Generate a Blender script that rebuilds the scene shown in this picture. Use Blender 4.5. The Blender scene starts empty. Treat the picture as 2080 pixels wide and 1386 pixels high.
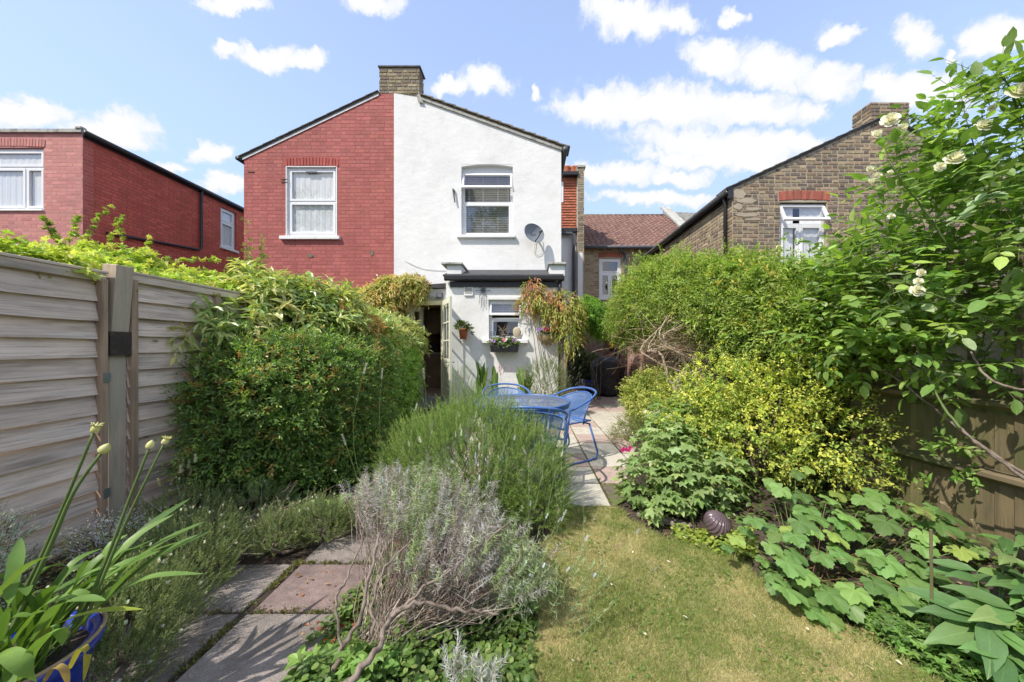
import bpy, bmesh, math, random
import numpy as np
from mathutils import Vector, Matrix, Euler

R = math.radians
random.seed(11)
rng = np.random.default_rng(11)
SC = bpy.context.scene
COL = SC.collection

# ---------------------------------------------------------------- camera
F, CX, CY, H = 700.0, 1075.0, 706.0, 1.27      # focal length in photo pixels, principal point, eye height
cam_d = bpy.data.cameras.new("camera")
cam_d.sensor_width = 36.0
cam_d.lens = F / 2080.0 * 36.0
cam_d.shift_x = (1040.0 - CX) / 2080.0
cam_d.shift_y = (CY - 693.0) / 2080.0
cam_d.clip_start = 0.05
cam_d.clip_end = 600.0
cam = bpy.data.objects.new("camera", cam_d)
COL.objects.link(cam)
cam.location = (0, 0, H)
cam.rotation_euler = (R(90), 0, 0)
SC.camera = cam

# ---------------------------------------------------------------- light
SUN_DIR = Vector((0.62, 0.52, -1.0)).normalized()      # the way the light travels
elev = math.asin(-SUN_DIR.z)
sun_d = bpy.data.lights.new("sun", 'SUN')
sun_d.energy = 2.1
sun_d.angle = R(0.6)
sun_d.color = (1.0, 0.945, 0.85)
sun = bpy.data.objects.new("sun", sun_d)
COL.objects.link(sun)
sun.location = (-20, -16, 32)
sun.rotation_euler = SUN_DIR.to_track_quat('-Z', 'Y').to_euler()

SC.view_settings.view_transform = 'Standard'
SC.view_settings.look = 'None'
SC.view_settings.gamma = 1.0
SC.view_settings.use_curve_mapping = False
SC.view_settings.exposure = 1.34
SC.render.engine = 'CYCLES'
try:
    SC.cycles.max_bounces = 8
    SC.cycles.diffuse_bounces = 4
    SC.cycles.glossy_bounces = 3
    SC.cycles.transmission_bounces = 4
    SC.cycles.transparent_max_bounces = 12
    SC.cycles.caustics_reflective = False
    SC.cycles.caustics_refractive = False
    SC.cycles.use_denoising = True
    SC.cycles.use_adaptive_sampling = True
    SC.cycles.adaptive_threshold = 0.02
except Exception:
    pass

world = bpy.data.worlds.new("World")
SC.world = world
world.use_nodes = True
wt = world.node_tree
wt.nodes.clear()
def wn(t, **kw):
    n = wt.nodes.new(t)
    for k, v in kw.items():
        setattr(n, k, v)
    return n
def wl(a, b):
    wt.links.new(a, b)
w_out = wn('ShaderNodeOutputWorld')
w_bg = wn('ShaderNodeBackground')
w_bg.inputs['Strength'].default_value = 0.15
wl(w_bg.outputs[0], w_out.inputs['Surface'])
w_sky = wn('ShaderNodeTexSky', sky_type='NISHITA')
w_sky.sun_disc = False
w_sky.sun_elevation = elev
w_sky.sun_rotation = math.atan2(-SUN_DIR.x, -SUN_DIR.y)
w_sky.altitude = 50
w_sky.air_density = 1.0
w_sky.dust_density = 0.6
w_sky.ozone_density = 1.4
w_tc = wn('ShaderNodeTexCoord')
w_sep = wn('ShaderNodeSeparateXYZ')
wl(w_tc.outputs['Generated'], w_sep.inputs[0])
def wm(op, a, b=None, c=None, clamp=False):
    n = wn('ShaderNodeMath', operation=op)
    n.use_clamp = clamp
    for i, v in enumerate((a, b, c)):
        if v is None: continue
        if isinstance(v, (int, float)): n.inputs[i].default_value = v
        else: wl(v, n.inputs[i])
    return n.outputs[0]
az = wm('ARCTAN2', w_sep.outputs['X'], w_sep.outputs['Y'])
el = wm('ARCSINE', w_sep.outputs['Z'])
w_cmb = wn('ShaderNodeCombineXYZ')
wl(az, w_cmb.inputs[0]); wl(el, w_cmb.inputs[1])
# ragged edges: the direction is pushed about by noise before the clouds are looked up
w_n1 = wn('ShaderNodeTexNoise'); w_n1.inputs['Scale'].default_value = 13.0; w_n1.inputs['Detail'].default_value = 9; w_n1.inputs['Roughness'].default_value = 0.62
wl(w_cmb.outputs[0], w_n1.inputs['Vector'])
w_sub = wn('ShaderNodeVectorMath', operation='SUBTRACT'); wl(w_n1.outputs['Color'], w_sub.inputs[0]); w_sub.inputs[1].default_value = (0.5, 0.5, 0.5)
w_mul = wn('ShaderNodeVectorMath', operation='MULTIPLY'); wl(w_sub.outputs[0], w_mul.inputs[0]); w_mul.inputs[1].default_value = (0.12, 0.085, 0.0)
w_add = wn('ShaderNodeVectorMath', operation='ADD'); wl(w_cmb.outputs[0], w_add.inputs[0]); wl(w_mul.outputs[0], w_add.inputs[1])
warped = w_add.outputs[0]
clouds = [(60,238,100,32),(235,262,85,42),(425,306,45,22),(450,374,60,20),(345,338,30,14),(475,6,75,22),(755,8,55,28),
 (462,108,30,14),(545,120,62,24),(622,128,45,20),(985,172,46,28),(912,172,32,16),(1088,193,14,10),(1290,38,110,40),
 (1365,48,55,28),(1250,18,70,25),(1487,32,24,16),(1700,68,36,24),(1858,80,54,38),(1960,110,20,13),(2032,68,66,40),(1455,122,70,42),
 (1570,138,95,46),(1685,168,75,36),(1872,192,105,46),(1800,170,50,26),(1200,222,85,32),(1350,218,185,46),(1520,222,130,36),
 (1640,222,40,20),(1460,300,240,34),(1600,292,110,26),(1250,352,130,20),(1375,362,65,15),(1330,404,130,14),(1440,330,200,18)]
acc = None
for (px, py, rx, ry) in clouds:
    ae = lambda x, y: (math.atan((x - CX) / F), math.atan((CY - y) / math.hypot(F, x - CX)))
    a0, e0 = ae(px, py); ax_, ex_ = ae(px + rx, py); ay_, ey_ = ae(px, py - ry)
    # long axis and short axis of the cloud as directions; invert to get its own coordinates
    a, b, c, d = (ax_ - a0)*1.22, (ay_ - a0)*1.3, (ex_ - e0)*1.22, (ey_ - e0)*1.3
    D_ = a*d - b*c
    s = wn('ShaderNodeVectorMath', operation='SUBTRACT'); wl(warped, s.inputs[0]); s.inputs[1].default_value = (a0, e0, 0)
    q1 = wn('ShaderNodeVectorMath', operation='DOT_PRODUCT'); wl(s.outputs[0], q1.inputs[0]); q1.inputs[1].default_value = (d/D_, -b/D_, 0)
    q2 = wn('ShaderNodeVectorMath', operation='DOT_PRODUCT'); wl(s.outputs[0], q2.inputs[0]); q2.inputs[1].default_value = (-c/D_, a/D_, 0)
    u_, v2_ = q1.outputs['Value'], q2.outputs['Value']
    v = wm('SUBTRACT', 1.0, wm('SQRT', wm('MULTIPLY_ADD', u_, u_, wm('MULTIPLY', v2_, v2_))))
    acc = v if acc is None else wm('MAXIMUM', acc, v)
# outside the view: extra cloud added to lift and whiten the fill light
w_n2 = wn('ShaderNodeTexNoise'); w_n2.inputs['Scale'].default_value = 2.6; w_n2.inputs['Detail'].default_value = 8; w_n2.inputs['Roughness'].default_value = 0.6
w_map2 = wn('ShaderNodeVectorMath', operation='MULTIPLY'); wl(w_tc.outputs['Generated'], w_map2.inputs[0]); w_map2.inputs[1].default_value = (1, 1, 2.2)
wl(w_map2.outputs[0], w_n2.inputs['Vector'])
rest = wm('MULTIPLY', wm('SUBTRACT', w_n2.outputs['Fac'], 0.475), 4.0)
far_az = wm('MULTIPLY', wm('SUBTRACT', wm('ABSOLUTE', az), 1.02), 5.0, clamp=True)
far_el = wm('MULTIPLY', wm('SUBTRACT', el, 0.80), 5.0, clamp=True)
outside = wm('MAXIMUM', far_az, far_el)
rest = wm('SUBTRACT', wm('MULTIPLY', wm('ADD', rest, 1.0), outside), 1.0)
acc = wm('MAXIMUM', acc, rest)
w_n3 = wn('ShaderNodeTexNoise'); w_n3.inputs['Scale'].default_value = 30.0; w_n3.inputs['Detail'].default_value = 6; w_n3.inputs['Roughness'].default_value = 0.6
wl(warped, w_n3.inputs['Vector'])
fine = wm('MULTIPLY', wm('SUBTRACT', w_n3.outputs['Fac'], 0.5), 1.0)
dens = wm('ADD', acc, fine)
w_mr = wn('ShaderNodeMapRange', interpolation_type='SMOOTHSTEP')
wl(dens, w_mr.inputs['Value'])
w_mr.inputs['From Min'].default_value = -0.10; w_mr.inputs['From Max'].default_value = 0.42
w_mr.inputs['To Min'].default_value = 0.0; w_mr.inputs['To Max'].default_value = 1.0
w_mr2 = wn('ShaderNodeMapRange'); wl(dens, w_mr2.inputs['Value'])
w_mr2.inputs['From Min'].default_value = 0.02; w_mr2.inputs['From Max'].default_value = 0.62
w_cc = wn('ShaderNodeMix', data_type='RGBA'); wl(w_mr2.outputs[0], w_cc.inputs['Factor'])
CLOUD = 2.7
w_cc.inputs['A'].default_value = (CLOUD * 0.80, CLOUD * 0.87, CLOUD * 0.97, 1)
w_cc.inputs['B'].default_value = (CLOUD, CLOUD, CLOUD, 1)
# clear sky: physical sky washed a little by thin high haze
w_haze = wn('ShaderNodeMix', data_type='RGBA')
SKYG = 0.83
w_gain = wn('ShaderNodeMix', data_type='RGBA', blend_type='MULTIPLY'); w_gain.inputs['Factor'].default_value = 1.0
wl(w_sky.outputs[0], w_gain.inputs['A']); w_gain.inputs['B'].default_value = (SKYG * 1.16, SKYG * 0.94, SKYG * 1.0, 1)
w_haze.inputs['Factor'].default_value = 0.35
wl(w_gain.outputs['Result'], w_haze.inputs['A']); w_haze.inputs['B'].default_value = (1.58, 2.19, 3.2, 1)
w_hz = wn('ShaderNodeMapRange', interpolation_type='SMOOTHSTEP'); wl(el, w_hz.inputs['Value'])
w_hz.inputs['From Min'].default_value = 0.0; w_hz.inputs['From Max'].default_value = 0.85; w_hz.inputs['To Min'].default_value = 0.96; w_hz.inputs['To Max'].default_value = 0.42
wl(w_hz.outputs[0], w_haze.inputs['Factor'])
w_mixc = wn('ShaderNodeMix', data_type='RGBA')
wl(w_mr.outputs[0], w_mixc.inputs['Factor']); wl(w_haze.outputs['Result'], w_mixc.inputs['A']); wl(w_cc.outputs['Result'], w_mixc.inputs['B'])
wl(w_mixc.outputs['Result'], w_bg.inputs['Color'])

# ---------------------------------------------------------------- helpers
def P(px, py, Y):
    """world point seen at photo pixel (px, py) and lying Y metres ahead"""
    return Vector(((px - CX) * Y / F, Y, H - (py - CY) * Y / F))
def G(px, py, z=0.0):
    Y = F * (H - z) / (py - CY)
    return P(px, py, Y)

_W = {}
def tag(o, label=None, cat=None, group=None, kind=None):
    if label: o['label'] = label
    if cat: o['category'] = cat
    if group: o['group'] = group
    if kind: o['kind'] = kind
    return o
def empty(name, label, cat, loc=(0, 0, 0), rz=0.0, group=None, kind=None):
    o = bpy.data.objects.new(name, None)
    COL.objects.link(o)
    o.empty_display_size = 0.1
    o.location = loc; o.rotation_euler = (0, 0, rz)
    _W[o.name] = Matrix.Translation(Vector(loc)) @ Matrix.Rotation(rz, 4, 'Z')
    tag(o, label, cat, group, kind)
    return o
def link(name, me, parent=None, local=False):
    o = bpy.data.objects.new(name, me)
    COL.objects.link(o)
    if parent is not None:
        o.parent = parent
        if not local:
            o.matrix_parent_inverse = _W.get(parent.name, Matrix.Identity(4)).inverted()
    return o
def np_mesh(name, V, Fc, mat, parent=None, col=None, smooth=False, local=False, kind=None, uv=None):
    V = np.asarray(V, dtype=np.float32); Fc = np.asarray(Fc, dtype=np.int32)
    k = Fc.shape[1]
    me = bpy.data.meshes.new(name)
    me.vertices.add(len(V)); me.vertices.foreach_set('co', V.ravel())
    me.loops.add(Fc.size); me.loops.foreach_set('vertex_index', Fc.ravel())
    me.polygons.add(len(Fc))
    me.polygons.foreach_set('loop_start', np.arange(0, Fc.size, k, dtype=np.int32))
    try: me.polygons.foreach_set('loop_total', np.full(len(Fc), k, dtype=np.int32))
    except Exception: pass
    me.polygons.foreach_set('use_smooth', np.full(len(Fc), bool(smooth)))
    me.update(calc_edges=True)
    if col is not None:
        at = me.color_attributes.new('Col', 'FLOAT_COLOR', 'POINT')
        c4 = np.ones((len(V), 4), dtype=np.float32); c4[:, :3] = col
        at.data.foreach_set('color', c4.ravel())
    if uv is not None:
        ul = me.uv_layers.new(name='UVMap')
        ul.data.foreach_set('uv', np.asarray(uv, dtype=np.float32)[Fc.ravel()].ravel())
    me.materials.append(mat)
    o = link(name, me, parent, local)
    if kind: o['kind'] = kind
    return o

class MB:
    """collects simple shapes into one mesh"""
    def __init__(s): s.v = []; s.f = []
    def add(s, vs, fs):
        b = len(s.v); s.v += [tuple(v) for v in vs]; s.f += [tuple(i + b for i in f) for f in fs]
        return s
    def box(s, a, b, M=None):
        (x0, y0, z0), (x1, y1, z1) = a, b
        vs = [Vector(p) for p in ((x0,y0,z0),(x1,y0,z0),(x1,y1,z0),(x0,y1,z0),(x0,y0,z1),(x1,y0,z1),(x1,y1,z1),(x0,y1,z1))]
        if M is not None: vs = [M @ v for v in vs]
        return s.add(vs, [(0,3,2,1),(4,5,6,7),(0,1,5,4),(1,2,6,5),(2,3,7,6),(3,0,4,7)])
    def cbox(s, c, d, M=None):
        return s.box((c[0]-d[0]/2, c[1]-d[1]/2, c[2]-d[2]/2), (c[0]+d[0]/2, c[1]+d[1]/2, c[2]+d[2]/2), M)
    def tube(s, pts, r, n=8, cap=True):
        pts = [Vector(p) for p in pts]
        rs = r if isinstance(r, (list, tuple)) else [r] * len(pts)
        rings = []; up = None
        for i, p in enumerate(pts):
            t = (pts[min(i+1, len(pts)-1)] - pts[max(i-1, 0)])
            if t.length < 1e-9: t = Vector((0, 0, 1))
            t.normalize()
            if up is None:
                up = Vector((0, 0, 1)) if abs(t.z) < 0.9 else Vector((1, 0, 0))
            a = t.cross(up)
            if a.length < 1e-6: a = t.cross(Vector((0.3, 1, 0.2)))
            a.normalize(); b = a.cross(t).normalized(); up = b
            rings.append([p + (a * math.cos(2*math.pi*k/n) + b * math.sin(2*math.pi*k/n)) * rs[i] for k in range(n)])
        b0 = len(s.v)
        for ring in rings: s.v += [tuple(v) for v in ring]
        for i in range(len(pts)-1):
            for k in range(n):
                a_ = b0 + i*n + k; b_ = b0 + i*n + (k+1) % n
                s.f.append((a_, b_, b_ + n, a_ + n))
        if cap:
            s.f.append(tuple(b0 + k for k in range(n))[::-1])
            s.f.append(tuple(b0 + (len(pts)-1)*n + k for k in range(n)))
        return s
    def lathe(s, prof, c=(0, 0, 0), n=20, M=None):
        b0 = len(s.v)
        for (r, z) in prof:
            for k in range(n):
                a = 2*math.pi*k/n
                v = Vector((c[0] + r*math.cos(a), c[1] + r*math.sin(a), c[2] + z))
                if M is not None: v = M @ v
                s.v.append(tuple(v))
        for i in range(len(prof)-1):
            for k in range(n):
                s.f.append((b0+i*n+k, b0+i*n+(k+1) % n, b0+(i+1)*n+(k+1) % n, b0+(i+1)*n+k))
        return s
    def prism(s, poly, y0, y1):
        """polygon in (x, z) pushed from y0 to y1"""
        n = len(poly)
        vs = [(x, y0, z) for x, z in poly] + [(x, y1, z) for x, z in poly]
        fs = [tuple(range(n)), tuple(range(2*n-1, n-1, -1))] + [(i, i+n, (i+1) % n + n, (i+1) % n) for i in range(n)]
        return s.add(vs, fs)
    def slab(s, poly, z0, z1):
        n = len(poly)
        vs = [(x, y, z1) for x, y in poly] + [(x, y, z0) for x, y in poly]
        fs = [tuple(range(n)), tuple(range(2*n-1, n-1, -1))] + [(i, i+n, (i+1) % n + n, (i+1) % n) for i in range(n)]
        return s.add(vs, fs)
    def build(s, name, mat, parent=None, local=False, smooth=False, kind=None, bevel=0.0):
        me = bpy.data.meshes.new(name)
        me.from_pydata(s.v, [], s.f)
        bm = bmesh.new(); bm.from_mesh(me)
        bmesh.ops.recalc_face_normals(bm, faces=bm.faces)
        if bevel:
            bmesh.ops.bevel(bm, geom=[e for e in bm.edges if e.calc_face_angle(0) > 0.5], offset=bevel, segments=1, affect='EDGES')
        bm.to_mesh(me); bm.free()
        if smooth:
            me.polygons.foreach_set('use_smooth', [True]*len(me.polygons))
        me.update()
        me.materials.append(mat)
        o = link(name, me, parent, local)
        if kind: o['kind'] = kind
        return o

# ---------------------------------------------------------------- materials
def pmat(name, base=(0.5, 0.5, 0.5), rough=0.7, var=0.0, vscale=4.0, c2=None, c2scale=2.0, c2lo=0.5, c2hi=0.65, c3=None, c3scale=12.0, c3lo=0.6, c3hi=0.7,
         bump=0.0, bscale=60.0, bdist=0.004, bump2=0.0, b2scale=8.0, src=None, spec=0.35, metal=0.0, stretch=(1, 1, 1), transl=0.0, gain=1.0, wvar=0.0, wscale=1.3, wcol=None, coords='Object', grain=0.0, gscale=300.0):
    m = bpy.data.materials.new(name)
    m.use_nodes = True
    nt = m.node_tree; N = nt.nodes; L = nt.links
    N.clear()
    out = N.new('ShaderNodeOutputMaterial')
    bs = N.new('ShaderNodeBsdfPrincipled')
    bs.inputs['Roughness'].default_value = rough
    bs.inputs['Metallic'].default_value = metal
    bs.inputs['Specular IOR Level'].default_value = spec
    tc = N.new('ShaderNodeTexCoord'); mp = N.new('ShaderNodeMapping')
    L.new(tc.outputs[coords], mp.inputs['Vector']); mp.inputs['Scale'].default_value = stretch
    oi = N.new('ShaderNodeObjectInfo')
    if coords == 'Object':
        # shift the pattern from one object to the next
        vm = N.new('ShaderNodeVectorMath'); vm.operation = 'SCALE'
        cb = N.new('ShaderNodeCombineXYZ'); L.new(oi.outputs['Random'], cb.inputs[0]); L.new(oi.outputs['Random'], cb.inputs[1]); L.new(oi.outputs['Random'], cb.inputs[2])
        L.new(cb.outputs[0], vm.inputs[0]); vm.inputs['Scale'].default_value = 37.0
        L.new(vm.outputs[0], mp.inputs['Location'])
    vec = mp.outputs[0]
    def noise(scale, det=5, ro=0.6):
        n = N.new('ShaderNodeTexNoise'); n.inputs['Scale'].default_value = scale; n.inputs['Detail'].default_value = det
        n.inputs['Roughness'].default_value = ro
        L.new(vec, n.inputs['Vector']); return n.outputs['Fac']
    def ramp(v, lo, hi, a=0.0, b=1.0):
        r = N.new('ShaderNodeMapRange'); r.inputs['From Min'].default_value = lo; r.inputs['From Max'].default_value = hi
        r.inputs['To Min'].default_value = a; r.inputs['To Max'].default_value = b
        L.new(v, r.inputs['Value']); return r.outputs[0]
    def mix(fac, a, b, mode='MIX'):
        x = N.new('ShaderNodeMix'); x.data_type = 'RGBA'; x.blend_type = mode
        if isinstance(fac, float): x.inputs['Factor'].default_value = fac
        else: L.new(fac, x.inputs['Factor'])
        for k, v in (('A', a), ('B', b)):
            if isinstance(v, tuple): x.inputs[k].default_value = (*v[:3], 1)
            else: L.new(v, x.inputs[k])
        return x.outputs['Result']
    if src == 'attr':
        a = N.new('ShaderNodeVertexColor'); a.layer_name = 'Col'; c = a.outputs['Color']
    elif src == 'object':
        c = oi.outputs['Color']
    else:
        c = mix(0.0, base, base)
    if c2 is not None: c = mix(ramp(noise(c2scale), c2lo, c2hi), c, c2)
    if c3 is not None: c = mix(ramp(noise(c3scale, 6, 0.7), c3lo, c3hi), c, c3)
    if var:
        v = ramp(noise(vscale), 0.25, 0.75, 1 - var, 1 + var)
        g = N.new('ShaderNodeCombineColor'); [L.new(v, g.inputs[i]) for i in range(3)]
        c = mix(1.0, c, g.outputs[0], 'MULTIPLY')
    if grain:
        v = ramp(noise(gscale, 2, 0.8), 0.3, 0.7, 1 - grain, 1 + grain)
        g = N.new('ShaderNodeCombineColor'); [L.new(v, g.inputs[i]) for i in range(3)]
        c = mix(1.0, c, g.outputs[0], 'MULTIPLY')
    if wvar or wcol:
        ge = N.new('ShaderNodeNewGeometry'); wmp = N.new('ShaderNodeMapping'); wmp.inputs['Scale'].default_value = (1.0, 1.0, 0.38); L.new(ge.outputs['Position'], wmp.inputs[0])
        wnz = N.new('ShaderNodeTexNoise'); wnz.inputs['Scale'].default_value = wscale; wnz.inputs['Detail'].default_value = 7; wnz.inputs['Roughness'].default_value = 0.65; L.new(wmp.outputs[0], wnz.inputs['Vector'])
        v = ramp(wnz.outputs['Fac'], 0.30, 0.70, 1 - wvar, 1 + wvar)
        g = N.new('ShaderNodeCombineColor'); [L.new(v, g.inputs[i]) for i in range(3)]
        c = mix(1.0, c, g.outputs[0], 'MULTIPLY')
        if wcol:
            wn2 = N.new('ShaderNodeTexNoise'); wn2.inputs['Scale'].default_value = wscale*3.1; wn2.inputs['Detail'].default_value = 8; wn2.inputs['Roughness'].default_value = 0.7; L.new(wmp.outputs[0], wn2.inputs['Vector'])
            c = mix(ramp(wn2.outputs['Fac'], 0.58, 0.78, 0.0, 0.35), c, wcol)
    if gain != 1.0: c = mix(1.0, c, (gain, gain, gain*0.95), 'MULTIPLY')
    L.new(c, bs.inputs['Base Color'])
    if bump or bump2:
        last = None
        for st, sc, di in ((bump2, b2scale, bdist*4), (bump, bscale, bdist)):
            if not st: continue
            b = N.new('ShaderNodeBump'); b.inputs['Strength'].default_value = st; b.inputs['Distance'].default_value = di
            L.new(noise(sc, 4), b.inputs['Height'])
            if last: L.new(last, b.inputs['Normal'])
            last = b.outputs[0]
        L.new(last, bs.inputs['Normal'])
    if transl:
        tr = N.new('ShaderNodeBsdfTranslucent')
        hs = mix(1.0, c, (1.5, 1.55, 0.7), 'MULTIPLY')
        L.new(hs, tr.inputs['Color'])
        ms = N.new('ShaderNodeMixShader'); ms.inputs[0].default_value = transl
        L.new(bs.outputs[0], ms.inputs[1]); L.new(tr.outputs[0], ms.inputs[2])
        L.new(ms.outputs[0], out.inputs['Surface'])
    else:
        L.new(bs.outputs[0], out.inputs['Surface'])
    return m

def glass_mat(name, tint=(0.75, 0.8, 0.8), refl=0.10):
    m = bpy.data.materials.new(name); m.use_nodes = True
    nt = m.node_tree; N = nt.nodes; L = nt.links; N.clear()
    out = N.new('ShaderNodeOutputMaterial'); t = N.new('ShaderNodeBsdfTransparent'); g = N.new('ShaderNodeBsdfGlossy')
    t.inputs['Color'].default_value = (*tint, 1); g.inputs['Roughness'].default_value = 0.02
    lw = N.new('ShaderNodeLayerWeight'); lw.inputs['Blend'].default_value = 0.5
    pw = N.new('ShaderNodeMath'); pw.operation = 'POWER'; pw.inputs[1].default_value = 4.0; L.new(lw.outputs['Facing'], pw.inputs[0])
    ad = N.new('ShaderNodeMath'); ad.operation = 'MULTIPLY_ADD'; ad.inputs[1].default_value = 0.7; ad.inputs[2].default_value = refl; ad.use_clamp = True
    L.new(pw.outputs[0], ad.inputs[0])
    ms = N.new('ShaderNodeMixShader'); L.new(ad.outputs[0], ms.inputs[0]); L.new(t.outputs[0], ms.inputs[1]); L.new(g.outputs[0], ms.inputs[2])
    L.new(ms.outputs[0], out.inputs['Surface'])
    return m

def wood_mat(name, light, dark, sc=(1, 1, 1), knots=True, green=None, rough=0.8, axis=0, contrast=(0.3, 0.75)):
    """weathered board; the grain runs along the local axis `axis`"""
    m = bpy.data.materials.new(name); m.use_nodes = True
    nt = m.node_tree; N = nt.nodes; L = nt.links; N.clear()
    out = N.new('ShaderNodeOutputMaterial'); bs = N.new('ShaderNodeBsdfPrincipled'); L.new(bs.outputs[0], out.inputs[0])
    bs.inputs['Roughness'].default_value = rough; bs.inputs['Specular IOR Level'].default_value = 0.2
    tc = N.new('ShaderNodeTexCoord'); oi = N.new('ShaderNodeObjectInfo')
    cb = N.new('ShaderNodeCombineXYZ'); [L.new(oi.outputs['Random'], cb.inputs[i]) for i in range(3)]
    sc_ = N.new('ShaderNodeVectorMath'); sc_.operation = 'SCALE'; sc_.inputs['Scale'].default_value = 53.0; L.new(cb.outputs[0], sc_.inputs[0])
    ad = N.new('ShaderNodeVectorMath'); ad.operation = 'ADD'; L.new(tc.outputs['Object'], ad.inputs[0]); L.new(sc_.outputs[0], ad.inputs[1])
    def nz(s3, det=6, dist=0.0):
        mp = N.new('ShaderNodeMapping'); mp.inputs['Scale'].default_value = s3; L.new(ad.outputs[0], mp.inputs[0])
        n = N.new('ShaderNodeTexNoise'); n.inputs['Scale'].default_value = 1.0; n.inputs['Detail'].default_value = det
        n.inputs['Distortion'].default_value = dist
        L.new(mp.outputs[0], n.inputs['Vector']); return n.outputs['Fac']
    def ax(l, a): return tuple(l if i == axis else a for i in range(3))
    def ramp(v, lo, hi, a=0.0, b=1.0):
        r = N.new('ShaderNodeMapRange'); r.inputs['From Min'].default_value = lo; r.inputs['From Max'].default_value = hi
        r.inputs['To Min'].default_value = a; r.inputs['To Max'].default_value = b
        L.new(v, r.inputs['Value']); return r.outputs[0]
    def mix(fac, a, b, mode='MIX'):
        x = N.new('ShaderNodeMix'); x.data_type = 'RGBA'; x.blend_type = mode
        if isinstance(fac, float): x.inputs['Factor'].default_value = fac
        else: L.new(fac, x.inputs['Factor'])
        for k, v in (('A', a), ('B', b)):
            if isinstance(v, tuple): x.inputs[k].default_value = (*v[:3], 1)
            else: L.new(v, x.inputs[k])
        return x.outputs['Result']
    g1 = nz(ax(2.6, 85), 9, 0.15); g2 = nz(ax(2.2, 9), 5, 0.1); g3 = nz(ax(6, 190), 3)
    c = mix(ramp(g1, contrast[0], contrast[1]), dark, light)
    c = mix(ramp(g2, 0.35, 0.7), c, mix(0.55, light, (light[0]*1.25, light[1]*1.15, light[2]*1.02)))
    c = mix(ramp(nz(ax(2.0, 14), 6, 0.2), 0.56, 0.74, 0.0, 0.6), c, (dark[0]*0.75, dark[1]*0.75, dark[2]*0.75))
    c = mix(ramp(nz(ax(9, 150), 4), 0.60, 0.68, 0.0, 0.55), c, dark)
    if green: c = mix(ramp(nz((2.2, 2.2, 1.6), 4), 0.42, 0.68), c, green)
    if knots:
        mp = N.new('ShaderNodeMapping'); mp.inputs['Scale'].default_value = ax(4.5, 11.0); L.new(ad.outputs[0], mp.inputs[0])
        vo = N.new('ShaderNodeTexVoronoi'); vo.inputs['Scale'].default_value = 1.0; L.new(mp.outputs[0], vo.inputs['Vector'])
        k = ramp(vo.outputs['Distance'], 0.05, 0.15, 0.9, 0.0)
        sc_c = N.new('ShaderNodeSeparateColor'); L.new(vo.outputs['Color'], sc_c.inputs[0]); gt = N.new('ShaderNodeMath'); gt.operation = 'GREATER_THAN'; gt.inputs[1].default_value = 0.72; L.new(sc_c.outputs[0], gt.inputs[0])
        km = N.new('ShaderNodeMath'); km.operation = 'MULTIPLY'; L.new(k, km.inputs[0]); L.new(gt.outputs[0], km.inputs[1]); k = km.outputs[0]
        c = mix(k, c, (dark[0]*0.45, dark[1]*0.38, dark[2]*0.32))
    v = ramp(oi.outputs['Random'], 0, 1, 0.82, 1.14)
    cc = N.new('ShaderNodeCombineColor'); [L.new(v, cc.inputs[i]) for i in range(3)]
    c = mix(1.0, c, cc.outputs[0], 'MULTIPLY')
    L.new(c, bs.inputs['Base Color'])
    b = N.new('ShaderNodeBump'); b.inputs['Strength'].default_value = 0.5; b.inputs['Distance'].default_value = 0.003
    L.new(g1, b.inputs['Height']); b2 = N.new('ShaderNodeBump'); b2.inputs['Strength'].default_value = 0.35; b2.inputs['Distance'].default_value = 0.001
    L.new(g3, b2.inputs['Height']); L.new(b.outputs[0], b2.inputs['Normal']); L.new(b2.outputs[0], bs.inputs['Normal'])
    return m

def mesh_wire_mat(name, col, n=(90, 60)):
    """fine woven wire: holes let the view through"""
    m = bpy.data.materials.new(name); m.use_nodes = True
    nt = m.node_tree; N = nt.nodes; L = nt.links; N.clear()
    out = N.new('ShaderNodeOutputMaterial'); bs = N.new('ShaderNodeBsdfPrincipled'); t = N.new('ShaderNodeBsdfTransparent')
    bs.inputs['Base Color'].default_value = (*col, 1); bs.inputs['Roughness'].default_value = 0.35; bs.inputs['Metallic'].default_value = 0.1
    tc = N.new('ShaderNodeTexCoord'); sp = N.new('ShaderNodeSeparateXYZ'); L.new(tc.outputs['UV'], sp.inputs[0])
    vals = []
    for i in range(2):
        a = N.new('ShaderNodeMath'); a.operation = 'MULTIPLY'; L.new(sp.outputs[i], a.inputs[0]); a.inputs[1].default_value = n[i]
        f = N.new('ShaderNodeMath'); f.operation = 'FRACT'; L.new(a.outputs[0], f.inputs[0])
        g = N.new('ShaderNodeMath'); g.operation = 'GREATER_THAN'; L.new(f.outputs[0], g.inputs[0]); g.inputs[1].default_value = 0.40
        vals.append(g.outputs[0])
    h = N.new('ShaderNodeMath'); h.operation = 'MULTIPLY'; L.new(vals[0], h.inputs[0]); L.new(vals[1], h.inputs[1])
    ms = N.new('ShaderNodeMixShader'); L.new(h.outputs[0], ms.inputs[0]); L.new(bs.outputs[0], ms.inputs[1]); L.new(t.outputs[0], ms.inputs[2])
    L.new(ms.outputs[0], out.inputs['Surface'])
    return m

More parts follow.
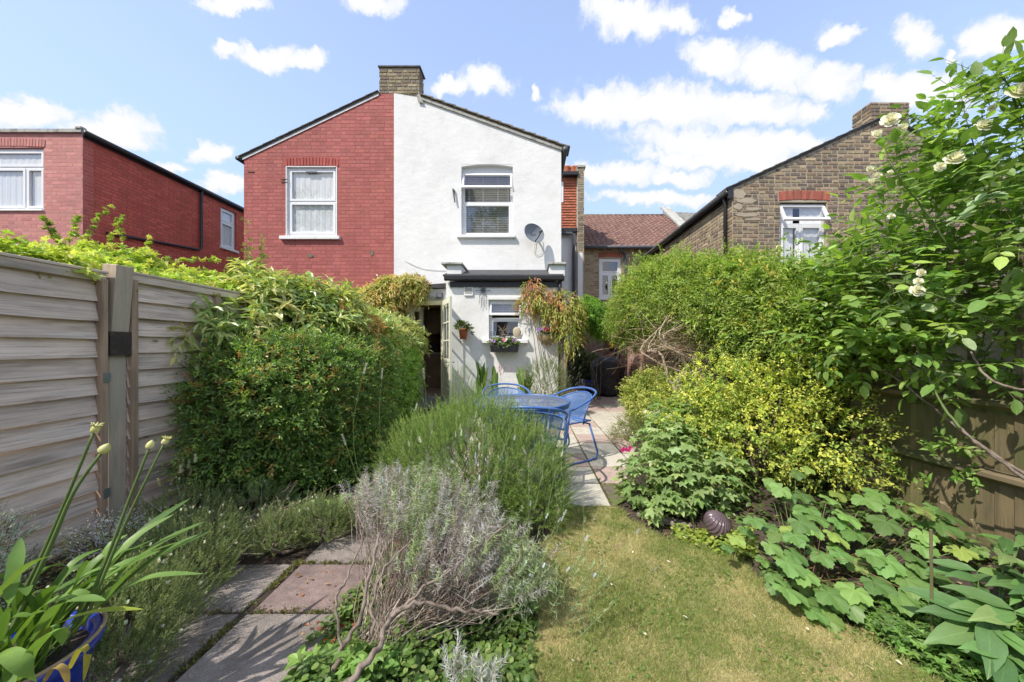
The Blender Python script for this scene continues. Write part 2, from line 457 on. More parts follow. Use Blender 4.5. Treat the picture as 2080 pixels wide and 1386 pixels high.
M = {}
M['soil'] = pmat('soil', (0.075, 0.055, 0.042), 0.95, 0.4, 6, c2=(0.045, 0.034, 0.027), c2scale=5, c3=(0.16, 0.115, 0.075), c3scale=70, c3lo=0.6, c3hi=0.66, bump=0.9, bscale=90, bdist=0.01, bump2=0.6, b2scale=14)
M['turf'] = pmat('turf', (0.24, 0.225, 0.085), 0.95, 0.35, 9, c2=(0.42, 0.36, 0.19), c2scale=3.2, c2lo=0.42, c2hi=0.66, c3=(0.10, 0.085, 0.045), c3scale=40, bump=0.8, bscale=160, bdist=0.01)
M['render_white'] = pmat('white_render', (0.80, 0.79, 0.765), 0.85, 0.04, 2.2, wvar=0.045, wcol=(0.62, 0.61, 0.57), wscale=1.0, c2=(0.66, 0.65, 0.62), c2scale=1.3, c2lo=0.52, c2hi=0.82, c3=(0.50, 0.49, 0.45), c3scale=5.5, c3lo=0.66, c3hi=0.80, bump=0.42, bscale=34, bdist=0.010, bump2=0.22, b2scale=6, spec=0.2)
M['trim_white'] = pmat('white_upvc', (0.80, 0.80, 0.80), 0.35, 0.02, 3, spec=0.4)
M['sill_white'] = pmat('painted_sill', (0.78, 0.78, 0.76), 0.6, 0.06, 6, c2=(0.5, 0.49, 0.46), c2scale=5, c2lo=0.62, c2hi=0.8, bump=0.3, bscale=60)
M['coping'] = pmat('weathered_coping', (0.42, 0.41, 0.37), 0.85, 0.2, 8, c2=(0.16, 0.15, 0.12), c2scale=7, c2lo=0.5, c2hi=0.7, bump=0.5, bscale=50)
M['black'] = pmat('black_plastic', (0.022, 0.021, 0.024), 0.4, 0.1, 6, spec=0.5)
M['black_felt'] = pmat('roofing_felt', (0.075, 0.075, 0.078), 0.85, 0.3, 7, bump=0.4, bscale=80)
M['grey_pipe'] = pmat('grey_pipe', (0.10, 0.105, 0.12), 0.45)
M['cream'] = pmat('cream_paint', (0.72, 0.66, 0.40), 0.5, 0.05, 6)
M['cream_white'] = pmat('cream_white_paint', (0.74, 0.73, 0.58), 0.5, 0.05, 6)
M['room'] = pmat('kitchen_wall', (0.55, 0.42, 0.30), 0.8, 0.1, 2)
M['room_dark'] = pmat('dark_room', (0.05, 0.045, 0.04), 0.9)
M['cupboard'] = pmat('cupboard_wood', (0.30, 0.20, 0.13), 0.6, 0.2, 4)
M['curtain'] = pmat('net_curtain', (0.86, 0.87, 0.88), 0.95, 0.06, 20, stretch=(9, 1, 0.3))
M['blind'] = pmat('blind_slat', (0.66, 0.66, 0.64), 0.6)
M['glass'] = glass_mat('window_glass', (0.94, 0.95, 0.95), 0.16)
M['glass_bright'] = glass_mat('clear_glass', (0.98, 0.99, 0.99), 0.20)
M['tile_red'] = pmat('hung_tile', (0.36, 0.115, 0.06), 0.85, 0.3, 30, src=None, bump=0.3)
M['tile_brown'] = pmat('roof_tile', (0.16, 0.095, 0.075), 0.85, 0.3, 8, c2=(0.27, 0.17, 0.14), c2scale=10, bump=0.3, src='attr')
M['slate'] = pmat('roof_slate', (0.10, 0.098, 0.095), 0.8, 0.3, 7, c2=(0.20, 0.18, 0.13), c2scale=9, bump=0.3)
M['stocktile'] = pmat('weathered_tile', (0.19, 0.165, 0.13), 0.9, 0.35, 9, c2=(0.30, 0.26, 0.19), c2scale=9, bump=0.4)
M['mortar'] = pmat('lime_mortar', (0.40, 0.345, 0.25), 0.95, 0.18, 6, bump=0.5, bscale=120)
M['mortar_red'] = pmat('painted_mortar', (0.35, 0.10, 0.09), 0.8, 0.12, 6, wvar=0.13, bump=0.5, bscale=90)
M['mortar_pink'] = pmat('painted_joint', (0.52, 0.24, 0.215), 0.8, 0.12, 6, bump=0.5, bscale=90)
M['mortar_red2'] = pmat('painted_joint_side', (0.47, 0.095, 0.065), 0.8, 0.12, 6, bump=0.5, bscale=90)
for k, kw in dict(stock=dict(wvar=0.16, rough=0.92, var=0.22, vscale=22, bump=0.6, bscale=90, c3=(0.36, 0.30, 0.21), c3scale=26, c3lo=0.60, c3hi=0.74),
                  paint=dict(wvar=0.13, wcol=(0.50, 0.24, 0.21), rough=0.7, var=0.09, vscale=14, bump=0.25, bscale=30, bdist=0.003, spec=0.2)).items():
    M[k+'_o'] = pmat(k+'_brick_single', src='object', **kw)
    kw2 = dict(kw)
    M[k+'_a'] = pmat(k+'_brick_joined', src='attr', **kw2)
M['leaf'] = pmat('leaf', src='attr', rough=0.48, spec=0.4, transl=0.38, gain=1.25)
M['leaf_gloss'] = pmat('glossy_leaf', src='attr', rough=0.34, spec=0.5, transl=0.33, gain=1.5)
def vein_mat(name, mode, rough=0.45, transl=0.25):
    m = pmat(name, src='object', rough=rough, spec=0.4, transl=transl, var=0.10, vscale=6, gain=1.08)
    nt = m.node_tree; N = nt.nodes; L = nt.links
    bs = [n for n in N if n.type == 'BSDF_PRINCIPLED'][0]
    tc = N.new('ShaderNodeTexCoord'); sp = N.new('ShaderNodeSeparateXYZ'); L.new(tc.outputs['Object'], sp.inputs[0])
    def mt(op, a, b=0.0, c=0.0):
        n = N.new('ShaderNodeMath'); n.operation = op
        for i, v in enumerate((a, b, c)):
            if isinstance(v, (int, float)): n.inputs[i].default_value = v
            else: L.new(v, n.inputs[i])
        return n.outputs[0]
    x, y = sp.outputs['X'], sp.outputs['Y']
    ay = mt('ABSOLUTE', y)
    if mode == 'palm':
        ang = mt('ABSOLUTE', mt('ARCTAN2', y, x)); r = mt('SQRT', mt('ADD', mt('MULTIPLY', x, x), mt('MULTIPLY', y, y)))
        off = mt('PINGPONG', ang, 0.5625); d = mt('MULTIPLY', off, r)
        side = mt('SINE', mt('ADD', mt('MULTIPLY', r, 75.0), mt('MULTIPLY', off, -42.0)))
    else:
        d = ay; side = mt('SINE', mt('ADD', mt('MULTIPLY', x, 62.0), mt('MULTIPLY', ay, -70.0)))
    mr = N.new('ShaderNodeMapRange'); L.new(d, mr.inputs['Value']); mr.inputs['From Min'].default_value = 0.004; mr.inputs['From Max'].default_value = 0.020
    mr.inputs['To Min'].default_value = 1.0; mr.inputs['To Max'].default_value = 0.0
    sd = N.new('ShaderNodeMapRange'); L.new(side, sd.inputs['Value']); sd.inputs['From Min'].default_value = 0.80; sd.inputs['From Max'].default_value = 1.0
    sd.inputs['To Min'].default_value = 0.0; sd.inputs['To Max'].default_value = 0.45
    v = mt('MAXIMUM', mr.outputs[0], sd.outputs[0])
    old = bs.inputs['Base Color'].links[0].from_socket
    mx = N.new('ShaderNodeMix'); mx.data_type = 'RGBA'; mx.blend_type = 'MULTIPLY'; L.new(v, mx.inputs['Factor']); L.new(old, mx.inputs['A']); mx.inputs['B'].default_value = (1.35, 1.25, 1.3, 1)
    nz = N.new('ShaderNodeTexNoise'); nz.inputs['Scale'].default_value = 2.3; nz.inputs['Detail'].default_value = 6; nz.inputs['Roughness'].default_value = 0.7
    ad = N.new('ShaderNodeVectorMath'); ad.operation = 'ADD'; L.new(tc.outputs['Object'], ad.inputs[0]); oi = N.new('ShaderNodeObjectInfo'); L.new(oi.outputs['Location'], ad.inputs[1]); L.new(ad.outputs[0], nz.inputs['Vector'])
    br = N.new('ShaderNodeMapRange'); L.new(nz.outputs['Fac'], br.inputs['Value']); br.inputs['From Min'].default_value = 0.66; br.inputs['From Max'].default_value = 0.74; br.inputs['To Max'].default_value = 0.7
    mb = N.new('ShaderNodeMix'); mb.data_type = 'RGBA'; L.new(br.outputs[0], mb.inputs['Factor']); L.new(mx.outputs['Result'], mb.inputs['A']); mb.inputs['B'].default_value = (0.30, 0.22, 0.08, 1)
    L.new(mb.outputs['Result'], bs.inputs['Base Color'])
    bp = N.new('ShaderNodeBump'); bp.inputs['Strength'].default_value = 0.3; bp.inputs['Distance'].default_value = 0.004; bp.invert = True; L.new(v, bp.inputs['Height']); L.new(bp.outputs[0], bs.inputs['Normal'])
    return m
M['leaf_o'] = pmat('large_leaf', src='object', rough=0.45, spec=0.4, transl=0.26, var=0.16, vscale=18, bump=0.35, bscale=30, bdist=0.004)
M['leaf_palm'] = vein_mat('veined_lobed_leaf', 'palm'); M['leaf_pinnate'] = vein_mat('veined_leaf', 'pinnate', 0.45)
M['needle'] = pmat('needle', src='attr', rough=0.65, spec=0.25, transl=0.3, gain=1.12)
M['petal'] = pmat('petal', src='attr', rough=0.6, spec=0.2, transl=0.3)
M['petal_white'] = pmat('white_petal', (0.80, 0.77, 0.70), 0.6, 0.06, 12, transl=0.25)
M['grass'] = pmat('grass_blade', src='attr', rough=0.6, spec=0.25, transl=0.25, gain=1.12)
M['bark'] = pmat('bark', (0.17, 0.13, 0.10), 0.9, 0.3, 20, c2=(0.30, 0.25, 0.20), c2scale=25, bump=0.8, bscale=60, bdist=0.004, stretch=(1, 1, 0.5))
M['bark_grey'] = pmat('dry_bark', (0.24, 0.19, 0.155), 0.9, 0.3, 26, c2=(0.12, 0.085, 0.065), c2scale=30, bump=0.8, bscale=70, bdist=0.003)
M['twig'] = pmat('twig', (0.20, 0.15, 0.105), 0.85, 0.3, 20)
M['twig_pale'] = pmat('pale_twig', (0.36, 0.29, 0.21), 0.85, 0.3, 24)
M['green_stem'] = pmat('green_stem', (0.11, 0.16, 0.045), 0.6, 0.2, 12)
M['slab_white'] = pmat('pale_concrete_slab', (0.54, 0.50, 0.42), 0.9, 0.18, 9, c2=(0.40, 0.36, 0.30), c2scale=4, c2lo=0.5, c2hi=0.72, c3=(0.30, 0.27, 0.2), c3scale=9, c3lo=0.56, c3hi=0.70, bump=0.5, bscale=50, bdist=0.003, grain=0.16, gscale=55)
M['slab_pink'] = pmat('pink_concrete_slab', (0.47, 0.355, 0.305), 0.9, 0.18, 9, c2=(0.39, 0.30, 0.26), c2scale=2.5, c2lo=0.45, c2hi=0.65, c3=(0.28, 0.22, 0.18), c3scale=9, c3lo=0.58, c3hi=0.70, bump=0.5, bscale=50, bdist=0.003, grain=0.16, gscale=55)
M['slab_grey'] = pmat('grey_path_slab', (0.27, 0.232, 0.205), 0.92, 0.22, 8, c2=(0.18, 0.155, 0.135), c2scale=2.2, c2lo=0.42, c2hi=0.62, c3=(0.42, 0.39, 0.35), c3scale=42, c3lo=0.60, c3hi=0.68, bump=0.9, bscale=55, bdist=0.006, grain=0.30, gscale=80)
M['slab_mauve'] = pmat('mauve_path_slab', (0.255, 0.185, 0.165), 0.92, 0.22, 8, c2=(0.18, 0.135, 0.125), c2scale=2.2, c2lo=0.42, c2hi=0.62, c3=(0.42, 0.36, 0.33), c3scale=42, c3lo=0.61, c3hi=0.69, bump=0.9, bscale=55, bdist=0.006, grain=0.30, gscale=80)
M['fence_wood'] = wood_mat('grey_fence_board', (0.72, 0.60, 0.51), (0.33, 0.25, 0.195), axis=1, contrast=(0.32, 0.62))
M['fence_batten'] = wood_mat('brown_batten', (0.45, 0.33, 0.24), (0.20, 0.135, 0.09), axis=2)
M['fence_cap'] = wood_mat('grey_cap', (0.62, 0.53, 0.44), (0.33, 0.27, 0.22), axis=1)
M['post_wood'] = wood_mat('grey_green_post', (0.50, 0.42, 0.34), (0.27, 0.22, 0.175), axis=2, green=(0.42, 0.37, 0.28))
M['green_wood'] = wood_mat('mossy_board', (0.20, 0.16, 0.095), (0.095, 0.08, 0.045), axis=2, green=(0.11, 0.125, 0.045), knots=False)  # board colour also darkened for the shade along this fence
M['rail_wood'] = wood_mat('mossy_rail', (0.24, 0.19, 0.12), (0.12, 0.095, 0.06), axis=1, green=(0.14, 0.15, 0.07), knots=False)
M['blue_metal'] = pmat('blue_painted_steel', (0.065, 0.15, 0.40), 0.35, 0.12, 12, spec=0.5)
M['blue_mesh'] = mesh_wire_mat('blue_wire_mesh', (0.12, 0.23, 0.47), (70, 46))
M['table_mesh'] = mesh_wire_mat('table_wire_mesh', (0.20, 0.24, 0.33), (110, 110))
M['terracotta'] = pmat('terracotta', (0.42, 0.13, 0.06), 0.75, 0.15, 10)
M['blue_glaze'] = pmat('blue_glaze', (0.012, 0.035, 0.33), 0.12, 0.2, 6, spec=0.8)
M['cover'] = pmat('barbecue_cover', (0.030, 0.030, 0.034), 0.38, 0.2, 5, bump2=0.9, b2scale=5, bdist=0.02, spec=0.5)
M['galv'] = pmat('zinc', (0.35, 0.37, 0.40), 0.4, 0.1, 20, metal=0.7)
M['dish'] = pmat('dish_grey', (0.20, 0.215, 0.24), 0.5, 0.05, 5)
M['stone'] = pmat('pale_stone', (0.48, 0.42, 0.30), 0.9, 0.2, 12, bump=0.7, bscale=40)
M['coir'] = pmat('coir_liner', (0.36, 0.27, 0.14), 0.95, 0.3, 20, bump=0.8, bscale=60)

# ---------------------------------------------------------------- walls, bricks, windows
def frame_mat(org, u, n_in):
    """local x -> u, local y -> into the wall, local z -> up"""
    u = Vector(u).normalized(); n = Vector(n_in).normalized()
    m = Matrix(((u.x, n.x, 0, org[0]), (u.y, n.y, 0, org[1]), (u.z, n.z, 1, org[2]), (0, 0, 0, 1)))
    return m
def xf(mb, m):
    mb.v = [tuple(m @ Vector(v)) for v in mb.v]; return mb
def lin(pts):
    def f(u):
        if u <= pts[0][0]: return pts[0][1]
        for (a, za), (b, zb) in zip(pts, pts[1:]):
            if u <= b: return za + (zb - za) * (u - a) / (b - a)
        return pts[-1][1]
    return f
def wall_strips(mb, u0, u1, z0, toppts, holes, th=0.2):
    top = lin(toppts)
    br = sorted(set([u0, u1] + [h[0] for h in holes] + [h[1] for h in holes] + [p[0] for p in toppts]))
    br = [b for b in br if u0 - 1e-6 <= b <= u1 + 1e-6]
    for a, b in zip(br, br[1:]):
        if b - a < 1e-5: continue
        hs = sorted([(h[2], h[3]) for h in holes if h[0] < (a+b)/2 < h[1]])
        z = z0
        for (za, zb) in hs:
            mb.prism([(a, z), (b, z), (b, za), (a, za)], 0, th); z = zb
        mb.prism([(a, z), (b, z), (b, top(b)), (a, top(a))], 0, th)
    return mb

def brick_shape(seed, painted=False):
    r = random.Random(seed)
    q_ = 0.25 if painted else 1.0
    j = lambda a: r.uniform(-a, a)*q_
    e, g = 0.028, 0.09
    back = [(-0.5, 0.5, -0.5), (0.5, 0.5, -0.5), (0.5, 0.5, 0.5), (-0.5, 0.5, 0.5)]
    fr = [(-0.5+e+abs(j(e)), -0.5, -0.5+g+abs(j(g/2))), (0.5-e-abs(j(e)), -0.5, -0.5+g+abs(j(g/2))), (0.5-e-abs(j(e)), -0.5, 0.5-g-abs(j(g/2))), (-0.5+e+abs(j(e)), -0.5, 0.5-g-abs(j(g/2)))]
    fr = [(x, y + j(0.10), z) for x, y, z in fr]
    fs = [(4, 5, 6, 7), (0, 1, 5, 4), (1, 2, 6, 5), (2, 3, 7, 6), (3, 0, 4, 7)]
    return np.array(back + fr, dtype=np.float32), fs
BR_SHAPES = [brick_shape(i) for i in range(7)] + [brick_shape(i, True) for i in range(7)]
_brick_meshes = {}
def brick_mesh(i, mat):
    k = (i, mat.name)
    if k not in _brick_meshes:
        me = bpy.data.meshes.new('brick'); me.from_pydata(BR_SHAPES[i][0].tolist(), [], BR_SHAPES[i][1]); me.update(); me.materials.append(mat)
        _brick_meshes[k] = me
    return _brick_meshes[k]
def bricks(parent, m, u0, u1, z0, z1, toppts, holes, pal, key, course=0.078, sl=0.225, nobj=300, vis=None, wob=0.0, name='brick', proud=0.007, joint=0.011):
    top = lin(toppts); items = []
    hl = sl / 2
    r = 0; z = z0
    rr = random.Random(int(u0 * 100) + 5)
    while z < z1:
        h = course - joint
        off = (0.75 * hl if r % 2 else 0) + rr.uniform(-0.02, 0.02)
        u = u0 - sl - hl + off; k = r % 2
        while u < u1:
            L_ = sl if k % 2 == 0 else hl
            a, b = max(u, u0), min(u + L_ - joint, u1)
            zc = z + h/2
            for (ha, hb, za, zb) in holes:
                if za - 0.01 < zc < zb + 0.01 and b > ha and a < hb:
                    if a < ha: b = min(b, ha - 0.004)
                    elif b > hb: a = max(a, hb + 0.004)
                    else: b = a
            if b - a > 0.035:
                t = min(top(a), top(b)) - 0.008
                if z + h <= t: items.append((a, b, z, z + h))
                elif t - z > 0.03: items.append((a, b, z, t))
            u += L_; k += 1
        z += course; r += 1
    # which are shown largest
    def key_of(it):
        c = m @ Vector(((it[0]+it[1])/2, 0, (it[2]+it[3])/2))
        if c.y < 0.3: return 1e9
        px, py = CX + c.x*F/c.y, CY - (c.z - H)*F/c.y
        if not (0 < px < 2080 and 0 < py < 1386): return 1e9
        if vis and not vis(px, py): return 1e8
        return c.y / max(it[1]-it[0], 0.05) ** 0.5
    order = sorted(range(len(items)), key=lambda i: key_of(items[i]))
    chosen = set(i for i in order[:nobj] if key_of(items[i]) < 1e7)
    V = []; Fq = []; C = []
    mo, ma = M[key+'_o'], M[key+'_a']
    for i, (a, b, za, zb) in enumerate(items):
        c = rr.choice(pal); f = rr.uniform(0.86, 1.14)
        colr = tuple(min(1, x * f * rr.uniform(0.96, 1.04)) for x in c)
        s = rr.randrange(7) + (7 if key == 'paint' else 0)
        loc = Vector(((a+b)/2 , 0.012 - proud + rr.uniform(-0.002, 0.002)*(0.35 if key == 'paint' else 1), (za+zb)/2 + rr.uniform(-wob, wob)))
        S = Matrix.Diagonal((b - a, 0.024, zb - za, 1))
        mm = m @ Matrix.Translation(loc) @ Matrix.Rotation(rr.uniform(-0.006, 0.006) * (1 + wob * 900), 4, 'Y') @ S
        if i in chosen:
            o = bpy.data.objects.new(name, brick_mesh(s, mo)); COL.objects.link(o)
            o.parent = parent; o.matrix_basis = mm; o.color = (*colr, 1)
        else:
            A = np.array(mm)
            v = BR_SHAPES[s][0] @ A[:3, :3].T + A[:3, 3]
            bidx = len(V) * 8; V.append(v); C.append(np.tile(colr, (8, 1)))
            Fq += [tuple(q + bidx for q in f_) for f_ in BR_SHAPES[s][1]]
    if V:
        o = np_mesh('brickwork', np.concatenate(V), np.array(Fq), ma, parent, col=np.concatenate(C), kind='stuff')
def arch_bricks(parent, m, u0, u1, z0, h, rise, n, pal, key, name='arch_brick'):
    rr = random.Random(n)
    for k in range(n):
        t = (k + 0.5) / n; uc = u0 + (u1 - u0) * t
        dz = rise * (1 - (2*t - 1) ** 2)
        ang = (t - 0.5) * 0.16
        S = Matrix.Diagonal(((u1-u0)/n - 0.010, 0.03, h, 1))
        o = bpy.data.objects.new(name, brick_mesh(rr.randrange(7), M[key+'_o'])); COL.objects.link(o)
        o.parent = parent
        o.matrix_basis = m @ Matrix.Translation(Vector((uc, 0.004, z0 + h/2 + dz))) @ Matrix.Rotation(ang, 4, 'Y') @ S
        c = rr.choice(pal); f = rr.uniform(0.85, 1.15); o.color = (c[0]*f, c[1]*f, c[2]*f, 1)

def window(parent, m, x0, x1, z0, z1, bars_v=(), bars_h=(), inset=0.06, fw=0.06, label=None, back='curtain', sub=(), tilt=None, sill=None, glass='glass', depth=0.07, blind=None, room=0.5):
    """bars_v: (x, za, zb); bars_h: z. panes lie between. tilt: (za, zb, open) a top-hung sash swung out."""
    mb = MB()
    y0, y1 = inset, inset + depth
    mb.box((x0, y0, z0), (x0+fw, y1, z1)); mb.box((x1-fw, y0, z0), (x1, y1, z1))
    mb.box((x0+fw, y0, z0), (x1-fw, y1, z0+fw)); mb.box((x0+fw, y0, z1-fw), (x1-fw, y1, z1))
    for z in bars_h: mb.box((x0+fw, y0+0.001, z-fw*0.5), (x1-fw, y1-0.001, z+fw*0.5))
    for (x, za, zb) in bars_v: mb.box((x-fw*0.5, y0+0.002, za+fw*0.5), (x+fw*0.5, y1-0.002, zb-fw*0.5))
    w = xf(mb, m).build('window', M['trim_white'], parent)
    if label: w['label'] = label
    # panes and their own sashes (the inner frame stands a little proud)
    zs = sorted([z0+fw*0.5] + list(bars_h) + [z1-fw*0.5])
    for za, zb in zip(zs, zs[1:]):
        xs = sorted([x0+fw*0.5] + [b[0] for b in bars_v if b[1] <= (za+zb)/2 <= b[2]] + [x1-fw*0.5])
        for xa, xb in zip(xs, xs[1:]):
            A, B, Cc, D = xa+fw*0.5, xb-fw*0.5, za+fw*0.5, zb-fw*0.5
            if tilt and tilt[0] <= (za+zb)/2 <= tilt[1]: continue
            s = MB(); t = fw*0.55; p = y0-0.012
            s.box((A-0.01, p, Cc-0.01), (A+t, p+0.05, D+0.01)); s.box((B-t, p, Cc-0.01), (B+0.01, p+0.05, D+0.01))
            s.box((A+t, p, Cc-0.01), (B-t, p+0.05, Cc+t)); s.box((A+t, p, D-t), (B-t, p+0.05, D+0.01))
            xf(s, m).build('sash', M['trim_white'], w)
            g = MB(); g.add([(A+t-0.003, y0+0.022, Cc+t-0.003), (B-t+0.003, y0+0.022, Cc+t-0.003), (B-t+0.003, y0+0.022, D-t+0.003), (A+t-0.003, y0+0.022, D-t+0.003)], [(0, 1, 2, 3)])
            xf(g, m).build('pane', M[glass], w)
    if tilt:
        za, zb, op = tilt; A, B = x0+0.01, x1-0.01
        hh = zb - za; L_ = Matrix.Translation(Vector((0, y0-0.02, zb))) @ Matrix.Rotation(-op, 4, 'X')
        s = MB(); t = fw*0.8
        s.box((A, 0, -hh), (A+t, 0.045, 0), L_); s.box((B-t, 0, -hh), (B, 0.045, 0), L_)
        s.box((A+t, 0, -hh), (B-t, 0.045, -hh+t), L_); s.box((A+t, 0, -t), (B-t, 0.045, 0), L_)
        xf(s, m).build('open_sash', M['trim_white'], w)
        g = MB(); g.add([L_ @ Vector(q) for q in ((A+t, 0.02, -hh+t), (B-t, 0.02, -hh+t), (B-t, 0.02, -t), (A+t, 0.02, -t))], [(0, 1, 2, 3)])
        xf(g, m).build('pane', M[glass], w)
    # backing box painted dark in place of the unlit room behind
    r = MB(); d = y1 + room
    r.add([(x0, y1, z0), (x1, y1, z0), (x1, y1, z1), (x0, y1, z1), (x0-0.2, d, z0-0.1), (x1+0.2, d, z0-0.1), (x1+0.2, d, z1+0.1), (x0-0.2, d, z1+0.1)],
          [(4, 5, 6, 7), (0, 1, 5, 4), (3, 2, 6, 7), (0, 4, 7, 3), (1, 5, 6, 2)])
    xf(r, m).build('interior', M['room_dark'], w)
    if back == 'curtain' or isinstance(back, list):
        spans = back if isinstance(back, list) else [(x0+fw, x1-fw)]
        for (ca, cb) in spans:
            n = max(8, int((cb-ca)/0.012)); vs = []; fs = []
            for i in range(n+1):
                x = ca + (cb-ca)*i/n; y = y0 + 0.045 + 0.0016*math.sin(x*95) + 0.003*math.sin(x*41+1)
                vs += [(x, y, z0+fw*0.6), (x, y, z1-fw*0.6)]
            for i in range(n): fs.append((2*i, 2*i+2, 2*i+3, 2*i+1))
            xf(MB().add(vs, fs), m).build('curtain', M['curtain'], w, smooth=True)
    if blind:
        bz0, bz1, ang = blind; z = bz0; n = int((bz1-bz0)/0.042)
        for i in range(n):
            zc = bz0 + 0.042*(i+0.5)
            L_ = Matrix.Translation(Vector((0, y1+0.06, zc))) @ Matrix.Rotation(ang, 4, 'X')
            b = MB(); b.box((x0+fw, -0.02, -0.0015), (x1-fw, 0.02, 0.0015), L_)
            xf(b, m).build('blind_slat', M['blind'], w)
        cds = MB()
        for t in (0.12, 0.4, 0.7, 0.9):
            xx = x0 + (x1-x0)*t; cds.box((xx-0.003, y1+0.035, bz0), (xx+0.003, y1+0.038, bz1))
        xf(cds, m).build('blind_cord', M['trim_white'], w)
    if sill:
        xa, xb, zt, th, pr = sill
        s = MB(); s.add([(xa, -pr, zt-th), (xb, -pr, zt-th), (xb, inset+0.02, zt-th), (xa, inset+0.02, zt-th), (xa, -pr, zt-0.015), (xb, -pr, zt-0.015), (xb, inset+0.02, zt+0.01), (xa, inset+0.02, zt+0.01)],
              [(0,3,2,1),(4,5,6,7),(0,1,5,4),(1,2,6,5),(2,3,7,6),(3,0,4,7)])
        xf(s, m).build('sill', M['sill_white'], parent, bevel=0.006)
    return w

# ---------------------------------------------------------------- ground, patio, path, lawn
def poly_sheet(name, pts, z, mat, kind='structure', n=0):
    mb = MB(); mb.add([(x, y, z) for x, y in pts], [tuple(range(len(pts)))])
    o = mb.build(name, mat); o['kind'] = kind; return o
# garden soil: a gently uneven sheet near by, flat and wide beyond
def soil_h(x, y):
    x = np.asarray(x, float); y = np.asarray(y, float)
    base = 0.012*np.sin(x*5.1+1)*np.sin(y*4.3) + 0.008*np.sin(x*13+y*9)
    right = np.clip((x - (0.75 + 0.0*y) - np.clip(2.9-y, 0, 1.6)*0.52) / 0.7, 0, 1) * 0.16 * np.clip((7.2-y)/0.5, 0, 1)
    left = np.clip((-1.9 - x) / 0.6, 0, 1) * 0.08 * np.clip((6.5-y)/0.5, 0, 1)
    return base - 0.03 + right + left
gx = np.concatenate([[-60, -30, -15, -8], np.arange(-4.5, 4.51, 0.09), [6, 9, 15, 30, 60]])
gy = np.concatenate([[-40, -15, -5, -2], np.arange(-1, 8.01, 0.09), [10, 14, 20, 40, 90, 200, 420]])
X_, Y_ = np.meshgrid(gx, gy)
inside = (np.abs(X_) < 4.6) & (Y_ > -1.05) & (Y_ < 8.05)
Z_ = np.where(inside, soil_h(X_, Y_), -0.03)
patio_mask = (X_ < np.clip(0.80 + (Y_-3.0)*0.42, 0.80, 2.8)) & (X_ > -1.9) & (Y_ > 2.6)
Z_ = np.where(patio_mask | ((X_ > -0.2) & (X_ < 1.6) & (Y_ < 2.9) & (X_ < 1.75-(Y_-1.2)*0.5)), np.minimum(Z_, -0.03), Z_)
nx_, ny_ = len(gx), len(gy)
idx = np.arange(nx_*ny_).reshape(ny_, nx_)
quads = np.stack([idx[:-1, :-1], idx[:-1, 1:], idx[1:, 1:], idx[1:, :-1]], -1).reshape(-1, 4)
g_o = np_mesh('ground', np.stack([X_, Y_, Z_], -1).reshape(-1, 3), quads, M['soil'], smooth=True, kind='structure')

LAWN_R = [(1.62, 0.0), (1.60, 0.9), (1.54, 1.307), (1.50, 1.45), (1.45, 1.58), (1.30, 1.72), (1.27, 1.86), (1.25, 2.07), (1.08, 2.20), (0.84, 2.34), (0.74, 2.55), (0.68, 2.755)]
LAWN_L = [(0.22, 2.755), (0.15, 2.4), (0.08, 2.1), (0.04, 1.63), (0.0, 1.3), (-0.02, 0.9), (-0.02, 0.0)]
lawn_poly = LAWN_R + LAWN_L
lawn = poly_sheet('lawn', lawn_poly, -0.004, M['turf'])

random.seed(5)
def slab_shape(seed):
    rr = random.Random(seed); mb = MB(); w = 0.5
    c = 0.012
    pts = []
    for (sx, sy) in ((-1, -1), (1, -1), (1, 1), (-1, 1)):
        pts.append((sx*(w - rr.uniform(0, 0.012)), sy*(w - rr.uniform(0, 0.012))))
    base = [(x, y, -1) for x, y in pts]; mid = [(x, y, -0.12) for x, y in pts]; top = [(x*(1-c*2), y*(1-c*2), 0) for x, y in pts]
    fs = [(8, 9, 10, 11)] + [(a, (a+1) % 4, (a+1) % 4+4, a+4) for a in range(4)] + [(a+4, (a+1) % 4+4, (a+1) % 4+8, a+8) for a in range(4)]
    return base + mid + top, fs
_slab = {}
def slab_mesh(i, mat):
    k = (i, mat.name)
    if k not in _slab:
        v, f = slab_shape(i); me = bpy.data.meshes.new('paving_slab'); me.from_pydata(v, [], f); me.update(); me.materials.append(mat); _slab[k] = me
    return _slab[k]
def put_slab(parent, x0, x1, y0, y1, mat, z=0.0, gap=0.010):
    rr = random
    o = bpy.data.objects.new('paving_slab', slab_mesh(rr.randrange(5), mat)); COL.objects.link(o)
    o.parent = parent
    o.matrix_basis = Matrix.Translation(Vector(((x0+x1)/2, (y0+y1)/2, z + rr.uniform(-0.004, 0.004)))) @ Euler((rr.uniform(-.006, .006), rr.uniform(-.006, .006), rr.uniform(-.008, .008))).to_matrix().to_4x4() @ Matrix.Diagonal((x1-x0-gap, y1-y0-gap, 0.045, 1))
    return o
M['joint_sand'] = pmat('joint_sand', (0.15, 0.125, 0.09), 0.95, 0.3, 30, c2=(0.12, 0.16, 0.04), c2scale=5, c2lo=0.45, c2hi=0.55, bump=0.6, bscale=120)
patio = poly_sheet('patio', [(-1.75, 2.80), (-0.2, 2.80), (0.2, 2.775), (0.68, 2.775), (1.14, 3.2), (2.05, 5.3), (2.74, 7.2), (2.74, 13.0), (0.72, 13.0), (0.72, 7.3), (-3.0, 7.3), (-3.0, 6.3), (-1.75, 6.3)], -0.012, M['joint_sand'])
pink = {(0, 1): 0, (1, 1): 1, (1, 2): 1, (2, 0): 1, (3, 2): 1, (4, 1): 1, (4, 2): 1, (6, 1): 1, (7, 0): 1, (5, 0): 1}
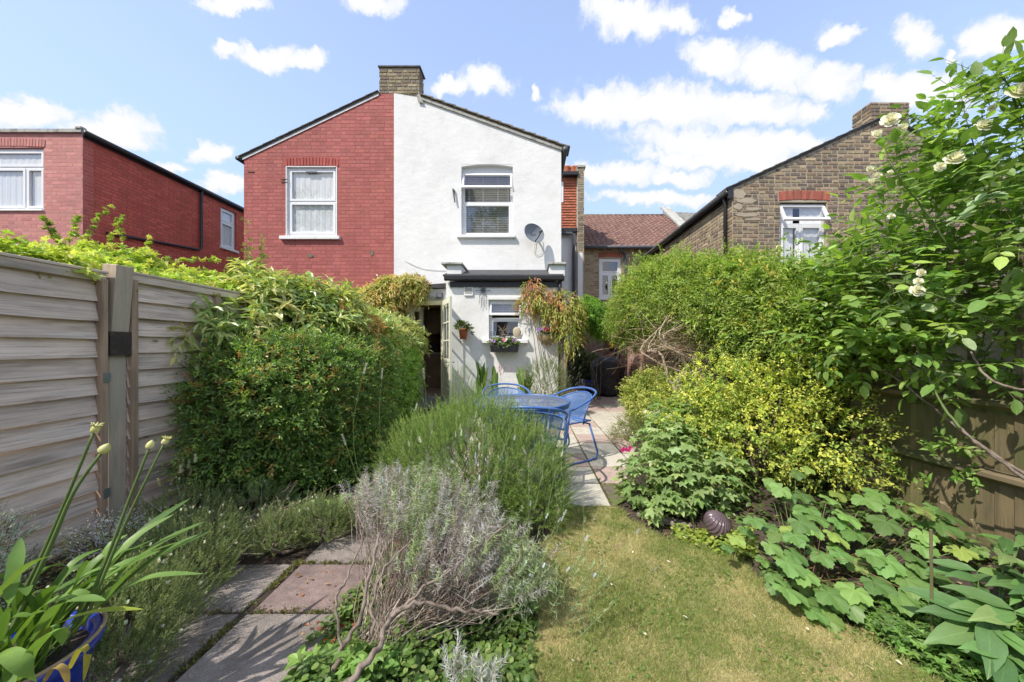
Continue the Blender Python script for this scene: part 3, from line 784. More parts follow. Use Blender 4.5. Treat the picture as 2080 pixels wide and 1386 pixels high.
for r in range(0, 22):
    for c in range(-4, 6):
        x0, x1 = 0.21 + 0.4525*c, 0.21 + 0.4525*(c+1)
        y0, y1 = 2.775 + 0.4535*r, 2.775 + 0.4535*(r+1)
        if y0 > 7.0 and x0 < 0.6: continue
        if r == 0 and c != 0: continue
        if r == 1 and c > 2: continue
        if c == 3 and r < 3 or (c > 3 and r < 10): continue
        if c < 0 and r < 1: continue
        isp = (r, c) in pink if r < 9 else random.random() < 0.6
        if r < 9 and c < 0: isp = random.random() < 0.4
        put_slab(patio, x0, x1, y0, y1, M['slab_pink'] if isp else M['slab_white'])
# the weathered path on the left
path = poly_sheet('path', [(-1.95, 0.5), (-0.85, 0.5), (-0.85, 3.3), (-1.6, 3.3), (-1.95, 2.2)], -0.024, M['soil'])
rows = [0.52, 0.90, 1.283, 1.665, 2.043, 2.43, 2.82, 3.2]
for i, (ya, yb) in enumerate(zip(rows, rows[1:])):
    if ya < 2.0:
        put_slab(path, -1.86, -1.388, ya, yb, M['slab_grey'], z=-0.008, gap=0.012)
    put_slab(path, -1.368 + 0.012*(i % 2), -0.90, ya, yb, M['slab_mauve'] if i in (3, 5) else M['slab_grey'], z=-0.006, gap=0.012)

# ---------------------------------------------------------------- buildings
STOCK = [(0.25, 0.19, 0.125), (0.19, 0.14, 0.098), (0.33, 0.26, 0.165), (0.145, 0.112, 0.085), (0.28, 0.20, 0.125), (0.23, 0.18, 0.13), (0.37, 0.29, 0.18), (0.165, 0.128, 0.105)]
STOCK_PALE = [(0.36, 0.28, 0.18), (0.42, 0.34, 0.22), (0.30, 0.22, 0.14), (0.38, 0.29, 0.18), (0.27, 0.19, 0.125)]
STOCK_CH = [(0.33, 0.27, 0.17), (0.25, 0.20, 0.13), (0.38, 0.31, 0.20), (0.21, 0.165, 0.12), (0.30, 0.26, 0.20)]
REDP = [(0.40, 0.125, 0.105), (0.415, 0.13, 0.11), (0.39, 0.118, 0.10), (0.405, 0.128, 0.108)]
REDARCH = [(0.43, 0.10, 0.08), (0.41, 0.09, 0.07)]
PINKP = [(0.50, 0.22, 0.19), (0.52, 0.235, 0.205), (0.48, 0.205, 0.18), (0.51, 0.225, 0.195)]
SIDEP = [(0.55, 0.125, 0.085), (0.57, 0.13, 0.09), (0.535, 0.12, 0.082)]  # side wall colour raised to make up for weak fill light there
REDB = [(0.36, 0.12, 0.085), (0.30, 0.095, 0.07), (0.40, 0.15, 0.11), (0.27, 0.09, 0.07)]
GY = 7.95
def gz(py, Y=GY): return H - (py - CY) * Y / F
def gxx(px, Y=GY): return (px - CX) * Y / F
def tube_part(name, pts, r, mat, parent, n=10, smooth=True):
    return MB().tube(pts, r, n).build(name, mat, parent, smooth=smooth)

# --- the red painted half
xp = gxx(800)
redh = empty('painted_brick_house', 'dark red painted brick gable with one white sash window, joined to the white rendered half', 'house', (-4.9, GY, 0))
xe = gxx(495.5)
ch_l, ch_r = gxx(770), gxx(852)
apex = 7.27
red_top = [(xe, gz(321)), (ch_l, gz(191)), (xp, gz(191))]
mF = frame_mat((0, GY, 0), (1, 0, 0), (0, 1, 0))
RW = (gxx(581), gxx(685), gz(481), gz(338))
rw = xf(wall_strips(MB(), xe, xp - 0.001, 0, red_top, [RW], 0.22), mF).build('wall', M['mortar_red'], redh)
bricks(rw, mF, xe, xp - 0.003, 0.5, 7.4, red_top, [RW, (gxx(576), gxx(690), gz(340), gz(318))], REDP, 'paint', course=0.0835, vis=lambda a, b: b < 610, wob=0.0015, proud=0.0022, joint=0.006)
arch_bricks(rw, mF, RW[0]-0.04, RW[1]+0.04, gz(340) - 0.01, 0.225, 0.03, 17, REDARCH, 'paint')
window(redh, mF, RW[0]+0.015, RW[1]-0.015, RW[2]+0.03, RW[3]-0.02, bars_h=[gz(409)], inset=0.045, fw=0.062, label='white sash window with net curtain', glass='glass_bright', sill=(gxx(571), gxx(692), gz(481)+0.015, 0.09, 0.07))
v_ = MB().box((gxx(620), GY-0.0 + 0.02, gz(350)), (gxx(642), GY+0.045, gz(347.5))); v_.build('trickle_vent', M['grey_pipe'], redh)
# painted white reveal round the opening
rv = MB(); a, b, c_, d = RW
rv.box((a, GY-0.010, c_), (a+0.018, GY+0.1, d)); rv.box((b-0.018, GY-0.010, c_), (b, GY+0.1, d)); rv.box((a+0.018, GY-0.009, d-0.018), (b-0.018, GY+0.1, d))
rv.build('painted_reveal', M['sill_white'], redh)
# two patches where brick has spalled off
for (px, py, w_, h_) in ((631, 520, 0.16, 0.08), (756, 514, 0.09, 0.15)):
    p_ = MB(); cx_, cz_ = gxx(px), gz(py)
    pts = [(cx_ + w_/2*math.cos(t)*random.uniform(.7, 1.1), cz_ + h_/2*math.sin(t)*random.uniform(.7, 1.1)) for t in np.linspace(0, 6.28, 11)[:-1]]
    p_.prism(pts, GY-0.012, GY-0.002); p_.build('spalled_patch', M['stocktile'], redh)
for (px, py) in ((572, 365), (572, 371), (505, 350)):
    MB().box((gxx(px), GY-0.012, gz(py)-0.01), (gxx(px+12), GY-0.004, gz(py)+0.008)).build('open_joint', M['room_dark'], redh)
# roof plane and verge of the red half
def roof_slab(parent, pa, pb, y0, y1, th, mat, name='roof', over=0.0):
    (xa, za), (xb, zb) = pa, pb
    mb = MB(); mb.prism([(xa, za), (xb, zb), (xb, zb+th), (xa, za+th)], y0, y1); return mb.build(name, mat, parent)
sl_r = (gz(191) - gz(321)) / (ch_l - xe)
roof_slab(redh, (xe-0.10, gz(321)-0.10*sl_r+0.002), (ch_l-0.001, gz(191)+0.002), GY-0.02, GY+6, 0.05, M['slate'])
for k in range(11):      # slates seen on edge along the verge
    ta, tb = k/11, (k+1)/11 + 0.02
    xa, xb = xe-0.12 + (ch_l-xe+0.11)*ta, xe-0.12 + (ch_l-xe+0.11)*min(tb, 1)
    za = gz(321) + (xa-xe)*sl_r + 0.058; zb = gz(321) + (xb-xe)*sl_r + 0.050
    MB().prism([(xa, za), (xb, zb), (xb, zb+0.014), (xa, za+0.016)], GY-0.05, GY+0.4).build('verge_slate', M['slate'], redh)
MB().prism([(xe-0.02, gz(321)-0.052), (ch_l-0.003, gz(191)-0.045), (ch_l-0.003, gz(191)+0.01), (xe-0.02, gz(321)+0.004)], GY-0.018, GY-0.009).build('verge_board', M['sill_white'], redh)
gt = MB(); gt.tube([(xe-0.10, GY-0.06, gz(322)-0.02), (xe-0.10, GY+4.6, gz(322)-0.02)], 0.055, 10); gt.build('gutter', M['black'], redh, smooth=True)

# --- the white rendered half
whh = empty('white_rendered_house', 'white rendered gable with blinds in its upstairs window and a satellite dish', 'house', (-1.2, GY, 0))
xw = gxx(1140)
WW = (gxx(937), gxx(1041.5), gz(479), gz(334))
DOORH = (-2.62, -1.80, 0.0, 2.25)
white_top = [(xp, gz(191)+0.02), (ch_r, gz(199)), (xw, gz(302))]
wwm = MB(); wall_strips(wwm, xp + 0.001, xw, 0, white_top, [WW, DOORH], 0.22); xf(wwm, mF)
ww_o = wwm.build('wall', M['render_white'], whh)
# segmental head of the opening
mb = MB(); n = 14; a, b = WW[0], WW[1]
for i in range(n):
    t0, t1 = i/n, (i+1)/n
    x0, x1 = a+(b-a)*t0, a+(b-a)*t1
    z0_, z1_ = WW[3]-0.055*(2*t0-1)**2, WW[3]-0.055*(2*t1-1)**2
    mb.prism([(x0, z0_), (x1, z1_), (x1, WW[3]+0.0), (x0, WW[3]+0.0)], GY+0.003, GY+0.18)
mb.build('arched_head', M['render_white'], whh)
window(whh, mF, WW[0]+0.003, WW[1]-0.003, WW[2], gz(344), bars_h=[gz(409.5)], inset=0.10, fw=0.06, back=None, label='white casement with its top sash open over a lowered blind',
       tilt=(gz(384), gz(349), 0.33), blind=(gz(474), gz(349), -0.30), glass='glass', sill=(gxx(929), gxx(1047), gz(478), 0.075, 0.08))
MB().box((WW[0], GY+0.10, gz(344)), (WW[1], GY+0.17, WW[3])).build('window_head_board', M['trim_white'], whh)
# chimney on the party wall
def chimney(name, label, x0, x1, y0, y1, z0, z1, pal, key, parent, corb=0.0, course=0.078, sides='front,right'):
    c = MB().box((x0+0.012, y0+0.012, z0), (x1-0.012, y1-0.012, z1)).build(name, M['mortar'], parent)
    if label: c['label'] = label
    bricks(c, frame_mat((0, y0+0.012, 0), (1, 0, 0), (0, 1, 0)), x0, x1, z0, z1-0.01, [(x0, z1), (x1, z1)], [], pal, key, course=course, nobj=90, wob=0.001, proud=0.012)
    if 'right' in sides:
        bricks(c, frame_mat((x1-0.012, 0, 0), (0, 1, 0), (-1, 0, 0)), y0, y1, z0, z1-0.01, [(y0, z1), (y1, z1)], [], pal, key, course=course, nobj=90, wob=0.001, proud=0.012)
    if 'left' in sides:
        bricks(c, frame_mat((x0+0.012, 0, 0), (0, 1, 0), (1, 0, 0)), y0, y1, z0, z1-0.01, [(y0, z1), (y1, z1)], [], pal, key, course=course, nobj=90, wob=0.001, proud=0.012)
    return c
ctop = gz(137.5)
chm = chimney('chimney', 'brown and yellow stock brick chimney astride the party wall', ch_l, ch_r, GY-0.004, GY+0.33, gz(191)+0.002, ctop, STOCK_CH, 'stock', whh, course=0.082)
MB().slab([(ch_l-0.02, GY-0.03), (ch_r+0.03, GY-0.03), (ch_r+0.03, GY+0.36), (ch_l-0.02, GY+0.36)], ctop+0.001, ctop+0.03).build('chimney_cap', M['slate'], whh)
MB().box((ch_l+0.02, GY+0.02, 6.4), (ch_r-0.02, GY+0.31, gz(191)+0.001)).build('chimney_base', M['mortar'], whh)
# lead flashing and roof of the white half with its tile verge
sl_w = (gz(302) - gz(199)) / (xw - ch_r)
roof_slab(whh, (ch_r, gz(199)+0.002), (xw+0.10, gz(302)+0.10*sl_w+0.002), GY-0.02, GY+6, 0.05, M['stocktile'])
nt_ = 13
for k in range(nt_):
    xa = ch_r + 0.02 + (xw + 0.13 - ch_r) * k / nt_; xb = xa + (xw + 0.13 - ch_r) / nt_ + 0.05
    za = gz(199) + (xa-ch_r)*sl_w; zb = gz(199) + (xb-ch_r)*sl_w
    MB().prism([(xa, za+0.055), (xb, zb+0.075), (xb, zb+0.105), (xa, za+0.075)], GY-0.06, GY+0.35).build('verge_tile', M['stocktile'], whh)
MB().prism([(ch_r-0.03, gz(199)-0.035), (xw+0.01, gz(302)-0.05), (xw+0.01, gz(302)+0.004), (ch_r-0.03, gz(199)+0.015)], GY-0.035, GY-0.002).build('verge_mortar', M['coping'], whh)
MB().prism([(ch_r-0.02, gz(210)), (ch_r+0.10, gz(212)), (ch_r+0.02, gz(193)), (ch_r-0.05, gz(196))], GY-0.045, GY-0.025).build('flashing', M['coping'], whh)
gt = MB(); gt.tube([(xw+0.09, GY-0.08, gz(306)), (xw+0.09, GY+4, gz(306))], 0.06, 10); gt.build('gutter', M['grey_pipe'], whh, smooth=True)
# old iron bracket
ib = MB(); ib.cbox((gxx(922), GY-0.02, gz(389)), (0.045, 0.05, 0.05)); ib.tube([(gxx(921), GY-0.05, gz(386)), (gxx(925), GY-0.05, gz(413))], 0.017, 6)
ib.build('iron_bracket', M['grey_pipe'], whh)
# sagging cable on the wall
tube_part('cable', [P(822 + 12*k, 530 + [0, 6, 12, 16, 18, 19, 20, 20][k], GY - 0.012) for k in range(8)], 0.004, M['coping'], whh, 5)

# --- extension
EY = 7.05
def ez(py, Y=EY): return H - (py - CY) * Y / F
def exx(px, Y=EY): return (px - CX) * Y / F
ext = empty('kitchen_extension', 'white rendered single storey kitchen extension with a black gutter', 'building', (-0.5, EY, 0))
x0e, x1e = exx(906), exx(1140)
EW = (exx(993), exx(1060), ez(690), ez(609))
mE = frame_mat((0, EY, 0), (1, 0, 0), (0, 1, 0))
ewall = MB(); wall_strips(ewall, x0e, x1e, 0, [(x0e, 2.60), (x1e, 2.60)], [EW], 0.16); xf(ewall, mE)
ewall.box((x0e, EY+0.16, 0), (x0e+0.12, GY, 2.9)); ewall.box((x1e-0.12, EY+0.16, 0), (x1e, GY, 2.9))
ewall.build('wall', M['render_white'], ext)
rf = MB(); rf.add([(x0e-0.04, EY-0.10, 2.70), (x1e+0.04, EY-0.10, 2.70), (x1e+0.04, GY-0.002, 3.02), (x0e-0.04, GY-0.002, 3.02), (x0e-0.04, EY-0.10, 2.74), (x1e+0.04, EY-0.10, 2.74), (x1e+0.04, GY-0.002, 3.06), (x0e-0.04, GY-0.002, 3.06)],
    [(0,3,2,1),(4,5,6,7),(0,1,5,4),(1,2,6,5),(2,3,7,6),(3,0,4,7)]); rf.build('roof', M['black_felt'], ext)
MB().box((x0e+0.09, EY-0.035, 2.50), (x1e-0.07, EY-0.003, 2.61)).build('fascia', M['black'], ext)
gu = MB(); gyc = EY-0.10; ga, gb = exx(903, gyc), exx(1146, gyc)
prof = [(gyc-0.06, 2.70), (gyc-0.055, 2.64), (gyc-0.03, 2.615), (gyc+0.03, 2.615), (gyc+0.055, 2.64), (gyc+0.06, 2.70)]
vs = [(ga, y, z) for y, z in prof] + [(gb, y, z) for y, z in prof]
gu.add(vs, [(i, i+1, i+7, i+6) for i in range(5)] + [(0, 1, 2, 3, 4, 5), (6, 7, 8, 9, 10, 11), (0, 6, 11, 5)]); gu.build('gutter', M['black'], ext)
tube_part('downpipe', [(exx(1137), EY-0.07, 2.63), (exx(1137), EY-0.06, 2.45), (exx(1137), EY-0.06, 0.05)], 0.04, M['black'], ext)
# the two parapet blocks with their copings
for (pa, pb, side) in ((908, 937, 0), (1116, 1147, 1)):
    xa, xb = exx(pa, 7.08), exx(pb, 7.08)
    MB().box((xa, 7.08, 2.72), (xb, GY-0.003, 2.96)).build('parapet', M['render_white'], ext)
    c = MB().box((xa-0.08*(1-side)-0.03, 7.02, 2.963), (xb+0.03, GY-0.004, 3.01)).build('parapet_coping', M['coping'], ext, bevel=0.008)
window(ext, mE, EW[0]+0.003, EW[1]-0.003, EW[2]+0.0, EW[3], bars_h=[ez(648)], inset=0.07, fw=0.05, back=None, glass='glass', tilt=(ez(641), ez(613), 0.30), blind=(ez(640), ez(612), -0.9),
       label='white kitchen window with its top sash ajar', sill=(exx(979), exx(1073), ez(689), 0.085, 0.10))
MB().box((EW[0]-0.02, EY-0.02, EW[3]), (EW[1]+0.03, EY-0.003, EW[3]+0.05)).build('window_head_board', M['sill_white'], ext)
vt = MB().box((exx(943), EY-0.03, ez(601)), (exx(961), EY-0.002, ez(579))).build('vent', M['trim_white'], ext)
MB().box((exx(945), EY-0.034, ez(597)), (exx(959), EY-0.031, ez(581))).build('vent_grille', M['coping'], vt)

# --- lean-to with the door
DY = 7.2
def dz(py, Y=DY): return H - (py - CY) * Y / F
def dxx(px, Y=DY): return (px - CX) * Y / F
lt = empty('door_lobby', 'small lean-to lobby with cream door frame beside the kitchen extension', 'building', (-2.3, DY, 0))
D0, D1, DT = dxx(823), dxx(901), dz(611)
mD = frame_mat((0, DY, 0), (1, 0, 0), (0, 1, 0))
lw_ = MB(); wall_strips(lw_, -3.05, x0e-0.002, 0, [(-3.05, 2.44), (x0e-0.002, 2.50)], [(D0, D1, 0.0, DT)], 0.16); xf(lw_, mD); lw_.build('wall', M['render_white'], lt)
MB().prism([(-3.10, 2.445), (x0e-0.01, 2.51), (x0e-0.01, 2.60), (-3.10, 2.50)], DY-0.08, GY-0.002).build('roof', M['black_felt'], lt)
MB().box((D0-0.02, DY-0.018, dz(610)), (D1, DY-0.002, dz(603))).build('lintel', M['coping'], lt)
fr = MB(); t = 0.075
fr.box((D0, DY-0.02, 0.25), (D0+t, DY+0.12, DT)); fr.box((D1-0.05, DY-0.02, 0.25), (D1, DY+0.12, DT)); fr.box((D0+t, DY-0.02, DT-0.09), (D1-0.05, DY+0.12, DT))
fr.build('door_frame', M['cream'], lt)
MB().box((D0, DY-0.12, 0.0), (D1, DY+0.2, 0.25)).build('door_step', M['coping'], lt)
# room beyond the door
rm = MB(); xa, xb, ya, yb, zb_ = D0+0.02, D1-0.001, DY+0.16, 10.2, 2.24
rm.add([(xa, ya, 0.26), (xb, ya, 0.26), (xb, ya, zb_), (xa, ya, zb_), (xa, yb, 0.26), (xb, yb, 0.26), (xb, yb, zb_), (xa, yb, zb_)],
       [(4, 5, 6, 7), (0, 1, 5, 4), (3, 2, 6, 7), (0, 4, 7, 3), (1, 5, 6, 2)])
rm.build('kitchen_room', M['room'], lt)
cb_ = MB(); cb_.box((xa+0.02, 8.6, 1.62), (xa+0.34, 9.5, 2.2)); MB().box((xa+0.01, 8.6, 0.27), (xa+0.44, 9.5, 1.10)).build('kitchen_base_unit', M['cupboard'], lt); cb_.build('kitchen_cupboard', M['cupboard'], lt)
MB().box((xa+0.01, 8.56, 1.102), (xa+0.46, 9.52, 1.14)).build('worktop', M['coping'], lt)
MB().box((xa+0.05, 8.7, 1.141), (xa+0.25, 8.95, 1.38)).build('kettle', M['black'], lt)
def door_leaf(name, hinge, ang, w, z0, z1, mat, side, glazed_rows, parent, frost=False):
    """leaf in its own frame: x along the leaf, y thickness"""
    L_ = Matrix.Translation(Vector((hinge[0], hinge[1], 0))) @ Matrix.Rotation(ang, 4, 'Z')
    mb = MB(); th = 0.042; st = 0.10
    mb.box((0, 0, z0), (st, th, z1)); mb.box((w-st, 0, z0), (w, th, z1))
    mid = z0 + 0.62
    mb.box((st, 0, z0), (w-st, th, z0+0.20)); mb.box((st, 0, mid), (w-st, th, mid+0.16)); mb.box((st, 0, z1-0.11), (w-st, th, z1))
    mb.box((st, 0.012, z0+0.20), (w-st, th-0.012, mid))
    h0, h1 = mid+0.16, z1-0.11
    if not frost:
        mb.box((w/2-0.012, 0.008, h0), (w/2+0.012, th-0.008, h1))
        for k in range(1, glazed_rows): zc = h0 + (h1-h0)*k/glazed_rows; mb.box((st, 0.006, zc-0.012), (w-st, th-0.006, zc+0.012))
        n = 8
        for i in range(n):      # arched heads of the top lights
            for (xa, xb) in ((st, w/2-0.012), (w/2+0.012, w-st)):
                t0, t1 = i/n, (i+1)/n
                f0, f1 = (0.07*(abs(2*t0-1))**2, 0.07*(abs(2*t1-1))**2)
                mb.prism([(xa+(xb-xa)*t0, h1-f0-0.001), (xa+(xb-xa)*t1, h1-f1-0.001), (xa+(xb-xa)*t1, h1+0.001), (xa+(xb-xa)*t0, h1+0.001)], 0.009, th-0.009)
    d = xf(mb, L_).build(name, mat, parent)
    g = MB().box((st+0.001, th/2-0.003, h0+0.001), (w-st-0.001, th/2+0.003, h1-0.001)); xf(g, L_).build('pane', M['glass_bright'], d)
    hd = MB(); xh = w-0.05
    hd.tube([(xh, -0.05, mid+0.1), (xh, th+0.05, mid+0.1)], 0.008, 6); hd.tube([(xh, -0.05, mid+0.1), (xh-0.11, -0.055, mid+0.1)], 0.009, 6); hd.tube([(xh, th+0.05, mid+0.1), (xh-0.11, th+0.055, mid+0.1)], 0.009, 6)
    xf(hd, L_).build('handle', M['grey_pipe'], d)
    return d
dl = door_leaf('door', (D1-0.02, DY-0.045), math.atan2(-0.76, 0.34), 0.80, 0.27, DT-0.02, M['cream_white'], 1, 3, lt)
dl['label'] = 'cream glazed door leaf standing open against the white wall'
dl2 = door_leaf('door', (D0+0.075, DY+0.13), R(62), 0.36, 0.27, DT-0.09, M['cream_white'], 1, 1, lt, frost=True)
dl2['label'] = 'narrow cream side leaf folded into the lobby'

# --- pink front / red side building on the left
LX = gxx(168)
lb = empty('flat_roofed_painted_house', 'flat roofed painted brick house with pinkish rear wall and deep red side wall', 'house', (LX-1.5, GY, 0))
ltop = gz(271)
LW = (gxx(-42), gxx(89), gz(427), gz(300))
lwm = MB(); wall_strips(lwm, LX-4.2, LX-0.001, 0, [(LX-4.2, ltop), (LX, ltop)], [LW], 0.2); xf(lwm, mF)
lw = lwm.build('wall', M['mortar_pink'], lb)
bricks(lw, mF, LX-2.6, LX-0.004, 1.6, ltop, [(LX-4, ltop), (LX, ltop)], [LW, (LW[0]-0.05, LW[1]+0.05, LW[3]-0.02, LW[3]+0.25)], PINKP, 'paint', course=0.0835, vis=lambda a, b: b < 540, wob=0.0015, proud=0.0022, joint=0.006)
arch_bricks(lw, mF, LW[0]-0.04, LW[1]+0.04, LW[3]-0.015, 0.225, 0.025, 22, PINKP, 'paint')
window(lb, mF, LW[0]+0.01, LW[1]-0.01, LW[2]+0.01, LW[3]-0.01, bars_v=[(gxx(48), LW[2], gz(339))], bars_h=[gz(339)], inset=0.05, fw=0.065, label='white casement window with net curtains', glass='glass_bright', sill=(LW[0]-0.03, LW[1]+0.01, LW[2]+0.02, 0.05, 0.04))
SYL = 13.0
mS = frame_mat((LX, 0, 0), (0, 1, 0), (-1, 0, 0))
def side_y(px): return LX * F / (px - CX)
LSW = (side_y(448), side_y(480), 0, 0)
LSW = (LSW[0], LSW[1], H - (512 - CY)*LSW[1]/F + 0.02, H - (434 - CY)*LSW[1]/F)
lsm = MB(); wall_strips(lsm, GY+0.203, SYL, 0, [(GY, ltop), (SYL, ltop)], [LSW], 0.2); xf(lsm, mS)
ls = lsm.build('wall', M['mortar_red2'], lb); ls['label'] = 'deep red side wall'
bricks(ls, mS, GY+0.004, SYL, 2.0, ltop, [(GY, ltop), (SYL, ltop)], [LSW], SIDEP, 'paint', course=0.0835, vis=lambda a, b: b < 545 and a < 495, wob=0.002, proud=0.005, joint=0.009)
window(lb, mS, LSW[0]+0.01, LSW[1]-0.01, LSW[2], LSW[3], bars_h=[LSW[2]+(LSW[3]-LSW[2])*0.66], inset=0.06, fw=0.07, label='white side window with net curtain', sill=(LSW[0]-0.05, LSW[1]+0.05, LSW[2]+0.02, 0.09, 0.07))
MB().box((LX-4.2, GY-0.05, ltop+0.002), (LX+0.02, GY+0.3, ltop+0.075)).build('roof_edge', M['coping'], lb)
MB().box((LX-4.2, GY+0.3, ltop+0.002), (LX+0.02, SYL, ltop+0.06)).build('roof', M['black_felt'], lb)
sg = MB(); sg.box((LX+0.021, GY-0.03, ltop-0.10), (LX+0.05, SYL, ltop+0.06)); sg.build('fascia', M['black'], lb)
tube_part('gutter', [(LX+0.11, GY-0.06, ltop-0.01), (LX+0.11, SYL, ltop-0.01)], 0.06, M['black'], lb)
dpy = side_y(405)
tube_part('downpipe', [(LX+0.10, dpy, ltop-0.03), (LX+0.06, dpy, ltop-0.15), (LX+0.06, dpy, 2*0 + H - (504-CY)*dpy/F), (LX+0.06, dpy-0.10, H - (509-CY)*dpy/F), (LX+0.06, dpy-2.4, H - (514-CY)*dpy/F - 0.18)], 0.036, M['black'], lb)
fl = MB(); fl.cbox((LX-0.03, GY-0.01, ltop+0.10), (0.16, 0.12, 0.07), None); fl.build('crumbled_mortar', M['coping'], lb, bevel=0.02)

# small stretch of an older roof seen between the two red houses
ob = empty('old_brick_outhouse_roof', 'weathered brick and tile roof end between the two red houses', 'building', (-8.6, 14, 0))
MB().prism([(-9.9, 0), (-7.2, 0), (-7.2, 6.15), (-8.2, 6.30), (-9.9, 5.4)], 14.0, 15.0).build('wall', M['stocktile'], ob)
MB().prism([(-9.95, 5.40), (-8.2, 6.31), (-7.1, 6.15), (-7.1, 6.22), (-8.2, 6.39), (-9.95, 5.48)], 13.9, 15.1).build('roof', M['slate'], ob)

# --- stock brick house on the right
RY = 7.3
def rz(py, Y=RY): return H - (py - CY) * Y / F
def rx(px, Y=RY): return (px - CX) * Y / F
rb = empty('stock_brick_house', 'brown stock brick gabled house with a red soldier arch over its window', 'house', (7.0, RY, 0))
X0 = rx(1488); ZE = rz(383); XA, ZA = 7.49, 6.10; X1 = 2*XA - X0 + 0.1
mR = frame_mat((0, RY, 0), (1, 0, 0), (0, 1, 0))
rtop = [(X0, ZE), (XA, ZA), (X1, ZE)]
QW = (rx(1584), rx(1680), 2.95, rz(411))
rwm = MB(); wall_strips(rwm, X0+0.001, X1, 0, rtop, [QW], 0.2); xf(rwm, mR)
rwo = rwm.build('wall', M['mortar'], rb)
bricks(rwo, mR, X0+0.002, X1, 1.9, 6.2, rtop, [QW, (QW[0]-0.05, QW[1]+0.06, QW[3], QW[3]+0.26)], STOCK, 'stock', course=0.0772, vis=lambda a, b: b < 530 and a < 1900, wob=0.001, proud=0.008, joint=0.013)
arch_bricks(rwo, mR, QW[0]-0.03, QW[1]+0.06, QW[3]+0.01, 0.235, 0.02, 15, [(0.36, 0.105, 0.075), (0.31, 0.09, 0.065), (0.40, 0.13, 0.09)], 'stock')
window(rb, mR, QW[0]+0.01, QW[1]-0.01, QW[2], QW[3]-0.02, bars_v=[((QW[0]+QW[1])/2-0.04, QW[2], rz(455))], bars_h=[rz(455)], inset=0.07, fw=0.065, back=[(QW[0]+0.06, (QW[0]+QW[1])/2-0.14), ((QW[0]+QW[1])/2, QW[1]-0.06)],
       tilt=(rz(453), rz(414), 0.42), label='white casement with its top sash propped open', glass='glass')
# mortar smeared over the corner bricks
for (px, py, w_, h_) in ((1500, 395, .35, .22), (1516, 408, .42, .12), (1499, 420, .22, .16), (1530, 425, .40, .07), (1515, 437, .5, .09), (1530, 446, .38, .06)):
    cx_, cz_ = rx(px), rz(py)
    pts = [(cx_ + w_/2*math.cos(t)*random.uniform(.75, 1.1), cz_ + h_/2*math.sin(t)*random.uniform(.7, 1.1)) for t in np.linspace(0, 6.28, 15)[:-1]]
    MB().prism(pts, RY-0.012, RY-0.001).build('mortar_patch', M['mortar'], rb)
mRS = frame_mat((X0, 0, 0), (0, 1, 0), (1, 0, 0))
rsm = MB(); wall_strips(rsm, RY+0.203, 13.2, 0, [(RY, ZE), (13.2, ZE)], [], 0.2); xf(rsm, mRS)
rs = rsm.build('wall', M['mortar'], rb); rs['label'] = 'side wall under the long gutter'
bricks(rs, mRS, RY+0.004, 13.2, 2.2, ZE-0.06, [(RY, ZE), (13.2, ZE)], [], STOCK_PALE + STOCK[:3], 'stock', course=0.0772, vis=lambda a, b: b < 520, wob=0.001, proud=0.008, joint=0.013)
sl_q = (ZA - ZE) / (XA - X0)
roof_slab(rb, (X0-0.16, ZE-0.16*sl_q+0.004), (XA, ZA+0.004), RY-0.02, 13.2, 0.045, M['slate'])
roof_slab(rb, (XA+0.001, ZA+0.004), (X1+0.1, ZE+0.004), RY-0.02, 13.2, 0.045, M['slate'])
for sgn in (1, -1):
    for k in range(13):
        ta, tb = k/13, (k+1)/13 + 0.012
        xa, xb = X0-0.16+(XA-X0+0.16)*ta, X0-0.16+(XA-X0+0.16)*min(tb, 1)
        za, zb2 = ZE + (xa-X0)*sl_q + 0.055, ZE + (xb-X0)*sl_q + 0.045
        if sgn < 0: xa, xb = 2*XA - xa, 2*XA - xb
        MB().prism([(xa, za), (xb, zb2), (xb, zb2+0.015), (xa, za+0.022)], RY-0.055, RY+0.35).build('verge_slate', M['slate'], rb)
cl, cr_ = rx(1768), rx(1847)
chr_ = chimney('chimney', 'squat stock brick chimney without pots', cl, cr_, RY-0.004, 7.72, 5.4, rz(208), STOCK + STOCK_CH, 'stock', rb, sides='front,left')
MB().slab([(cl+0.02, RY+0.02), (cr_-0.02, RY+0.02), (cr_-0.02, 7.70), (cl+0.02, 7.70)], rz(208)-0.005, rz(208)+0.012).build('chimney_cap', M['mortar'], rb)
MB().box((X0-0.04, RY+0.05, ZE-0.19), (X0-0.003, 13.2, ZE-0.02)).build('fascia', M['black'], rb)
tube_part('gutter', [(X0-0.10, RY-0.02, ZE-0.09), (X0-0.10, 13.2, ZE-0.09)], 0.058, M['black'], rb)
MB().box((X0-0.11, RY-0.03, ZE-0.22), (X0+0.0, RY-0.002, ZE+0.01)).build('barge_end', M['black'], rb)
tube_part('downpipe', [(X0-0.09, RY+0.18, ZE-0.10), (X0-0.055, RY+0.18, ZE-0.24), (X0-0.055, RY+0.18, 2.6)], 0.036, M['black'], rb)
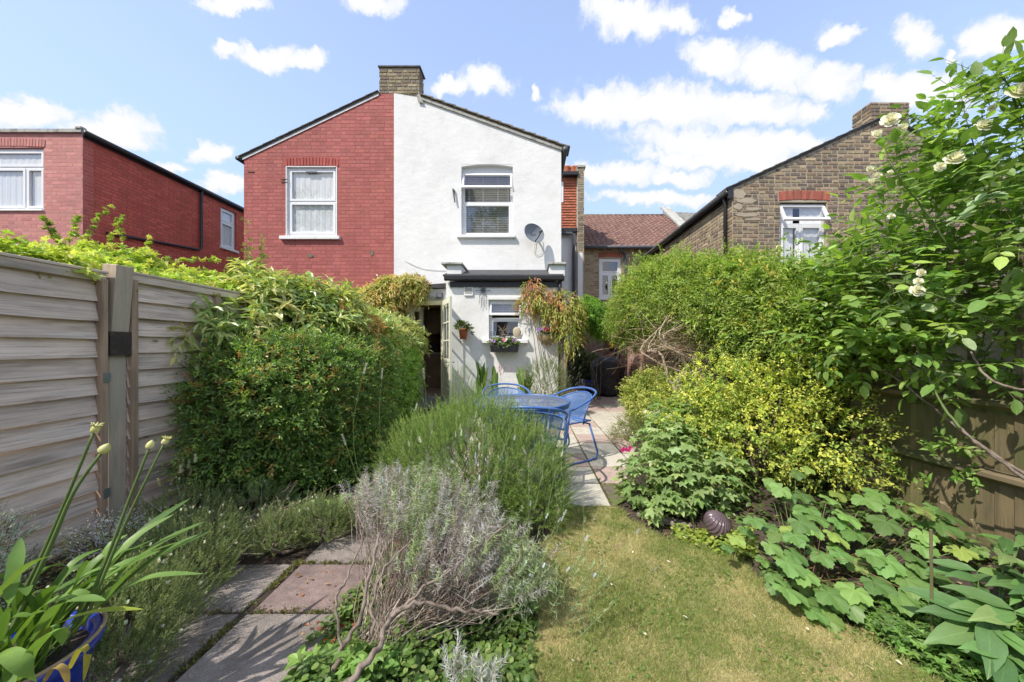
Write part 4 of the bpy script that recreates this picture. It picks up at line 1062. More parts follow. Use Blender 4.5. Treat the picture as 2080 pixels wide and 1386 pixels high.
# --- terrace behind with the brown tiled roof
tb_ = empty('tiled_terrace_house', 'yellow brick terrace house with brown pantile roof behind the garden wall', 'house', (3.6, 13, 0))
TY = 13.0
def tz(py, Y=TY): return H - (py - CY) * Y / F
def tx(px, Y=TY): return (px - CX) * Y / F
TW = (tx(1217), tx(1262), tz(605), tz(525))
mT = frame_mat((0, TY, 0), (1, 0, 0), (0, 1, 0))
tm = MB(); wall_strips(tm, 1.2, 8.0, 0, [(1.2, 5.0), (8.0, 5.0)], [TW], 0.2); xf(tm, mT); two = tm.build('wall', M['mortar'], tb_)
bricks(two, mT, 1.9, 5.6, 2.2, 5.0, [(1.2, 5.0), (8, 5.0)], [TW, (TW[0]-0.05, TW[1]+0.05, TW[3], TW[3]+0.24)], STOCK_PALE, 'stock', course=0.08, nobj=200, proud=0.006)
arch_bricks(two, mT, TW[0]-0.04, TW[1]+0.04, TW[3]+0.005, 0.22, 0.02, 12, [(0.42, 0.12, 0.07), (0.38, 0.10, 0.06)], 'stock')
window(tb_, mT, TW[0]+0.01, TW[1]-0.01, TW[2], TW[3], bars_v=[((TW[0]+TW[1])/2, TW[2], tz(555))], bars_h=[tz(555)], inset=0.05, fw=0.08, back=None, label='white casement reflecting the sky', glass='glass_bright', sill=(TW[0]-0.05, TW[1]+0.05, TW[2]+0.01, 0.1, 0.07))
# pantiles: every course overlaps the next, every tile has a rolled edge
V = []; Fq = []; C = []
ny_t, nx_t = 17, 24; y_a, z_a, y_b, z_b = 12.8, 5.02, 16.68, 7.66; xl, xr = 1.3, 6.5
for r in range(ny_t):
    for c in range(nx_t):
        xa = xl + (xr-xl)*c/nx_t; w_ = (xr-xl)/nx_t
        ta, tb2 = r/ny_t, (r+1.15)/ny_t
        ya, za = y_a+(y_b-y_a)*ta, z_a+(z_b-z_a)*ta + 0.05; yb2, zb2 = y_a+(y_b-y_a)*tb2, z_a+(z_b-z_a)*tb2 + 0.012
        f = random.uniform(0.78, 1.2); cc = (0.185*f, 0.10*f, 0.078*f)
        b0 = len(V)
        for (yy, zz) in ((ya, za), (yb2, zb2)):
            for (u, h_) in ((0, 0.0), (0.25, -0.012), (0.6, -0.012), (0.8, 0.03), (0.92, 0.03), (1.02, 0.0)): V.append((xa+u*w_, yy, zz+h_)); C.append(cc)
        for k in range(5): Fq.append((b0+k, b0+k+1, b0+k+7, b0+k+6))
        b1 = len(V)
        for (u, h_) in ((0, 0.0), (0.25, -0.012), (0.6, -0.012), (0.8, 0.03), (0.92, 0.03), (1.02, 0.0)): V.append((xa+u*w_, ya+0.001, za+h_-0.035)); C.append(cc)
        for k in range(5): Fq.append((b0+k, b1+k, b1+k+1, b0+k+1))
rt = np_mesh('roof_tiles', V, Fq, M['tile_brown'], tb_, col=np.array(C), kind='stuff')
MB().add([(xl, y_a, z_a-0.05), (xr, y_a, z_a-0.05), (xr, y_b, z_b-0.05), (xl, y_b, z_b-0.05), (xl, 20, z_a), (xr, 20, z_a)], [(0, 1, 2, 3), (3, 2, 5, 4)]).build('roof', M['tile_red'], tb_)
tube_part('ridge', [(xl, y_b, z_b), (xr, y_b, z_b)], 0.07, M['stocktile'], tb_, 8)
pp = MB(); pp.add([(6.5, y_a-0.2, z_a-0.3), (6.62, y_a-0.2, z_a-0.3), (6.62, y_b+0.1, z_b+0.35), (6.5, y_b+0.1, z_b+0.35), (6.5, y_a-0.2, z_a-1.0), (6.62, y_a-0.2, z_a-1.0), (6.62, y_b+0.1, z_b-0.5), (6.5, y_b+0.1, z_b-0.5)],
      [(0,1,2,3),(4,7,6,5),(0,3,7,4),(1,5,6,2),(0,4,5,1),(3,2,6,7)]); pp.build('parapet', M['render_white'], tb_)
pc = MB(); pc.add([(6.42, y_a-0.25, z_a-0.33), (6.85, y_a-0.25, z_a-0.33), (6.85, y_b+0.2, z_b+0.40), (6.42, y_b+0.2, z_b+0.40), (6.42, y_a-0.25, z_a-0.25), (6.85, y_a-0.25, z_a-0.25), (6.85, y_b+0.2, z_b+0.5), (6.42, y_b+0.2, z_b+0.5)],
      [(0,3,2,1),(4,5,6,7),(0,1,5,4),(1,2,6,5),(2,3,7,6),(3,0,4,7)]); pc.build('parapet_coping', M['coping'], tb_)
pc2 = MB(); pc2.prism([(6.85, 4.6), (8.6, 4.6), (8.6, 7.65), (6.85, 7.72)], 16.4, 16.6); pc2.build('neighbour_roof', M['coping'], tb_)
tube_part('gutter', [(1.3, 12.74, 4.98), (6.4, 12.74, 4.98)], 0.06, M['grey_pipe'], tb_)
tube_part('downpipe', [(tx(1256), 12.76, 4.95), (tx(1268), 12.9, 4.80), (tx(1269), 12.93, 4.6), (tx(1269), 12.93, 2.6)], 0.04, M['grey_pipe'], tb_)

# --- tile hung dormer block just behind the white gable
db = empty('tile_hung_house', 'tall house with red hung tiles and white lower wall behind the white gable', 'house', (1.0, 12, 0))
BY = 12.0
def bz(py, Y=BY): return H - (py - CY) * Y / F
def bx(px, Y=BY): return (px - CX) * Y / F
xr_ = bx(1172)
MB().box((-1.5, BY, bz(466)), (xr_, BY+0.3, bz(360))).build('dormer_wall', M['tile_red'], db)
rr = random.Random(3)
rows_t = 19; zt0, zt1 = bz(464), bz(362)
_ht = None
for r in range(rows_t):
    for c in range(6):
        w_ = 0.165; xa = xr_ - 0.03 - w_*(c+1) + (w_/2 if r % 2 else 0)
        xb = min(xa + w_-0.008, xr_-0.02)
        za = zt0 + (zt1-zt0)*r/rows_t; zb2 = za + (zt1-zt0)/rows_t*1.25
        if _ht is None:
            me = bpy.data.meshes.new('hung_tile')
            me.from_pydata([(0, -1, 0), (1, -1, 0), (1, 0, 1), (0, 0, 1), (0, -0.4, 0), (1, -0.4, 0)], [], [(0, 1, 2, 3), (0, 4, 5, 1), (0, 3, 4), (1, 5, 2)]); me.update()
            _mt = pmat('hung_tile_single', src='object', rough=0.85, var=0.2, vscale=20); me.materials.append(_mt); _ht = me
        o = bpy.data.objects.new('hung_tile', _ht); COL.objects.link(o); o.parent = db
        o.matrix_parent_inverse = _W[db.name].inverted()
        o.matrix_basis = Matrix.Translation(Vector((xa, BY-0.004, za))) @ Matrix.Diagonal((xb-xa, 0.035, zb2-za, 1))
        f = rr.uniform(0.8, 1.2); o.color = (0.40*f, 0.135*f, 0.075*f, 1)
MB().box((xr_-0.012, BY-0.05, zt0), (xr_+0.0, BY, zt1)).build('corner_strip', M['trim_white'], db)
MB().box((-1.5, BY-0.22, bz(361)), (xr_+0.03, BY+3, bz(354.5))).build('roof', M['black'], db)
MB().box((-1.5, BY-0.10, bz(472)), (xr_+0.05, BY+0.1, bz(465))).build('fascia', M['black'], db)
MB().box((-1.5, BY+0.05, 0), (bx(1180), BY+0.35, bz(472))).build('wall', M['render_white'], db)
party = MB().box((xr_+0.001, BY-0.15, 0), (bx(1185), BY+3.0, bz(345))).build('party_wall', M['mortar'], db)
bricks(party, frame_mat((0, BY-0.15, 0), (1, 0, 0), (0, 1, 0)), xr_+0.001, bx(1185), bz(516), bz(345), [(0, bz(345)), (3, bz(345))], [], STOCK_CH, 'stock', nobj=100, proud=0.01)
MB().box((xr_-0.01, BY-0.19, bz(345)+0.002), (bx(1185)+0.05, BY+3, bz(341))).build('party_wall_coping', M['coping'], db)
MB().box((xr_+0.002, BY-0.165, 0), (bx(1185)-0.05, BY-0.155, bz(516))).build('rendered_base', M['render_white'], db)
window(db, frame_mat((0, BY-0.05, 0), (1, 0, 0), (0, 1, 0)), 0.45, bx(1144), bz(412), bz(371), inset=0.0, fw=0.08, label='small white dormer window')
window(db, frame_mat((0, BY+0.03, 0), (1, 0, 0), (0, 1, 0)), 0.45, bx(1146), bz(527), bz(484), inset=0.0, fw=0.07, label='white window of the lower wall')
for px in (1151, 1165, 1170):
    c = MB(); x = bx(px, 13); c.lathe([(0.13, 0), (0.11, 0.25), (0.13, 0.30), (0.13, 0.34), (0.09, 0.34)], (x, 13, H-(358-CY)*13/F), 12); c.build('chimney_pot', M['terracotta'], db, smooth=True)
tube_part('aerial', [(bx(1158, 13), 13, 7.5), (bx(1158, 13), 13, H-(335-CY)*13/F)], 0.015, M['grey_pipe'], db, 5)
tube_part('downpipe', [(bx(1133), BY-0.14, bz(468)), (bx(1138), BY-0.10, bz(476)), (bx(1160), BY-0.10, bz(476)), (bx(1165), BY-0.10, bz(482)), (bx(1165), BY-0.10, 1.6)], 0.055, M['grey_pipe'], db)
# --- garden wall at the far end of the side passage
gw = empty('pink_brick_garden_wall', 'mottled pink brick garden wall under wire netting beyond the barbecue', 'wall', (2.2, 11, 0))
gwm = frame_mat((2.75, 0, 0), (0, 1, 0), (1, 0, 0))
g1 = MB(); wall_strips(g1, 6.6, 12.6, 0, [(6.6, 1.72), (12.6, 1.95)], [], 0.22); xf(g1, gwm); g1o = g1.build('wall_face', M['mortar'], gw)
GWP = [(0.42, 0.20, 0.16), (0.46, 0.26, 0.21), (0.38, 0.17, 0.13), (0.50, 0.34, 0.29)]
bricks(g1o, gwm, 6.61, 12.6, 0.1, 1.95, [(6.6, 1.72), (12.6, 1.95)], [], GWP, 'stock', course=0.078, nobj=240, vis=lambda a, b: b > 640, proud=0.006)
gwf = frame_mat((0, 12.6, 0), (1, 0, 0), (0, 1, 0))
g2 = MB(); wall_strips(g2, 1.2, 3.1, 0, [(1.2, 2.2), (3.1, 2.2)], [], 0.2); xf(g2, gwf); g2o = g2.build('end_wall', M['mortar'], gw)
bricks(g2o, gwf, 1.2, 2.75, 0.1, 2.2, [(1.2, 2.2), (3.1, 2.2)], [], GWP, 'stock', course=0.078, nobj=120, proud=0.006)
MB().box((1.9, 12.45, 1.95), (2.6, 12.59, 2.2)).build('lintel_block', M['coping'], gw)
for i, y in enumerate((8.9, 9.35)): tube_part('wall_pipe', [(2.70, y+1.4, 0.1), (2.70, y+1.4, 1.9)], 0.022, M['black'], gw, 6)

# ---------------------------------------------------------------- fences
FX = -2.77
def overlap_panel(name, label, ya, yb, zt, zb, lean=0.0, battens=(), seed=0):
    rr = random.Random(seed)
    e = empty('overlap_fence', label, 'fence', (FX, (ya+yb)/2, 0), group='weathered overlap panels of the left boundary')
    nb = 14; hh = (zt - 0.06 - zb) / nb
    nseg = 14
    for k in range(nb):
        z0 = zb + hh*k - 0.012; z1 = z0 + hh + 0.022
        vs = []; fs = []
        ph = rr.uniform(0, 9); amp = rr.uniform(0.0012, 0.004); sk = rr.uniform(-0.003, 0.003)
        for i in range(nseg+1):
            t = i/nseg; y = ya + (yb-ya)*t
            wob = amp*math.sin(t*rr.uniform(6.5, 7.5)+ph) + amp*0.6*math.sin(t*17+ph*2) + sk*(t-0.5)*2
            bow = 0.004*math.sin(t*3.1+ph)
            vs += [(FX-0.008+bow, y, z1), (FX+0.027+bow, y, z0+wob), (FX+0.010+bow, y, z0+wob+0.003), (FX-0.016+bow, y, z1)]
        for i in range(nseg):
            a = 4*i; b = a+4
            fs += [(a, b, b+1, a+1), (a+1, b+1, b+2, a+2), (a+2, b+2, b+3, a+3), (a+3, b+3, b, a)]
        fs += [(0, 1, 2, 3), (4*nseg, 4*nseg+3, 4*nseg+2, 4*nseg+1)]
        MB().add(vs, fs).build('board', M['fence_wood'], e)
    for y in battens:
        MB().box((FX+0.008, y-0.02, zb-0.02), (FX+0.042, y+0.02, zt-0.045)).build('batten', M['fence_batten'], e, bevel=0.003)
    MB().box((FX-0.03, ya-0.005, zt-0.062), (FX+0.028, yb+0.005, zt-0.008)).build('top_rail', M['fence_cap'], e, bevel=0.004)
    MB().box((FX-0.035, ya-0.01, zt-0.008), (FX+0.034, yb+0.01, zt+0.010)).build('capping', M['fence_cap'], e, bevel=0.003)
    return e
p1 = overlap_panel('fence_panel', 'weathered overlap fence panel nearest the pot of tall strap leaved plants', 0.42, 2.235, 1.755, 0.02, battens=(2.215, 0.45), seed=1)
p2 = overlap_panel('fence_panel', 'weathered overlap fence panel beyond the post, half covered by the berry hedge', 2.366, 4.22, 1.785, 0.05, battens=(2.388, 3.03, 3.62, 4.2), seed=2)
p3 = overlap_panel('fence_panel', 'weathered overlap fence panel almost wholly behind the hedge top', 4.35, 6.15, 1.78, 0.05, battens=(4.37, 5.0, 6.1), seed=3)
for (y, z, p) in ((2.222, 1.075, p1), (2.222, 0.33, p1)):
    MB().box((FX+0.043, y-0.014, z-0.03), (FX+0.046, y+0.022, z+0.03)).build('metal_clip', M['galv'], p)
fp = empty('fence_post', 'grey green wooden fence post with a spliced top and a dark metal band', 'post', (FX, 2.33, 0), group=None)
MB().box((FX-0.075, 2.262, 0), (FX+0.012, 2.36, 1.28)).build('post_base', M['post_wood'], fp, bevel=0.004)
mt_ = Matrix.Translation(Vector((FX-0.03, 2.312, 1.27))) @ Matrix.Rotation(R(4.5), 4, 'Y')
MB().box((-0.048, -0.05, -0.02), (0.052, 0.05, 0.55), mt_).build('post_top', M['post_wood'], fp, bevel=0.004)
MB().box((FX-0.092, 2.246, 1.215), (FX+0.040, 2.366, 1.375)).build('metal_band', pmat('rusty_dark_metal', (0.045, 0.036, 0.032), 0.6, 0.3, 20, c2=(0.09, 0.06, 0.045), c2scale=14), fp)
MB().box((FX-0.012, 2.2445, 1.293), (FX+0.01, 2.2455, 1.297)).build('scratch', M['galv'], fp)
post2 = empty('fence_post', 'fence post hidden in the berry hedge', 'post', (FX, 4.28, 0))
MB().box((FX-0.06, 4.235, 0), (FX+0.04, 4.335, 1.85)).build('post_base', M['post_wood'], post2)
kb = MB(); kb.box((FX-0.06, 2.9, -0.02), (FX+0.05, 3.5, 0.14)); kbo = kb.build('fallen_board', M['fence_wood'], None, bevel=0.005)
tag(kbo, 'grey gravel board lying at the foot of the left fence', 'board')

# right boundary: feather edge boards on arris rails
RFX = 2.60
rfe = empty('close_board_fence', 'mossy green close boarded fence along the right boundary', 'fence', (RFX, 3.5, 0))
y = 0.9; rr = random.Random(8); k = 0
while y < 6.55:
    w_ = 0.093 + rr.uniform(-0.006, 0.006)
    zt = 1.075 + rr.uniform(-0.008, 0.008) + 0.02*math.sin(y*2)
    b = MB(); tl = rr.uniform(-0.004, 0.004)
    xo = rr.uniform(-0.003, 0.003)
    b.add([(RFX-0.004+xo, y, 0.1), (RFX-0.020+xo, y+w_, 0.1), (RFX+0.004+xo, y+w_, 0.1), (RFX+0.004+xo, y, 0.1), (RFX-0.004+xo, y+tl, zt), (RFX-0.020+xo, y+w_+tl, zt), (RFX+0.004+xo, y+w_+tl, zt), (RFX+0.004+xo, y+tl, zt)],
          [(0,3,2,1),(4,5,6,7),(0,1,5,4),(1,2,6,5),(2,3,7,6),(3,0,4,7)])
    b.build('board', M['green_wood'], rfe)
    y += w_ - 0.008; k += 1
for (ya, yb, z0, z1) in ((0.9, 2.62, 0.57, 0.545), (2.64, 6.5, 0.57, 0.60), (0.9, 2.62, 0.955, 0.955), (2.64, 6.5, 0.99, 1.0)):
    b = MB(); xw_ = RFX-0.022
    b.add([(xw_, ya, z0-0.035), (xw_-0.045, ya, z0-0.005), (xw_-0.045, ya, z0+0.018), (xw_, ya, z0+0.035), (xw_, yb, z1-0.035), (xw_-0.045, yb, z1-0.005), (xw_-0.045, yb, z1+0.018), (xw_, yb, z1+0.035)],
          [(0, 1, 2, 3), (7, 6, 5, 4), (0, 4, 5, 1), (1, 5, 6, 2), (2, 6, 7, 3), (3, 7, 4, 0)])
    b.build('rail', M['rail_wood'], rfe)
for yp in (2.63, 5.1):
    MB().box((RFX-0.10, yp-0.05, 0.05), (RFX-0.021, yp+0.05, 1.16)).build('post', M['rail_wood'], rfe)
# trellis that carries the climbers
trl = empty('trellis', 'dark wooden trellis on top of the mossy fence, lost in climbers', 'trellis', (RFX, 3.5, 1.1))
for i in range(27):
    yy = 1.0 + 0.205*i
    MB().box((RFX-0.012, yy-0.011, 1.06), (RFX+0.002, yy+0.011, 1.82)).build('upright_lath', M['bark'], trl)
for i in range(4):
    z_ = 1.18 + 0.2*i
    MB().box((RFX+0.003, 1.0, z_-0.011), (RFX+0.017, 6.4, z_+0.011)).build('cross_lath', M['bark'], trl)
# pale neighbouring things glimpsed through the trellis
nb = MB().box((3.6, 0.8, 0), (3.75, 7.0, 1.62)).build('neighbour_wall', M['stone'], None)
tag(nb, 'low painted wall in the next garden, glimpsed through the trellis', 'wall')
# low shed roof beyond the left fence
sh = empty('neighbour_shed', 'low pinkish shed showing over the left fence', 'shed', (-4.8, 6.2, 0))
MB().box((-5.9, 5.6, 0), (-4.0, 6.8, 2.28)).build('shed_wall', pmat('faded_pink_boards', (0.36, 0.21, 0.18), 0.9, 0.2, 4), sh)
MB().box((-6.0, 5.5, 2.285), (-3.9, 6.9, 2.34)).build('shed_roof', M['black_felt'], sh)

# ---------------------------------------------------------------- garden furniture
tbl = empty('garden_table', 'round blue wire mesh garden table', 'table', (-0.07, 3.52, 0))
TR = 0.48
def disc(r, z, n=48, cuts=8):
    vs = []; uv = []; fs = []
    # square grid clipped to the disc keeps the weave straight
    N_ = 26
    for j in range(N_+1):
        for i in range(N_+1):
            x, y = -r + 2*r*i/N_, -r + 2*r*j/N_
            d = math.hypot(x, y)
            m_ = max(abs(x), abs(y)); s = m_/d if d > 1e-6 else 1
            X, Y = x*s, y*s
            vs.append((X, Y, z)); uv.append(((X+r)/(2*r), (Y+r)/(2*r)))
    for j in range(N_):
        for i in range(N_):
            a = j*(N_+1)+i; fs.append((a, a+1, a+N_+2, a+N_+1))
    return vs, fs, uv
v_, f_, uv_ = disc(TR-0.008, 0.722)
np_mesh('tabletop', v_, f_, M['table_mesh'], tbl, uv=uv_, local=True)
c_ = [(TR*math.cos(a), TR*math.sin(a), 0.72) for a in np.linspace(0, 2*math.pi, 65)]
MB().tube(c_, 0.012, 8, cap=False).build('rim', M['blue_metal'], tbl, local=True, smooth=True)
c_ = [((TR-0.01)*math.cos(a), (TR-0.01)*math.sin(a), 0.685) for a in np.linspace(0, 2*math.pi, 65)]
ap = MB()
for a0, a1 in zip(np.linspace(0, 2*math.pi, 49)[:-1], np.linspace(0, 2*math.pi, 49)[1:]):
    r_ = TR-0.004
    ap.add([(r_*math.cos(a0), r_*math.sin(a0), 0.675), (r_*math.cos(a1), r_*math.sin(a1), 0.675), (r_*math.cos(a1), r_*math.sin(a1), 0.715), (r_*math.cos(a0), r_*math.sin(a0), 0.715)], [(0, 1, 2, 3)])
ap.build('apron', M['blue_metal'], tbl, local=True, smooth=True)
for k in range(4):
    a = math.pi/4 + k*math.pi/2
    d = Vector((math.cos(a), math.sin(a), 0))
    MB().tube([d*0.42+Vector((0, 0, 0.69)), d*0.36+Vector((0, 0, 0.45)), d*0.34+Vector((0, 0, 0.25)), d*0.45+Vector((0, 0, 0.012))], 0.013, 8).build('leg', M['blue_metal'], tbl, local=True, smooth=True)
sp = MB()
for a in (0, math.pi/2): sp.tube([(-TR*math.cos(a), -TR*math.sin(a), 0.705), (TR*math.cos(a), TR*math.sin(a), 0.705)], 0.007, 6)
sp.build('underframe', M['blue_metal'], tbl, local=True)

def smooth_pts(pts, n=6, closed=False):
    pts = [Vector(p) for p in pts]; out = []
    m = len(pts)
    for i in range(m-1 if not closed else m):
        p0 = pts[i-1] if (i > 0 or closed) else pts[i]; p1 = pts[i]; p2 = pts[(i+1) % m]; p3 = pts[(i+2) % m] if (i+2 < m or closed) else pts[(i+1) % m]
        for k in range(n):
            t = k/n
            out.append(0.5*((2*p1) + (p2-p0)*t + (2*p0-5*p1+4*p2-p3)*t*t + (3*p1-p0-3*p2+p3)*t**3))
    if not closed: out.append(pts[-1])
    return out
def make_chair(label, loc, rz):
    e = empty('wire_chair', label, 'chair', loc, rz, group='blue wire mesh chairs round the table')
    # front of the chair is local +y
    rim = smooth_pts([(-0.30, 0.21, 0.59), (-0.31, 0.06, 0.645), (-0.29, -0.12, 0.71), (-0.20, -0.25, 0.76), (0, -0.30, 0.78), (0.20, -0.25, 0.76), (0.29, -0.12, 0.71), (0.31, 0.06, 0.645), (0.30, 0.21, 0.59)], 6)
    MB().tube(rim, 0.0125, 8).build('rim', M['blue_metal'], e, local=True, smooth=True)
    # woven back: from a hoop just inside the rim down to the seat
    n = 30; ms = 8; vs = []; uv = []; fs = []
    for i in range(n+1):
        t = i/n; a = math.pi*(1.10 + 0.80*t)
        # top edge
        top = Vector((0.285*math.cos(a)*1.0, 0.0 + 0.265*math.sin(a), 0.60 + 0.135*max(0, -math.sin(a))))
        bot = Vector((0.235*math.cos(a), 0.02 + 0.19*math.sin(a), 0.435 - 0.02))
        for j in range(ms+1):
            s = j/ms; p = top.lerp(bot, s); p.y += 0.012*math.sin(s*math.pi)
            vs.append(tuple(p)); uv.append((t, s*0.8))
    for i in range(n):
        for j in range(ms):
            a_ = i*(ms+1)+j; fs.append((a_, a_+ms+1, a_+ms+2, a_+1))
    np_mesh('backrest', vs, fs, M['blue_mesh'], e, uv=uv, local=True, smooth=True)
    top_e = [vs[i*(ms+1)] for i in range(n+1)]; bot_e = [vs[i*(ms+1)+ms] for i in range(n+1)]
    hoop = MB(); hoop.tube(top_e, 0.008, 6); hoop.tube([top_e[0], vs[ms//2], bot_e[0]], 0.008, 6); hoop.tube([top_e[-1], vs[n*(ms+1)+ms//2], bot_e[-1]], 0.008, 6); hoop.tube(bot_e, 0.008, 6)
    hoop.build('back_hoop', M['blue_metal'], e, local=True, smooth=True)
    # seat, dished, rolling over at the front
    vs = []; uv = []; fs = []; nx, ny = 12, 12
    for j in range(ny+1):
        for i in range(nx+1):
            u, v = -1 + 2*i/nx, j/ny
            w_ = 0.235 - 0.03*(1-v) ** 2
            y_ = -0.17 + 0.42*v; z_ = 0.425 - 0.03*math.sin(v*math.pi)*(1-u*u) - (0.05*((v-0.8)/0.2)**2 if v > 0.8 else 0) + 0.012*u*u
            vs.append((u*w_, y_, z_)); uv.append((i/nx*0.7, v*0.9))
    for j in range(ny):
        for i in range(nx):
            a_ = j*(nx+1)+i; fs.append((a_, a_+1, a_+nx+2, a_+nx+1))
    np_mesh('seat', vs, fs, M['blue_mesh'], e, uv=uv, local=True, smooth=True)
    edge = [vs[i] for i in range(nx+1)] + [vs[j*(nx+1)+nx] for j in range(1, ny+1)] + [vs[ny*(nx+1)+i] for i in range(nx-1, -1, -1)] + [vs[j*(nx+1)] for j in range(ny-1, -1, -1)]
    MB().tube(edge, 0.009, 6, cap=False).build('seat_frame', M['blue_metal'], e, local=True, smooth=True)
    for s in (-1, 1):
        leg = [(s*0.30, 0.21, 0.59), (s*0.285, 0.245, 0.30)] + [tuple(q) for q in smooth_pts([(s*0.275, 0.27, 0.07), (s*0.272, 0.255, 0.02), (s*0.27, 0.19, 0.011)], 4)] + \
              [(s*0.265, -0.12, 0.011)] + [tuple(q) for q in smooth_pts([(s*0.262, -0.20, 0.02), (s*0.258, -0.225, 0.07), (s*0.25, -0.21, 0.14)], 4)] + [(s*0.225, -0.13, 0.41)]
        MB().tube(leg, 0.0115, 8).build('leg', M['blue_metal'], e, local=True, smooth=True)
    cb = MB().tube([(-0.225, -0.13, 0.405), (0.225, -0.13, 0.405)], 0.009, 6); cb.tube([(-0.286, 0.235, 0.385), (0.286, 0.235, 0.385)], 0.009, 6)
    cb.build('crossbar', M['blue_metal'], e, local=True)
    return e
make_chair('blue wire mesh chair turned sideways on the open paving right of the table', (0.45, 4.02, 0), R(122))
make_chair('blue wire mesh chair behind the table, only its hoop showing', (-0.28, 4.35, 0), R(192))
make_chair('blue wire mesh chair tucked under the near edge of the table behind the rosemary', (0.03, 3.12, 0), R(-6))

# covered barbecue
bq = empty('covered_barbecue', 'round barbecue under a black vinyl cover on the patio', 'barbecue', (gxx(1234, 9.2), 9.2, 0))
n = 36; prof = [(0.40, 0.03), (0.43, 0.10), (0.44, 0.30), (0.43, 0.50), (0.46, 0.66), (0.47, 0.78), (0.42, 0.90), (0.30, 0.99), (0.14, 1.03), (0.0, 1.035)]
vs = []; fs = []
for i, (r_, z_) in enumerate(prof):
    for k in range(n):
        a = 2*math.pi*k/n; w_ = 1 + (0.035*math.sin(9*a+z_*5) + 0.03*math.sin(5*a+2+z_*7)) * (1 - z_*0.6) + 0.02*math.sin(3*a)
        vs.append((r_*w_*math.cos(a)*0.98, r_*w_*math.sin(a)*0.9, z_ + (0.03*math.sin(9*a+1) if i == 0 else 0)))
for i in range(len(prof)-1):
    for k in range(n): fs.append((i*n+k, i*n+(k+1) % n, (i+1)*n+(k+1) % n, (i+1)*n+k))
MB().add(vs, fs).build('cover', M['cover'], bq, local=True, smooth=True)
MB().lathe([(0.425, 0.50), (0.435, 0.515), (0.425, 0.53)], n=30).build('drawstring', M['black'], bq, local=True, smooth=True)
wb = MB(); wb.box((-0.36, -0.3, 0.0), (-0.32, -0.26, 0.08)); wb.box((0.3, -0.3, 0.0), (0.34, -0.26, 0.08)); wb.box((0.0, 0.3, 0.0), (0.04, 0.34, 0.08)); wb.build('castor', M['black'], bq, local=True)
# tall black water butt
wb_e = empty('water_butt', 'tall black square water butt by the corner of the extension', 'water butt', (gxx(1163, 10.6), 10.6, 0))
b = MB(); b.add([(-0.17, -0.17, 0), (0.17, -0.17, 0), (0.17, 0.17, 0), (-0.17, 0.17, 0), (-0.20, -0.20, 1.20), (0.20, -0.20, 1.20), (0.20, 0.20, 1.20), (-0.20, 0.20, 1.20)], [(0,3,2,1),(4,5,6,7),(0,1,5,4),(1,2,6,5),(2,3,7,6),(3,0,4,7)])
b.build('tank', M['black'], wb_e, local=True, bevel=0.02)
MB().box((-0.215, -0.215, 1.20), (0.215, 0.215, 1.25)).build('lid', M['black'], wb_e, local=True, bevel=0.015)
MB().tube([(0, -0.18, 0.25), (0, -0.25, 0.25), (0, -0.26, 0.21)], 0.014, 6).build('tap', M['black'], wb_e, local=True)
# fold-up wire plant stand between butt and barbecue
st = empty('wire_plant_stand', 'low dark wire plant stand behind the right hand blue chair', 'plant stand', (gxx(1190, 8.0), 8.0, 0))
for z_, r_ in ((0.10, 0.17), (0.42, 0.20)):
    MB().tube([(r_*math.cos(a), r_*math.sin(a), z_) for a in np.linspace(0, 6.283, 25)], 0.008, 5, cap=False).build('ring', M['black'], st, local=True)
for k in range(3):
    a = k*2.09 + 0.4; MB().tube([(0.24*math.cos(a), 0.24*math.sin(a), 0.0), (0.17*math.cos(a), 0.17*math.sin(a), 0.25), (0.21*math.cos(a), 0.21*math.sin(a), 0.45)], 0.008, 5).build('leg', M['black'], st, local=True)
sl = MB()
for k in range(7): sl.tube([(-0.18+0.06*k, -math.sqrt(max(0, 0.2**2-(0.18-0.06*k)**2)), 0.42), (-0.18+0.06*k, math.sqrt(max(0, 0.2**2-(0.18-0.06*k)**2)), 0.42)], 0.004, 4)
sl.build('wire_shelf', M['black'], st, local=True)

# satellite dish
ds = empty('satellite_dish', 'grey oval satellite dish on the white gable right of the window', 'satellite dish', (gxx(1085), GY-0.30, gz(482)))
mdish = Matrix.Rotation(R(28), 4, 'Z') @ Matrix.Rotation(R(90-14), 4, 'X')
dm = MB(); nr, na = 6, 32; vs = []; fs = []
for i in range(nr+1):
    r_ = i/nr
    for k in range(na):
        a = 2*math.pi*k/na; x, y = 0.245*r_*math.cos(a), 0.225*r_*math.sin(a); z = -0.06*(1-r_*r_)
        vs.append(mdish @ Vector((x, y, z)))
for i in range(nr):
    for k in range(na): fs.append((i*na+k, i*na+(k+1) % na, (i+1)*na+(k+1) % na, (i+1)*na+k))
dm.add(vs, fs); dm.tube([vs[nr*na+k] for k in range(na)]+[vs[nr*na]], 0.006, 5, cap=False)
dm.build('reflector', M['dish'], ds, local=True, smooth=True)
arm_a = mdish @ Vector((0, -0.20, -0.01)); arm_b = mdish @ Vector((0.0, -0.13, 0.30))
MB().tube([arm_a, (arm_a+arm_b)/2 + Vector((0, 0, -0.02)), arm_b], 0.011, 6).build('arm', M['black'], ds, local=True)
MB().tube([arm_b + Vector((0, -0.01, 0)), arm_b + (mdish @ Vector((0, 0.02, -0.08)))], [0.03, 0.02], 10).build('receiver', M['grey_pipe'], ds, local=True, smooth=True)
MB().tube([(0, 0.06, 0), (0.05, 0.20, -0.02), (0.05, 0.295, -0.02)], 0.02, 8).build('bracket', M['grey_pipe'], ds, local=True)
MB().tube([tuple(q) for q in smooth_pts([(0.05, 0.28, -0.05), (0.0, 0.27, -0.35), (0.10, 0.28, -0.42), (0.20, 0.28, -0.33), (0.20, 0.285, -0.1)], 5)], 0.005, 5).build('cable', M['coping'], ds, local=True)
